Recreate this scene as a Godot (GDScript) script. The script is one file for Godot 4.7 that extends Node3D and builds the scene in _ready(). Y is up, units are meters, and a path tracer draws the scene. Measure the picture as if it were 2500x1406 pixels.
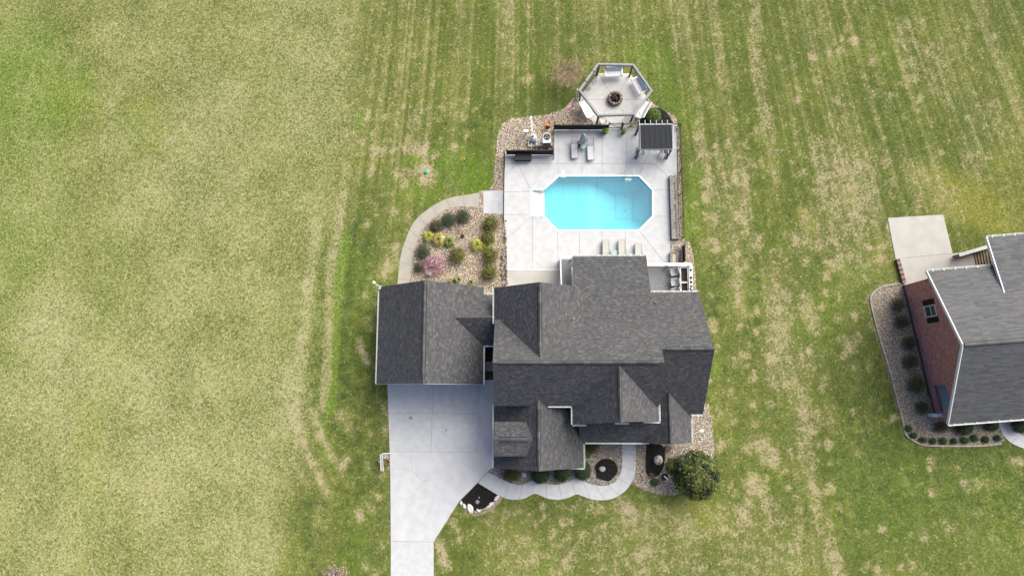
extends Node3D
# The camera hangs 60 m above the lawn and leans 9 degrees off the plumb line; the point straight below it falls at photo pixel (1315, 950).
const EYE := 60.0
const LENS := 1667.0
var cam_right: Vector3
var cam_up: Vector3
var cam_back: Vector3
var rng := RandomNumberGenerator.new()
var M := {}
var no_lawn: Array = []
var meshes := {}

# ---------------------------------------------------------------- pixels to places
func aim_camera() -> void:
	var n := Vector3(65, -247, -LENS).normalized()
	cam_right = (Vector3.RIGHT - Vector3.RIGHT.dot(n) * n).normalized()
	cam_up = -n
	cam_back = cam_right.cross(cam_up)

func P(x: float, y: float, h := 0.0) -> Vector3:
	var d := Vector3(x - 1250.0, 703.0 - y, -LENS)
	var w := Vector3(d.dot(cam_right), d.dot(cam_up), d.dot(cam_back))
	return Vector3(0, EYE, 0) + w * ((h - EYE) / w.y)

func poly(px: Array, h := 0.0) -> PackedVector2Array:
	var out := PackedVector2Array()
	for i in range(0, px.size(), 2):
		var p := P(px[i], px[i + 1], h)
		out.append(Vector2(p.x, p.z))
	return out

func smooth_poly(p: PackedVector2Array, closed := true, steps := 4) -> PackedVector2Array:
	var out := PackedVector2Array()
	var n := p.size()
	for i in (n if closed else n - 1):
		var a := p[(i - 1 + n) % n] if closed or i > 0 else p[0]
		var b := p[i]
		var c := p[(i + 1) % n]
		var d := p[(i + 2) % n] if closed or i < n - 2 else p[n - 1]
		for k in steps:
			out.append(b.cubic_interpolate(c, a, d, float(k) / steps))
	if not closed:
		out.append(p[n - 1])
	return out

# ---------------------------------------------------------------- mesh building
class MB:
	var o := Vector3.ZERO
	var v := PackedVector3Array()
	var n := PackedVector3Array()
	var c := PackedColorArray()
	var uv := PackedVector2Array()
	var col := Color.WHITE
	func _init(origin := Vector3.ZERO) -> void:
		o = origin
	func tri(a: Vector3, b: Vector3, d: Vector3, out: Vector3) -> void:
		var k := (b - a).cross(d - a)
		if k.dot(out) > 0.0:
			var t := b
			b = d
			d = t
		else:
			k = -k
		k = k.normalized()
		for q: Vector3 in [a, b, d]:
			v.append(q - o)
			n.append(k)
			c.append(col)
	func tri_n(a: Vector3, b: Vector3, d: Vector3, na: Vector3, nb: Vector3, nd: Vector3) -> void:
		var k := (b - a).cross(d - a)
		if k.dot(na + nb + nd) > 0.0:
			v.append_array([a - o, d - o, b - o])
			n.append_array([na, nd, nb])
		else:
			v.append_array([a - o, b - o, d - o])
			n.append_array([na, nb, nd])
		c.append_array([col, col, col])
	func quad(a: Vector3, b: Vector3, d: Vector3, e: Vector3, out: Vector3) -> void:
		tri(a, b, d, out)
		tri(a, d, e, out)
	func box(at: Vector3, size: Vector3, basis := Basis.IDENTITY) -> void:
		var x := basis.x * size.x * 0.5
		var y := basis.y * size.y * 0.5
		var z := basis.z * size.z * 0.5
		for s: float in [-1.0, 1.0]:
			quad(at + x * s + y + z, at + x * s + y - z, at + x * s - y - z, at + x * s - y + z, x * s)
			quad(at + y * s + x + z, at + y * s + x - z, at + y * s - x - z, at + y * s - x + z, y * s)
			quad(at + z * s + x + y, at + z * s + x - y, at + z * s - x - y, at + z * s - x + y, z * s)
	func beam(a: Vector3, b: Vector3, w: float, h: float, up := Vector3.UP) -> void:
		var x := (b - a).normalized()
		if absf(x.dot(up)) > 0.99:
			up = Vector3.BACK
		var z := x.cross(up).normalized()
		var y := z.cross(x)
		box((a + b) * 0.5, Vector3(a.distance_to(b), h, w), Basis(x, y, z))
	func flat(p: PackedVector2Array, y: float) -> void:
		var t := Geometry2D.triangulate_polygon(p)
		for i in range(0, t.size(), 3):
			tri(Vector3(p[t[i]].x, y, p[t[i]].y), Vector3(p[t[i + 1]].x, y, p[t[i + 1]].y), Vector3(p[t[i + 2]].x, y, p[t[i + 2]].y), Vector3.UP)
	func prism(p: PackedVector2Array, y0: float, y1: float) -> void:
		flat(p, y1)
		var cw := Geometry2D.is_polygon_clockwise(p)
		for i in p.size():
			var a := p[i]
			var b := p[(i + 1) % p.size()]
			var e := b - a
			var out := Vector3(e.y, 0, -e.x) * (-1.0 if cw else 1.0)
			quad(Vector3(a.x, y0, a.y), Vector3(b.x, y0, b.y), Vector3(b.x, y1, b.y), Vector3(a.x, y1, a.y), out)
	func slab3(top: Array, thick: float) -> void:
		# a sloping slab: its upper face is a convex polygon in space
		var mid := Vector3.ZERO
		for q: Vector3 in top:
			mid += q / top.size()
		for i in range(1, top.size() - 1):
			tri(top[0], top[i], top[i + 1], Vector3.UP)
			tri(top[0] - Vector3.UP * thick, top[i] - Vector3.UP * thick, top[i + 1] - Vector3.UP * thick, Vector3.DOWN)
		for i in top.size():
			var a: Vector3 = top[i]
			var b: Vector3 = top[(i + 1) % top.size()]
			quad(a, b, b - Vector3.UP * thick, a - Vector3.UP * thick, ((a + b) * 0.5 - mid) * Vector3(1, 0, 1))
	func tube(p: Array, r0: float, r1: float, seg := 6) -> void:
		var side := Vector3.UP
		var rings := []
		for i in p.size():
			var d: Vector3 = (p[mini(i + 1, p.size() - 1)] - p[maxi(i - 1, 0)]).normalized()
			if absf(d.dot(side)) > 0.95:
				side = Vector3.RIGHT if absf(d.x) < 0.8 else Vector3.BACK
			var x := d.cross(side).normalized()
			var y := x.cross(d)
			var r := lerpf(r0, r1, float(i) / maxf(p.size() - 1, 1))
			var ring := []
			for k in seg:
				var a := TAU * k / seg
				ring.append([p[i] + (x * cos(a) + y * sin(a)) * r, x * cos(a) + y * sin(a)])
			rings.append(ring)
		for i in rings.size() - 1:
			for k in seg:
				var a: Array = rings[i][k]
				var b: Array = rings[i][(k + 1) % seg]
				var d: Array = rings[i + 1][(k + 1) % seg]
				var e: Array = rings[i + 1][k]
				tri_n(a[0], b[0], d[0], a[1], b[1], d[1])
				tri_n(a[0], d[0], e[0], a[1], d[1], e[1])
		for i: int in [0, p.size() - 1]:
			var out: Vector3 = p[i] - p[1 if i == 0 else p.size() - 2]
			for k in range(1, seg - 1):
				tri(rings[i][0][0], rings[i][k][0], rings[i][k + 1][0], out)
	func lathe(at: Vector3, prof: Array, seg := 16) -> void:
		# prof: [radius, height] pairs from the bottom up
		for i in prof.size() - 1:
			var a: Vector2 = prof[i]
			var b: Vector2 = prof[i + 1]
			var s := Vector2(b.y - a.y, a.x - b.x).normalized()
			for k in seg:
				var p := TAU * k / seg
				var q := TAU * (k + 1) / seg
				var u := Vector3(cos(p), 0, sin(p))
				var w := Vector3(cos(q), 0, sin(q))
				var nu := u * s.x + Vector3.UP * s.y
				var nw := w * s.x + Vector3.UP * s.y
				if a.x > 0.0005:
					tri_n(at + u * a.x + Vector3.UP * a.y, at + w * a.x + Vector3.UP * a.y, at + w * b.x + Vector3.UP * b.y, nu, nw, nw)
				if b.x > 0.0005:
					tri_n(at + u * a.x + Vector3.UP * a.y, at + w * b.x + Vector3.UP * b.y, at + u * b.x + Vector3.UP * b.y, nu, nw, nu)
	func rock(at: Vector3, size: Vector3, r: RandomNumberGenerator, lat := 5, lon := 8, rough := 0.22) -> void:
		var g := []
		var turn := r.randf() * TAU
		for i in lat + 1:
			var row := []
			for k in lon:
				var a := PI * i / lat
				var b := TAU * k / lon + turn
				var f := 1.0 + r.randf_range(-rough, rough)
				if i == 0 or i == lat:
					f = 0.8
				row.append(at + Vector3(sin(a) * cos(b), cos(a), sin(a) * sin(b)) * size * f)
			if i == 0 or i == lat:
				for k in lon:
					row[k] = row[0]
			g.append(row)
		for i in lat:
			for k in lon:
				var a: Vector3 = g[i][k]
				var b: Vector3 = g[i][(k + 1) % lon]
				var d: Vector3 = g[i + 1][(k + 1) % lon]
				var e: Vector3 = g[i + 1][k]
				if i > 0:
					tri(a, b, d, (a + b + d) / 3.0 - at)
				if i < lat - 1:
					tri(a, d, e, (a + d + e) / 3.0 - at)
	func mesh() -> ArrayMesh:
		var a := []
		a.resize(Mesh.ARRAY_MAX)
		a[Mesh.ARRAY_VERTEX] = v
		a[Mesh.ARRAY_NORMAL] = n
		a[Mesh.ARRAY_COLOR] = c
		if uv.size() == v.size():
			a[Mesh.ARRAY_TEX_UV] = uv
		var m := ArrayMesh.new()
		m.add_surface_from_arrays(Mesh.PRIMITIVE_TRIANGLES, a)
		return m

# ---------------------------------------------------------------- nodes
func tag(o: Node3D, label: String, category := "", group := "", kind := "") -> Node3D:
	o.set_meta("label", label)
	if category:
		o.set_meta("category", category)
	if group:
		o.set_meta("group", group)
	if kind:
		o.set_meta("kind", kind)
	return o

func thing(called: String, label: String, category: String, at := Vector3.ZERO, group := "") -> Node3D:
	var o := Node3D.new()
	o.name = called
	add_child(o, true)
	o.position = at
	tag(o, label, category, group)
	return o

func part(parent: Node, called: String, mb: MB, m: Material, at := Vector3.ZERO) -> MeshInstance3D:
	return part_mesh(parent, called, mb.mesh(), m, at)

func part_mesh(parent: Node, called: String, mesh: Mesh, m: Material, at := Vector3.ZERO) -> MeshInstance3D:
	var o := MeshInstance3D.new()
	o.name = called
	o.mesh = mesh
	o.material_override = m
	o.position = at
	parent.add_child(o, true)
	return o

func copy(o: Node3D, at: Vector3, turn: float, scale_by := 1.0, label := "", group := "") -> Node3D:
	var r: Node3D = o.duplicate()
	r.name = String(o.name).rstrip("0123456789")
	add_child(r, true)
	r.position = at
	r.rotation.y = turn
	r.scale = Vector3.ONE * scale_by
	if label:
		r.set_meta("label", label)
	if group:
		r.set_meta("group", group)
	return r

func structure(called: String, label: String, mb: MB, m: Material) -> MeshInstance3D:
	var o := part(self, called, mb, m)
	tag(o, label, "", "", "structure")
	return o

func swarm(parent: Node, called: String, mesh: Mesh, m: Material, places: Array, tints: PackedColorArray) -> MultiMeshInstance3D:
	var mm := MultiMesh.new()
	mm.transform_format = MultiMesh.TRANSFORM_3D
	mm.use_colors = true
	mm.mesh = mesh
	mm.instance_count = places.size()
	for i in places.size():
		mm.set_instance_transform(i, places[i])
		mm.set_instance_color(i, tints[i])
	var o := MultiMeshInstance3D.new()
	o.name = called
	o.multimesh = mm
	o.material_override = m
	o.set_meta("kind", "stuff")
	parent.add_child(o, true)
	return o

# ---------------------------------------------------------------- materials
func grey_noise(freq: float, oct: int, lo: float, hi: float, seed_: int, size := 512) -> Image:
	var f := FastNoiseLite.new()
	f.seed = seed_
	f.frequency = freq
	f.fractal_octaves = oct
	var src := f.get_seamless_image(size, size).get_data()
	var out := PackedByteArray()
	out.resize(size * size * 3)
	for i in size * size:
		var k := int(clampf(lerpf(lo, hi, src[i] / 255.0), 0.0, 1.0) * 255.0)
		out[i * 3] = k
		out[i * 3 + 1] = k
		out[i * 3 + 2] = k
	return Image.create_from_data(size, size, false, Image.FORMAT_RGB8, out)

func lin(r: float, g: float, b: float) -> Color:
	return Color(r, g, b).linear_to_srgb()

func mat(called: String, c: Color, rough := 0.8, tex: Texture2D = null, per_m := 0.25, vertex := false) -> StandardMaterial3D:
	var m := StandardMaterial3D.new()
	m.resource_name = called
	m.albedo_color = c
	m.roughness = rough
	m.vertex_color_use_as_albedo = vertex
	if tex:
		m.albedo_texture = tex
		m.uv1_triplanar = true
		m.uv1_world_triplanar = true
		m.uv1_scale = Vector3.ONE * per_m
	M[called] = m
	return m

func make_materials() -> void:
	var grain := ImageTexture.create_from_image(grey_noise(0.06, 4, 0.72, 1.08, 11))
	var cloudy_img := grey_noise(0.02, 5, 0.94, 1.02, 12)
	var cloudy := ImageTexture.create_from_image(cloudy_img)
	var streaky := ImageTexture.create_from_image(grey_noise(0.02, 5, 0.7, 1.1, 14))
	var rippled := ImageTexture.create_from_image(grey_noise(0.03, 3, 0.0, 1.0, 15))
	mat("concrete", lin(0.485, 0.497, 0.515), 0.85, cloudy, 0.11)
	mat("concrete_cool", lin(0.50, 0.515, 0.53), 0.85, cloudy, 0.13)
	mat("concrete_bright", lin(0.52, 0.532, 0.548), 0.85, cloudy, 0.09)
	mat("concrete_old", lin(0.36, 0.338, 0.295), 0.9, cloudy, 0.12)
	mat("concrete_pad", lin(0.49, 0.485, 0.475), 0.88, cloudy, 0.2)
	mat("concrete_worn", lin(0.42, 0.412, 0.385), 0.9, cloudy, 0.07)
	mat("concrete_stain", lin(0.34, 0.35, 0.36), 0.8, streaky, 0.8)
	mat("joint", lin(0.27, 0.27, 0.27), 0.95, grain, 0.8)
	mat("tinted", Color.WHITE, 0.85, grain, 0.9, true)
	mat("tinted_plain", Color.WHITE, 0.75, null, 1.0, true)
	mat("leafy", Color.WHITE, 0.7, null, 1.0, true)
	M.leafy.backlight_enabled = true
	M.leafy.backlight = Color(0.12, 0.14, 0.05)
	mat("grass_blade", Color.WHITE, 0.85, null, 1.0, true)
	mat("shingle", Color.WHITE, 0.92, grain, 1.4, true)
	mat("white_paint", lin(0.78, 0.79, 0.80), 0.45)
	mat("white_metal", lin(0.66, 0.70, 0.67), 0.4)
	mat("white_plastic", lin(0.80, 0.80, 0.79), 0.35)
	mat("black_metal", lin(0.012, 0.011, 0.011), 0.5)
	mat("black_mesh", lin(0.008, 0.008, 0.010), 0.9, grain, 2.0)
	mat("grey_timber", lin(0.36, 0.36, 0.37), 0.8, streaky, 0.8)
	mat("dark_timber", lin(0.085, 0.085, 0.092), 0.8, streaky, 0.8)
	mat("deck_board", lin(0.25, 0.265, 0.29), 0.7, streaky, 0.6)
	mat("light_beam", lin(0.50, 0.52, 0.56), 0.5, grain, 0.8)
	mat("shade_cloth", lin(0.019, 0.022, 0.030), 0.9, streaky, 0.5)
	mat("sling", lin(0.56, 0.55, 0.535), 0.8, grain, 2.0)
	mat("sling_cool", lin(0.60, 0.61, 0.63), 0.8, grain, 2.0)
	mat("taupe_metal", lin(0.14, 0.13, 0.125), 0.5)
	mat("chrome", lin(0.7, 0.72, 0.74), 0.2)
	M.chrome.metallic = 0.9
	mat("pale_blue_glass", lin(0.32, 0.46, 0.47), 0.2)
	mat("cushion_blue", lin(0.66, 0.78, 0.84), 0.9, grain, 1.5)
	mat("cushion_white", lin(0.80, 0.80, 0.80), 0.9, grain, 1.5)
	mat("dark_wicker", lin(0.020, 0.020, 0.024), 0.6, streaky, 1.3)
	mat("brown_wicker", lin(0.10, 0.065, 0.045), 0.8, grain, 1.5)
	mat("soil", lin(0.030, 0.020, 0.014), 0.95, grain, 1.2)
	mat("brown_mulch", lin(0.085, 0.055, 0.04), 0.95, grain, 1.2)
	mat("black_mulch", lin(0.0045, 0.0036, 0.0036), 0.95, grain, 1.2)
	mat("bed_ground", lin(0.23, 0.19, 0.145), 0.95, grain, 0.9)
	mat("bare_dirt", lin(0.36, 0.28, 0.195), 0.95, streaky, 0.3)
	mat("stone_grey", lin(0.33, 0.32, 0.315), 0.9, streaky, 1.1)
	mat("stone_warm", lin(0.29, 0.265, 0.25), 0.9, streaky, 1.1)
	mat("stone_pale", lin(0.52, 0.48, 0.42), 0.9, streaky, 1.1)
	mat("stone_brown", lin(0.13, 0.095, 0.08), 0.9, streaky, 1.1)
	mat("siding", lin(0.42, 0.40, 0.36), 0.75, grain, 0.6)
	mat("mortar", lin(0.34, 0.22, 0.20), 0.95, grain, 1.0)
	mat("orange_clay", lin(0.62, 0.24, 0.06), 0.8, grain, 1.5)
	mat("rust_brown", lin(0.17, 0.062, 0.032), 0.85, grain, 1.5)
	mat("copper", lin(0.48, 0.25, 0.16), 0.6, grain, 1.0)
	mat("bark", lin(0.10, 0.075, 0.06), 0.95, streaky, 1.6)
	mat("teal_plastic", lin(0.05, 0.42, 0.26), 0.5)
	mat("pane", lin(0.05, 0.07, 0.075), 0.08)
	mat("grey_plastic", lin(0.22, 0.25, 0.28), 0.5)
	mat("tan_board", lin(0.45, 0.34, 0.25), 0.8, streaky, 0.8)
	mat("liner", lin(0.055, 0.60, 0.72), 0.6, cloudy, 0.35)
	mat("liner_seam", lin(0.035, 0.40, 0.54), 0.6)
	var w := mat("water", Color(0.75, 0.93, 0.97, 0.10), 0.04)
	w.transparency = BaseMaterial3D.TRANSPARENCY_ALPHA
	w.normal_enabled = true
	var bump := grey_noise(0.02, 3, 0.35, 0.65, 16)
	bump.bump_map_to_normal_map(1.0)
	w.normal_texture = ImageTexture.create_from_image(bump)
	w.normal_scale = 0.28
	w.uv1_triplanar = true
	w.uv1_world_triplanar = true
	w.uv1_scale = Vector3.ONE * 0.3
	M["grain"] = grain
	M["streaky"] = streaky
	M["rippled"] = rippled

func _ready() -> void:
	aim_camera()
	rng.seed = 7
	var camera := Camera3D.new()
	camera.name = "camera"
	camera.transform = Transform3D(Basis(Vector3(cam_right.x, cam_up.x, cam_back.x), Vector3(cam_right.y, cam_up.y, cam_back.y), Vector3(cam_right.z, cam_up.z, cam_back.z)), Vector3(0, EYE, 0))
	camera.fov = rad_to_deg(2.0 * atan(703.0 / LENS))
	camera.far = 900.0
	add_child(camera)
	camera.current = true
	var env := Environment.new()
	env.background_mode = Environment.BG_SKY
	var sky := ProceduralSkyMaterial.new()
	sky.sky_top_color = Color(0.42, 0.59, 0.88)
	sky.sky_horizon_color = Color(0.70, 0.80, 0.93)
	sky.sky_curve = 0.2
	sky.ground_bottom_color = Color(0.3, 0.32, 0.2)
	sky.ground_horizon_color = Color(0.7, 0.73, 0.74)
	sky.sky_energy_multiplier = 0.40
	env.sky = Sky.new()
	env.sky.sky_material = sky
	env.tonemap_mode = Environment.TONE_MAPPER_LINEAR
	env.tonemap_exposure = 3.95
	env.sdfgi_enabled = true
	env.ssao_enabled = true
	env.ssil_enabled = true
	var world := WorldEnvironment.new()
	world.name = "world"
	world.environment = env
	add_child(world)
	var sun := DirectionalLight3D.new()
	sun.name = "sun"
	sun.light_energy = 0.5
	sun.light_color = Color(1.0, 0.97, 0.925)
	sun.light_angular_distance = 50.0
	sun.shadow_enabled = true
	add_child(sun)
	sun.look_at_from_position(Vector3(0.60, 0.64, -0.54) * 100.0, Vector3.ZERO)
	make_materials()
	build_pavements()
	build_beds()
	build_pool()
	build_lawn()
	build_house()
	build_neighbour()
	build_fences()
	build_gazebo()
	build_pergola()
	build_pool_furniture()
	build_equipment()
	build_wood_deck()
	build_plants()
	build_small_things()

# ---------------------------------------------------------------- lawn
const GX := -62.0
const GZ := -50.0
const CELL := 0.1
const GW := 1240
const GH := 760
var dry := PackedFloat32Array()
var lush := PackedFloat32Array()
var gold := PackedFloat32Array()
var meadow := PackedFloat32Array()
var closed_off := PackedByteArray()
var tone := PackedFloat32Array()

func close_off(p: PackedVector2Array) -> void:
	var lo := p[0]
	var hi := p[0]
	for q in p:
		lo = lo.min(q)
		hi = hi.max(q)
	for j in range(maxi(0, int((lo.y - GZ) / CELL)), mini(GH - 1, int((hi.y - GZ) / CELL)) + 1):
		var z := GZ + (j + 0.5) * CELL
		var cuts := []
		for i in p.size():
			var a := p[i]
			var b := p[(i + 1) % p.size()]
			if (a.y > z) != (b.y > z):
				cuts.append(a.x + (z - a.y) / (b.y - a.y) * (b.x - a.x))
		cuts.sort()
		for k in range(0, cuts.size() - 1, 2):
			for i in range(maxi(0, int((cuts[k] - GX) / CELL)), mini(GW - 1, int((cuts[k + 1] - GX) / CELL)) + 1):
				closed_off[j * GW + i] = 1

func stroke(field: PackedFloat32Array, s: Array) -> PackedFloat32Array:
	# [x0, y0, x1, y1, width, value, strength]; pixels of the photo, soft rim
	var a3 := P(s[0], s[1])
	var b3 := P(s[2], s[3])
	var a := Vector2(a3.x, a3.z)
	var b := Vector2(b3.x, b3.z)
	var w: float = s[4] / 27.0
	var val: float = s[5]
	var k: float = s[6]
	var i0 := maxi(0, int((minf(a.x, b.x) - w - GX) / CELL))
	var i1 := mini(GW - 1, int((maxf(a.x, b.x) + w - GX) / CELL))
	var j0 := maxi(0, int((minf(a.y, b.y) - w - GZ) / CELL))
	var j1 := mini(GH - 1, int((maxf(a.y, b.y) + w - GZ) / CELL))
	var d := b - a
	var dd := maxf(d.length_squared(), 0.0001)
	for j in range(j0, j1 + 1):
		for i in range(i0, i1 + 1):
			var q := Vector2(GX + i * CELL, GZ + j * CELL) - a
			var t := clampf(q.dot(d) / dd, 0.0, 1.0)
			var r := (q - d * t).length() / w
			if r < 1.0:
				var f := (1.0 - r * r) * k
				field[j * GW + i] = lerpf(field[j * GW + i], val, minf(1.0, f * 1.15))
	return field

func noise_bytes(freq: float, oct: int, seed_: int, stretch := 1) -> PackedByteArray:
	var f := FastNoiseLite.new()
	f.seed = seed_
	f.frequency = freq
	f.fractal_octaves = oct
	var im := f.get_image(GW, GH / stretch)
	if stretch > 1:
		im.resize(GW, GH, Image.INTERPOLATE_CUBIC)
	return im.get_data()

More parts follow.
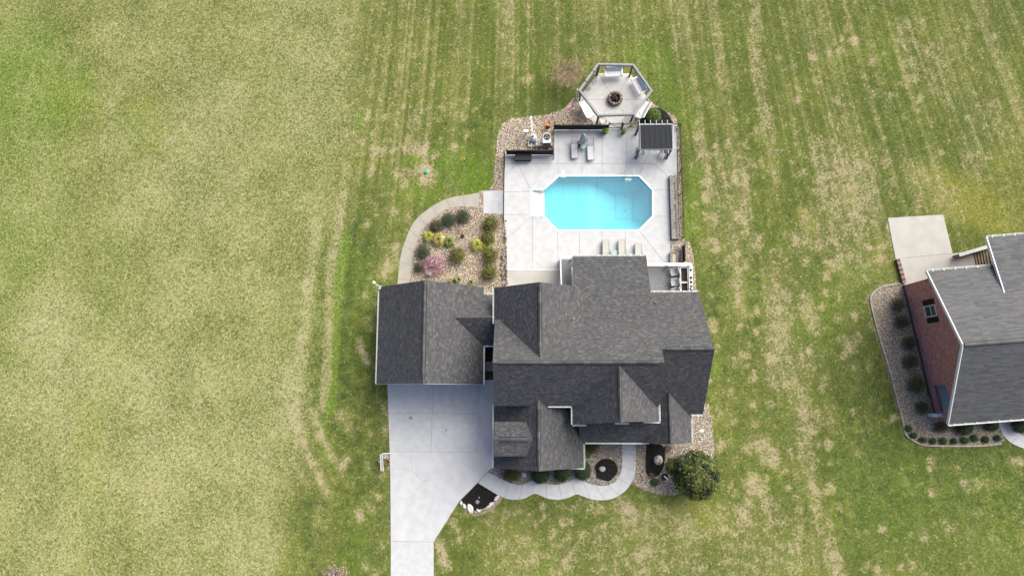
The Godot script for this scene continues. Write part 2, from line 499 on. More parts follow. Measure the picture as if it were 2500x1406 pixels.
func build_lawn() -> void:
	var cells := GW * GH
	for f: PackedFloat32Array in [dry]:
		pass
	dry.resize(cells)
	lush.resize(cells)
	gold.resize(cells)
	meadow.resize(cells)
	closed_off.resize(cells)
	tone.resize(cells * 3)
	lush.fill(0.0)
	gold.fill(0.25)
	for p: PackedVector2Array in no_lawn:
		close_off(p)
	# the rough field runs up to this line, the mown lawn begins beyond it
	var rim: Array = [[900, -500], [880, 0], [872, 280], [858, 420], [836, 560], [822, 700], [800, 850], [778, 1000], [742, 1150], [704, 1280], [690, 1406], [660, 1800]]
	var rim_w := []
	for r: Array in rim:
		rim_w.append(P(r[0], r[1]))
	var seg := 0
	for j in GH:
		var z := GZ + j * CELL
		while seg < rim_w.size() - 2 and rim_w[seg + 1].z < z:
			seg += 1
		var t: float = (z - rim_w[seg].z) / (rim_w[seg + 1].z - rim_w[seg].z)
		var x := lerpf(rim_w[seg].x, rim_w[seg + 1].x, t)
		for i in GW:
			meadow[j * GW + i] = clampf((x - (GX + i * CELL)) / 3.4 + 0.35, 0.0, 1.0)
	for i in cells:
		dry[i] = lerpf(0.20, 0.42, meadow[i])
	for s: Array in [
		# rough field: greener at its far edge, worn paler in the middle
		[20, 300, 60, 700, 260, 0.26, 0.8], [0, 1200, 60, 1400, 160, 0.34, 0.6], [250, 560, 260, 760, 120, 0.32, 0.7], [640, 60, 600, 200, 120, 0.38, 0.6], [700, 700, 690, 800, 80, 0.38, 0.6], [30, 180, 30, 180, 260, 0.10, 0.9], [120, 130, 150, 260, 150, 0.10, 0.9], [60, 500, 120, 620, 170, 0.30, 0.6], [330, 285, 370, 330, 90, 0.18, 0.8], [250, 830, 250, 960, 80, 0.25, 0.7], [200, 1000, 215, 1250, 60, 0.3, 0.7], [300, 680, 300, 860, 60, 0.33, 0.6],
		[500, 260, 500, 420, 150, 0.66, 0.6], [330, 900, 420, 1100, 180, 0.68, 0.6], [120, 780, 140, 880, 130, 0.74, 0.7], [560, 900, 640, 1000, 150, 0.66, 0.5], [80, 950, 100, 1050, 120, 0.70, 0.6], [750, 60, 780, 300, 130, 0.66, 0.6], [620, 1150, 650, 1350, 130, 0.62, 0.5], [450, 1150, 470, 1300, 160, 0.62, 0.5], [770, 380, 745, 620, 60, 0.36, 0.6], [420, 500, 560, 700, 150, 0.58, 0.5], [100, 1150, 100, 1350, 150, 0.62, 0.5],
		# wheel tracks
		[790, 560, 770, 900, 20, 0.14, 0.9], [770, 900, 800, 1100, 22, 0.12, 0.9], [860, 560, 835, 1000, 24, 0.06, 0.9], [835, 1000, 870, 1200, 34, 0.10, 0.8], [842, 400, 838, 470, 12, 0.7, 0.8], [838, 470, 806, 650, 17, 0.82, 0.9], [806, 650, 796, 900, 15, 0.72, 0.85], [796, 900, 786, 990, 17, 0.8, 0.9], [772, 540, 755, 680, 18, 0.8, 0.9], [755, 680, 738, 820, 17, 0.74, 0.85], [738, 820, 715, 1000, 20, 0.86, 0.9], [715, 1000, 735, 1080, 20, 0.9, 0.9], [735, 1080, 800, 1210, 16, 0.84, 0.9], [760, 1000, 780, 1060, 16, 0.78, 0.85], [780, 1060, 850, 1180, 13, 0.82, 0.9], [720, 1130, 790, 1290, 12, 0.66, 0.8], [700, 900, 690, 1050, 22, 0.75, 0.7], [745, 690, 741, 705, 12, 0.98, 1.0],
		# the mown lawn beside the drive
		[900, 620, 870, 1350, 70, 0.12, 0.7], [876, 832, 880, 848, 13, 0.92, 0.9], [884, 860, 896, 886, 12, 0.95, 0.9], [842, 1120, 838, 1135, 14, 0.97, 1.0], [873, 1248, 876, 1260, 15, 0.97, 1.0], [832, 1010, 845, 1040, 20, 0.75, 0.8], [935, 980, 940, 1060, 12, 0.75, 0.7],
		[750, 1240, 730, 1400, 60, 0.12, 0.8],
		# behind the pool: mower stripes
		[1000, 40, 960, 260, 150, 0.34, 0.8], [1150, 60, 1160, 200, 130, 0.32, 0.8], [1500, 20, 1700, 60, 120, 0.32, 0.7], [1950, 100, 2000, 350, 130, 0.30, 0.8], [2300, 60, 2420, 300, 150, 0.32, 0.7], [1300, 1330, 1950, 1370, 110, 0.42, 0.7], [1240, 0, 1240, 80, 40, 0.55, 0.7], [1300, 0, 1300, 140, 28, 0.50, 0.7], [1355, 0, 1355, 150, 22, 0.52, 0.7], [1120, 0, 1130, 120, 24, 0.40, 0.6], [1600, 0, 1605, 160, 16, 0.5, 0.7], [1640, 0, 1650, 120, 22, 0.55, 0.7], [1690, 0, 1700, 150, 15, 0.55, 0.7], [1745, 0, 1760, 200, 18, 0.55, 0.7], [1790, 0, 1800, 220, 18, 0.60, 0.7],
		[1835, -60, 1850, 160, 24, 0.80, 0.9], [1850, 160, 1880, 330, 25, 0.74, 0.9], [1880, 330, 1900, 480, 22, 0.5, 0.8],
		[1375, 190, 1375, 190, 30, 0.85, 0.5], [1240, 135, 1260, 150, 45, 0.5, 0.6], [1090, 100, 1000, 300, 80, 0.36, 0.6], [950, 150, 900, 400, 60, 0.42, 0.5],
		# bare patches round the green riser and the sapling
		[1035, 418, 1040, 425, 36, 1.0, 1.0], [1000, 360, 1030, 365, 26, 0.95, 0.9], [1062, 372, 1055, 385, 14, 0.9, 0.9], [985, 430, 975, 420, 20, 0.85, 0.8], [1107, 358, 1107, 358, 14, 0.95, 0.9], [1020, 275, 1010, 300, 26, 0.72, 0.8], [940, 350, 930, 370, 24, 0.7, 0.8], [1280, 195, 1290, 190, 18, 0.9, 0.8], [1240, 235, 1235, 240, 12, 0.7, 0.7], [1390, 95, 1380, 100, 18, 0.8, 0.7],
		[1120, 420, 1150, 430, 60, 0.02, 0.9], [1150, 300, 1200, 280, 60, 0.14, 0.8], [950, 640, 940, 660, 30, 0.9, 0.8], [965, 600, 960, 620, 16, 0.85, 0.8],
		# the strip between the two houses: dead stripes along the mower's way
		[1700, 330, 1745, 470, 20, 0.68, 0.8], [1760, 380, 1790, 640, 26, 0.60, 0.7], [1810, 380, 1820, 560, 22, 0.66, 0.7], [2000, 340, 2010, 470, 26, 0.75, 0.8], [2050, 400, 2100, 500, 70, 0.78, 0.8], [2030, 480, 2090, 560, 60, 0.74, 0.7], [2210, 60, 2225, 190, 34, 0.72, 0.8], [2270, 130, 2300, 210, 40, 0.64, 0.7], [1960, 520, 1950, 600, 30, 0.66, 0.7], [2010, 560, 2100, 640, 60, 0.66, 0.7],
		[1900, 640, 1890, 900, 44, 0.72, 0.7], [1905, 720, 1915, 860, 30, 0.82, 0.8], [1800, 690, 1815, 760, 26, 0.85, 0.8], [1740, 590, 1745, 605, 16, 0.95, 0.9], [1960, 720, 1990, 800, 24, 0.8, 0.8], [2060, 830, 2075, 850, 20, 0.8, 0.8], [1845, 600, 1850, 580, 20, 0.8, 0.7], [1980, 870, 1920, 940, 40, 0.68, 0.7], [2130, 400, 2160, 430, 60, 0.62, 0.6], [2250, 430, 2310, 480, 60, 0.62, 0.7], [2420, 260, 2440, 320, 40, 0.66, 0.7], [2370, 380, 2380, 420, 36, 0.7, 0.7],
		[1960, 960, 1975, 1120, 28, 0.75, 0.8], [1975, 1120, 2010, 1280, 24, 0.80, 0.9], [2010, 1280, 2050, 1420, 24, 0.82, 0.9], [1860, 1080, 1885, 1120, 28, 0.9, 0.9], [1840, 1180, 1850, 1195, 30, 0.92, 0.9], [1810, 1250, 1815, 1270, 26, 0.98, 1.0], [1880, 1240, 1890, 1260, 34, 0.8, 0.8], [1990, 1010, 1985, 1040, 24, 0.8, 0.8], [2030, 1000, 2035, 1040, 20, 0.72, 0.7], [1940, 1330, 1930, 1340, 22, 0.85, 0.8],
		[1700, 1330, 1850, 1390, 120, 0.55, 0.7], [1300, 1330, 1600, 1360, 130, 0.50, 0.7], [1520, 1230, 1540, 1260, 24, 0.95, 0.9], [1460, 1235, 1420, 1225, 20, 0.85, 0.8], [1075, 1330, 1085, 1380, 20, 0.95, 0.9], [1100, 1270, 1110, 1290, 14, 0.9, 0.9], [1680, 1280, 1670, 1300, 20, 0.85, 0.8], [1250, 1240, 1400, 1260, 60, 0.18, 0.7],
		# the darker green grass before the neighbour's house
		[2150, 1180, 2420, 1200, 190, 0.10, 0.9], [2120, 1000, 2180, 1100, 90, 0.12, 0.8], [2250, 1350, 2450, 1380, 120, 0.24, 0.7], [2480, 1125, 2490, 1125, 14, 0.95, 1.0], [2350, 1176, 2420, 1180, 14, 0.6, 0.7],
		[1750, 640, 1735, 800, 30, 0.10, 0.7], [1830, 640, 1840, 820, 30, 0.10, 0.7], [1700, 420, 1690, 560, 28, 0.14, 0.7],
	]:
		dry = stroke(dry, s)
	# small ragged bare spots, thickest where the photo shows them
	var spots := RandomNumberGenerator.new()
	spots.seed = 303
	for zone: Array in [[885, 250, 1010, 900, 46], [1020, 230, 1200, 340, 14], [1690, 280, 1860, 620, 40], [1930, 380, 2180, 640, 60], [1720, 620, 2130, 960, 70], [1700, 980, 2040, 1400, 70], [1080, 1240, 1640, 1400, 60], [2060, 980, 2480, 1400, 40], [1900, 40, 2480, 380, 60], [880, 950, 940, 1400, 14]]:
		for k in int(zone[4]):
			var x := spots.randf_range(zone[0], zone[2])
			var y := spots.randf_range(zone[1], zone[3])
			dry = stroke(dry, [x, y, x + spots.randf_range(-6, 6), y + spots.randf_range(-14, 14), spots.randf_range(5, 15), spots.randf_range(0.6, 0.95), spots.randf_range(0.5, 0.95)])
	for s: Array in [[20, 150, 20, 420, 190, 0.9, 0.9], [20, 420, 40, 620, 150, 0.55, 0.8], [0, 640, 20, 1000, 80, 0.4, 0.7], [880, 640, 870, 900, 40, 0.3, 0.6], [280, 560, 260, 760, 70, 0.35, 0.7], [700, 700, 650, 800, 60, 0.3, 0.6], [2150, 1150, 2420, 1180, 140, 0.3, 0.6], [880, 1250, 860, 1380, 40, 0.5, 0.6], [60, 160, 160, 230, 110, 1.0, 0.9], [30, 130, 30, 180, 90, 1.0, 0.9], [120, 520, 80, 620, 90, 0.6, 0.8], [330, 290, 350, 330, 60, 0.6, 0.8], [260, 830, 250, 950, 60, 0.5, 0.8], [205, 1000, 215, 1280, 40, 0.4, 0.8],
		[842, 580, 820, 720, 19, 1.0, 1.0], [820, 720, 810, 860, 20, 1.0, 1.0], [810, 860, 805, 1000, 20, 1.0, 1.0], [780, 1030, 800, 1110, 26, 0.8, 0.8], [1110, 400, 1180, 450, 70, 0.9, 0.9], [1005, 385, 1015, 390, 22, 1.0, 1.0], [1054, 372, 1056, 376, 12, 0.9, 1.0], [1560, 130, 1610, 150, 50, 0.7, 0.8], [1620, 200, 1680, 300, 40, 0.6, 0.7], [1700, 420, 1690, 560, 26, 0.8, 0.8], [885, 280, 880, 300, 25, 0.9, 0.8], [2180, 140, 2200, 160, 50, 0.5, 0.7], [2100, 640, 1990, 800, 70, 0.4, 0.6], [1700, 770, 1745, 900, 20, 0.8, 0.7], [1000, 460, 1060, 470, 40, 0.8, 0.8], [2150, 1250, 2400, 1300, 150, 0.35, 0.6]]:
		lush = stroke(lush, s)
	for s: Array in [[2330, 470, 2440, 530, 90, 1.0, 0.9], [2260, 430, 2290, 440, 50, 0.9, 0.8], [1960, 520, 1985, 560, 26, 0.9, 0.8], [2150, 600, 2190, 660, 60, 0.8, 0.7], [240, 840, 260, 870, 60, 0.9, 0.8], [210, 1010, 215, 1180, 40, 0.9, 0.8], [170, 1330, 190, 1380, 40, 0.8, 0.8], [350, 260, 380, 330, 50, 0.8, 0.8], [120, 200, 200, 250, 100, 0.7, 0.7], [1700, 1230, 1730, 1260, 60, 0.8, 0.7], [2300, 380, 2460, 400, 60, 0.6, 0.6], [2480, 300, 2480, 500, 60, 0.7, 0.7], [2200, 20, 2000, 200, 60, 0.6, 0.6]]:
		gold = stroke(gold, s)
	var patch := noise_bytes(0.085, 5, 21)
	var fine := noise_bytes(0.44, 3, 22)
	var broad := noise_bytes(0.014, 3, 23)
	var lanes := noise_bytes(0.05, 2, 24, 12)
	var lane_fine := PackedFloat32Array()
	var lane_wide := PackedFloat32Array()
	var one := FastNoiseLite.new()
	one.seed = 61
	for i in 4000:
		one.frequency = 0.085
		lane_fine.append(one.get_noise_1d(i))
		one.frequency = 0.022
		lane_wide.append(one.get_noise_1d(i + 5000))
	var speck := noise_bytes(0.45, 1, 25)
	var green := Vector3(0.098, 0.135, 0.014)
	var olive := Vector3(0.172, 0.208, 0.025)
	var bright := Vector3(0.135, 0.230, 0.012)
	var deep := Vector3(0.036, 0.072, 0.010)
	var straw := Vector3(0.42, 0.355, 0.21)
	var pale := Vector3(0.40, 0.388, 0.21)
	var bytes := PackedByteArray()
	bytes.resize(cells * 3)
	for i in cells:
		var m := meadow[i]
		var b := broad[i] / 255.0 - 0.5
		var f := fine[i] / 255.0 - 0.5
		var pn := (patch[i] / 255.0 - 0.5) * 1.5 + f * 0.55
		var wx := GX + (i % GW) * CELL
		var wz := GZ + (i / GW) * CELL
		var u := int((wx - (wz + 22.0) * wx * 0.0065 + 100.0) / 0.05)
		var ln := (lane_fine[u] * 0.75 + lane_wide[u] * 0.6) * (1.0 - 0.75 * m) * clampf((-6.0 - wz) / 16.0, 0.2, 1.0) + (lanes[i] / 255.0 - 0.5) * 0.4
		var d := dry[i]
		# on the mown lawn the dead grass stands in ragged patches, on the field it is mixed in everywhere
		var patchy := clampf((d * 0.80 - 0.53 + pn * 0.66 + f * 0.62 + b * 0.16 + ln * 0.22) * 2.7 + 0.38, 0.02, 0.84)
		var mixed := clampf(d + f * 1.7 + b * 0.48 + pn * 0.28 + ln * 0.2, 0.04, 1.0)
		var thin := clampf(d * 0.8 + f * 1.3 + ln * 1.1 - 0.03, 0.0, 0.9)
		var k := lerpf(minf(1.0, patchy * 0.66 + thin * 0.38), mixed * 0.92, m)
		var base := green.lerp(olive, clampf(gold[i] * 0.7 + b * 1.1 + ln * 0.78 + m * 0.40 + 0.05, 0.0, 1.0))
		base = base.lerp(deep, clampf((0.5 - speck[i] / 255.0) * 1.1 + (0.17 - d) * 5.0 - pn * 1.25 + 0.04, 0.0, 0.88) * (1.0 - 0.35 * m))
		base = base.lerp(bright, clampf(lush[i] * (0.75 + f), 0.0, 1.0))
		if gold[i] > 0.5:
			base = base.lerp(Vector3(0.27, 0.25, 0.030), (gold[i] - 0.5) * 0.9)
		var c := base.lerp(straw.lerp(pale, m * 0.8), k)
		if d > 0.8:
			c = c.lerp(Vector3(0.46, 0.365, 0.25), clampf((d - 0.8) * 5.0 * (0.5 + pn * 1.7 + f * 1.5), 0.0, 1.0) * (1.0 - 0.6 * m))
		tone[i * 3] = c.x
		tone[i * 3 + 1] = c.y
		tone[i * 3 + 2] = c.z
		var s := Color(c.x, c.y, c.z).linear_to_srgb()
		bytes[i * 3] = int(s.r * 255.0)
		bytes[i * 3 + 1] = int(s.g * 255.0)
		bytes[i * 3 + 2] = int(s.b * 255.0)
	var near := StandardMaterial3D.new()
	near.resource_name = "lawn"
	near.roughness = 0.95
	near.albedo_texture = ImageTexture.create_from_image(Image.create_from_data(GW, GH, false, Image.FORMAT_RGB8, bytes))
	near.texture_repeat = false
	var far := mat("far_lawn", lin(0.22, 0.24, 0.06), 0.95, M.streaky, 0.05)
	# one sheet: the mapped middle with an opening for the pool, and the land around it
	var x0 := GX
	var x1 := GX + GW * CELL
	var z0 := GZ
	var z1 := GZ + GH * CELL
	var hx0 := -0.62
	var hx1 := 10.6
	var hz0 := -19.4
	var hz1 := -13.8
	var mb := MB.new()
	for r: Array in [[x0, z0, x1, hz0], [x0, hz1, x1, z1], [x0, hz0, hx0, hz1], [hx1, hz0, x1, hz1]]:
		mb.quad(Vector3(r[0], 0, r[1]), Vector3(r[2], 0, r[1]), Vector3(r[2], 0, r[3]), Vector3(r[0], 0, r[3]), Vector3.UP)
	for q in mb.v:
		mb.uv.append(Vector2((q.x - x0) / (x1 - x0), (q.z - z0) / (z1 - z0)))
	var sheet := mb.mesh()
	var rest := MB.new()
	for r: Array in [[-400, -400, 400, z0], [-400, z1, 400, 400], [-400, z0, x0, z1], [x1, z0, 400, z1]]:
		rest.quad(Vector3(r[0], 0, r[1]), Vector3(r[2], 0, r[1]), Vector3(r[2], 0, r[3]), Vector3(r[0], 0, r[3]), Vector3.UP)
	var a := []
	a.resize(Mesh.ARRAY_MAX)
	a[Mesh.ARRAY_VERTEX] = rest.v
	a[Mesh.ARRAY_NORMAL] = rest.n
	sheet.add_surface_from_arrays(Mesh.PRIMITIVE_TRIANGLES, a)
	sheet.surface_set_material(0, near)
	sheet.surface_set_material(1, far)
	var ground := MeshInstance3D.new()
	ground.name = "ground"
	ground.mesh = sheet
	add_child(ground)
	tag(ground, "wide lawn and rough field of green and straw coloured grass", "", "", "structure")
	# short grass in tufts
	var tuft := MB.new()
	var r := RandomNumberGenerator.new()
	r.seed = 5
	for i in 7:
		var a0 := TAU * i / 7.0 + r.randf_range(-0.3, 0.3)
		var dir := Vector3(cos(a0), 0, sin(a0))
		var side := Vector3(-dir.z, 0, dir.x)
		var l := r.randf_range(0.075, 0.125)
		var up := r.randf_range(0.025, 0.055)
		tuft.tri(dir * 0.01 - side * 0.017, dir * 0.01 + side * 0.017, dir * l + Vector3.UP * up, Vector3.UP)
	var buf := PackedFloat32Array()
	var step := 0.132
	var count := 0
	buf.resize(16 * 480000)
	var zz := -39.5
	while zz < 17.8:
		var xx := -54.0
		while xx < 46.5:
			var x := xx + r.randf_range(-0.07, 0.07)
			var z := zz + r.randf_range(-0.07, 0.07)
			xx += step
			var i := int((z - GZ) / CELL) * GW + int((x - GX) / CELL)
			if closed_off[i]:
				continue
			var sc := r.randf_range(0.7, 1.35)
			var an := r.randf() * TAU
			var ca := cos(an) * sc
			var sa := sin(an) * sc
			var g := r.randf_range(0.78, 1.24)
			var w := r.randf()
			var c := Vector3(tone[i * 3], tone[i * 3 + 1], tone[i * 3 + 2])
			if w < 0.10 + 0.16 * meadow[i]:
				c = c.lerp(green if r.randf() < 0.6 else deep, 0.65)
			elif w > 0.975 - 0.165 * meadow[i]:
				c = c.lerp(pale, 0.5)
			var at := count * 16
			buf[at] = ca
			buf[at + 1] = 0.0
			buf[at + 2] = sa
			buf[at + 3] = x
			buf[at + 4] = 0.0
			buf[at + 5] = sc
			buf[at + 6] = 0.0
			buf[at + 7] = 0.0
			buf[at + 8] = -sa
			buf[at + 9] = 0.0
			buf[at + 10] = ca
			buf[at + 11] = z
			buf[at + 12] = c.x * g
			buf[at + 13] = c.y * g
			buf[at + 14] = c.z * g
			buf[at + 15] = 1.0
			count += 1
		zz += step
	buf.resize(count * 16)
	var mm := MultiMesh.new()
	mm.transform_format = MultiMesh.TRANSFORM_3D
	mm.use_colors = true
	mm.mesh = tuft.mesh()
	mm.instance_count = count
	mm.buffer = buf
	var grass := MultiMeshInstance3D.new()
	grass.name = "grass"
	grass.multimesh = mm
	grass.material_override = M.grass_blade
	add_child(grass)
	tag(grass, "short green and straw coloured grass covering the open ground", "grass", "", "stuff")

# ---------------------------------------------------------------- paving
func paved(called: String, label: String) -> Node3D:
	var o := Node3D.new()
	o.name = called
	add_child(o)
	tag(o, label, "", "", "structure")
	return o

func slabs(parent: Node3D, polys: Array, top: float, m: Material, gap := 0.012, called := "concrete_slab") -> void:
	var fill := MB.new()
	for p: PackedVector2Array in polys:
		no_lawn.append(p)
		fill.flat(p, top - 0.022)
		var shrunk := Geometry2D.offset_polygon(p, -gap, Geometry2D.JOIN_MITER)
		if shrunk.is_empty():
			continue
		var mb := MB.new()
		mb.prism(shrunk[0], -0.06, top)
		part(parent, called, mb, m)
	part(parent, "joint_filler", fill, M.joint)

func px_polys(list: Array) -> Array:
	var out := []
	for a: Array in list:
		out.append(poly(a))
	return out

func along(p: PackedVector2Array, n: int) -> PackedVector2Array:
	var total := 0.0
	for i in p.size() - 1:
		total += p[i].distance_to(p[i + 1])
	var out := PackedVector2Array()
	var seg := 0
	var done := 0.0
	for k in n + 1:
		var want := total * k / n
		while seg < p.size() - 2 and done + p[seg].distance_to(p[seg + 1]) < want:
			done += p[seg].distance_to(p[seg + 1])
			seg += 1
		out.append(p[seg].lerp(p[seg + 1], clampf((want - done) / maxf(p[seg].distance_to(p[seg + 1]), 0.0001), 0.0, 1.0)))
	return out

func ribbon(parent: Node3D, edge_a: Array, edge_b: Array, pieces: int, per: int, top: float, m: Material) -> void:
	var a := along(smooth_poly(poly(edge_a), false), pieces * per)
	var b := along(smooth_poly(poly(edge_b), false), pieces * per)
	var list := []
	for k in pieces:
		var p := PackedVector2Array()
		for i in per + 1:
			p.append(a[k * per + i])
		for i in per + 1:
			p.append(b[k * per + per - i])
		list.append(p)
	slabs(parent, list, top, m)

func build_pavements() -> void:
	var deck := paved("pool_deck", "pale concrete pool deck cut into slabs around the pool")
	slabs(deck, px_polys([
		[1233, 377, 1351, 377, 1351, 316, 1362.5, 316, 1362.5, 399.5, 1233, 399.5],
		[1362.5, 316, 1420.7, 316, 1420.7, 399.5, 1362.5, 399.5],
		[1420.7, 316, 1470, 316, 1470, 399.5, 1420.7, 399.5],
		[1470, 312, 1529.6, 312, 1529.6, 399.5, 1470, 399.5],
		[1529.6, 312, 1590, 312, 1590, 365, 1572.6, 399.5, 1529.6, 399.5],
		[1590, 312, 1652, 312, 1654, 433, 1633, 433, 1597, 399.5, 1572.6, 399.5, 1590, 365],
		[1362.5, 399.5, 1420.7, 399.5, 1420.7, 429, 1364, 429],
		[1420.7, 399.5, 1470, 399.5, 1470.5, 429, 1420.7, 429],
		[1470, 399.5, 1529.6, 399.5, 1529.8, 429, 1470.5, 429],
		[1529.6, 399.5, 1572.6, 399.5, 1560, 429, 1529.8, 429],
		[1572.6, 399.5, 1597, 399.5, 1633, 433, 1634.5, 464.5, 1594, 464.5, 1560, 429],
		[1264, 399.5, 1362.5, 399.5, 1364, 429, 1326, 465, 1297, 467],
		[1231, 430, 1264, 399.5, 1297, 467, 1230.5, 469],
		[1233, 399.5, 1264, 399.5, 1231, 430],
		[1230.5, 469, 1297, 467, 1297, 524, 1229.5, 524],
		[1229.5, 524, 1297, 524, 1300, 527, 1241, 580, 1236, 580],
		[1236, 580, 1241, 580, 1300, 527, 1299.5, 658.2, 1238, 658.2],
		[1300, 527, 1326, 527, 1361, 563, 1363, 658.2, 1299.5, 658.2],
		[1361, 563, 1415.3, 563, 1414, 700, 1363.5, 700],
		[1415.3, 563, 1469.6, 563, 1469, 700, 1414, 700],
		[1469.6, 563, 1527, 563, 1526, 700, 1469, 700],
		[1527, 563, 1560.5, 563, 1622, 640, 1622, 700, 1526, 700],
		[1594, 464.5, 1634.5, 464.5, 1636, 528.5, 1594, 528.5],
		[1594, 528.5, 1636, 528.5, 1638.5, 655, 1634, 655, 1622, 640, 1560.5, 563],
	]), 0.05, M.concrete)
	slabs(deck, px_polys([[1238, 659.2, 1364, 659.2, 1364, 740, 1238, 740]]), 0.05, M.concrete_worn)
	var drain := MB.new()
	var d0 := P(1239, 658.7)
	var d1 := P(1363, 658.7)
	drain.beam(d0 + Vector3.UP * 0.055, d1 + Vector3.UP * 0.055, 0.06, 0.03)
	part(deck, "drain_strip", drain, M.white_plastic)
	var hexagon := paved("fire_pit_pad", "six sided concrete pad laid in wedges under the timber ring")
	var corners := [[1459.8, 179], [1538.6, 179], [1584.5, 244], [1543, 304], [1451, 304], [1408.5, 244]]
	var wedges := []
	for i in 6:
		wedges.append([1501, 243.4, corners[i][0], corners[i][1], corners[(i + 1) % 6][0], corners[(i + 1) % 6][1]])
	wedges.append([1451, 304, 1543, 304, 1530, 312, 1470, 312])
	slabs(hexagon, px_polys(wedges), 0.05, M.concrete_pad)
	var drive := paved("driveway", "broad grey concrete driveway leading down from the garage")
	slabs(drive, px_polys([
		[945, 915, 1059, 915, 1055, 1009.5, 947.5, 1009], [1059, 915, 1171.5, 915, 1169, 1010.5, 1055, 1009.5],
		[947.5, 1009, 1055, 1009.5, 1052, 1103, 950.8, 1102.6], [1055, 1009.5, 1169, 1010.5, 1165.5, 1103.5, 1052, 1103],
	]), 0.05, M.concrete_cool, 0.012)
	slabs(drive, px_polys([
		[1171.5, 927, 1212, 927, 1212, 1135, 1202.6, 1141, 1189.8, 1152.4, 1165.5, 1178.6, 1153, 1192, 1121, 1224, 1086.7, 1278, 1058.8, 1323, 953.6, 1321, 952.6, 1169, 950.8, 1102.6, 1165.5, 1103.5],
	]), 0.05, M.concrete_bright, 0.01)
	slabs(drive, px_polys([[953.6, 1321, 1058.8, 1323, 1058.8, 1470, 953.2, 1470]]), 0.046, M.concrete_cool, 0.014)
	# fine cracks that wander over the big slab
	var crack := MB.new()
	for line: Array in [[953, 1144, 1000, 1147, 1006, 1150, 1004, 1120, 1005, 1104], [1006, 1150, 1028, 1172, 1050, 1172, 1073, 1168, 1100, 1182, 1122, 1200], [1040, 1172, 1022, 1190, 1008, 1212, 985, 1220], [1122, 1120, 1140, 1138, 1158, 1152]]:
		var pts := poly(line)
		for i in pts.size() - 1:
			var n := 5
			var last := pts[i]
			for k in n:
				var q := pts[i].lerp(pts[i + 1], float(k + 1) / n) + Vector2(rng.randf_range(-0.05, 0.05), rng.randf_range(-0.05, 0.05))
				crack.beam(Vector3(last.x, 0.0505, last.y), Vector3(q.x, 0.0505, q.y), 0.014, 0.006)
				last = q
	part(drive, "crack", crack, M.joint)
	for q: Array in [[1002, 1020, 0.16], [1090, 1050, 0.10], [1012, 1008, 0.07], [1110, 990, 0.06]]:
		var st := MB.new()
		var c := P(q[0], q[1])
		var ring := PackedVector2Array()
		for k in 11:
			ring.append(Vector2(c.x, c.z) + Vector2.from_angle(TAU * k / 11.0) * float(q[2]) * rng.randf_range(0.7, 1.25))
		st.flat(ring, 0.0515)
		part(drive, "oil_stain", st, M.concrete_stain)
	var cover := MB.new()
	var cv := P(1185.5, 985)
	cover.box(cv + Vector3.UP * 0.055, Vector3(0.55, 0.016, 1.05))
	part(drive, "drain_cover", cover, M.concrete_cool)
	var walk := paved("front_walk", "scalloped pale concrete front walk curving to the porch")
	var lower := [1166.7, 1178.3, 1180, 1187, 1198, 1198.5, 1218, 1210, 1245, 1219.5, 1277, 1218.4, 1297, 1208.5, 1308, 1205.4, 1319, 1209.8, 1339, 1217.8, 1365, 1219.8, 1390, 1214.5, 1407.6, 1206.8, 1422, 1211.3, 1447, 1219.8, 1476, 1221.2, 1501, 1215.5, 1527, 1198.5, 1546, 1172, 1552.5, 1147, 1553, 1115, 1553, 1075]
	var upper := [1190.8, 1152.4, 1200, 1157, 1214, 1164.3, 1230, 1172, 1245.4, 1178.6, 1271, 1184.2, 1288, 1177.5, 1303, 1171.8, 1314, 1174.5, 1330, 1180.5, 1362, 1182.8, 1385, 1177, 1404.8, 1168.8, 1424.7, 1174.5, 1447.4, 1182.8, 1473, 1185.7, 1495.8, 1180, 1512, 1163, 1518.4, 1138.7, 1518.5, 1115, 1518, 1075]
	ribbon(walk, upper, lower, 14, 6, 0.048, M.concrete_cool)
	var path := paved("garden_path", "weathered curved concrete path round the gravel garden")
	ribbon(path, [1170, 470, 1139, 476, 1109, 480, 1079.4, 489.8, 1051.5, 505.7, 1025.6, 525.7, 1007.7, 545.6, 993.8, 575.5, 981.8, 607.3, 975.9, 635, 971.9, 669, 968, 720], [1170, 505.7, 1129, 504.7, 1099.4, 508.7, 1075.5, 519.7, 1055.5, 535.6, 1035.6, 555.5, 1021.7, 581.4, 1011.7, 605.3, 1006.7, 637, 1004.7, 669, 1001, 690, 1000, 720], 9, 6, 0.045, M.concrete_old)
	slabs(path, px_polys([[1180, 466, 1229, 464, 1229, 522.7, 1180, 521.7]]), 0.05, M.concrete)
	var patio := paved("neighbour_patio", "worn concrete patio behind the brick house")
	slabs(patio, px_polys([[2168, 532, 2304, 524, 2327, 619, 2187, 632], [2187, 632, 2327, 619, 2380, 612, 2400, 690, 2290, 720, 2206, 694]]), 0.05, M.concrete_worn)
	var curve := paved("neighbour_walk", "short curved concrete walk before the brick house")
	ribbon(curve, [2438, 1000, 2440, 1034, 2449, 1060, 2468, 1080, 2500, 1095, 2560, 1110], [2478, 1000, 2474, 1034, 2480, 1048, 2492, 1058, 2512, 1068, 2560, 1080], 4, 6, 0.048, M.concrete_cool)

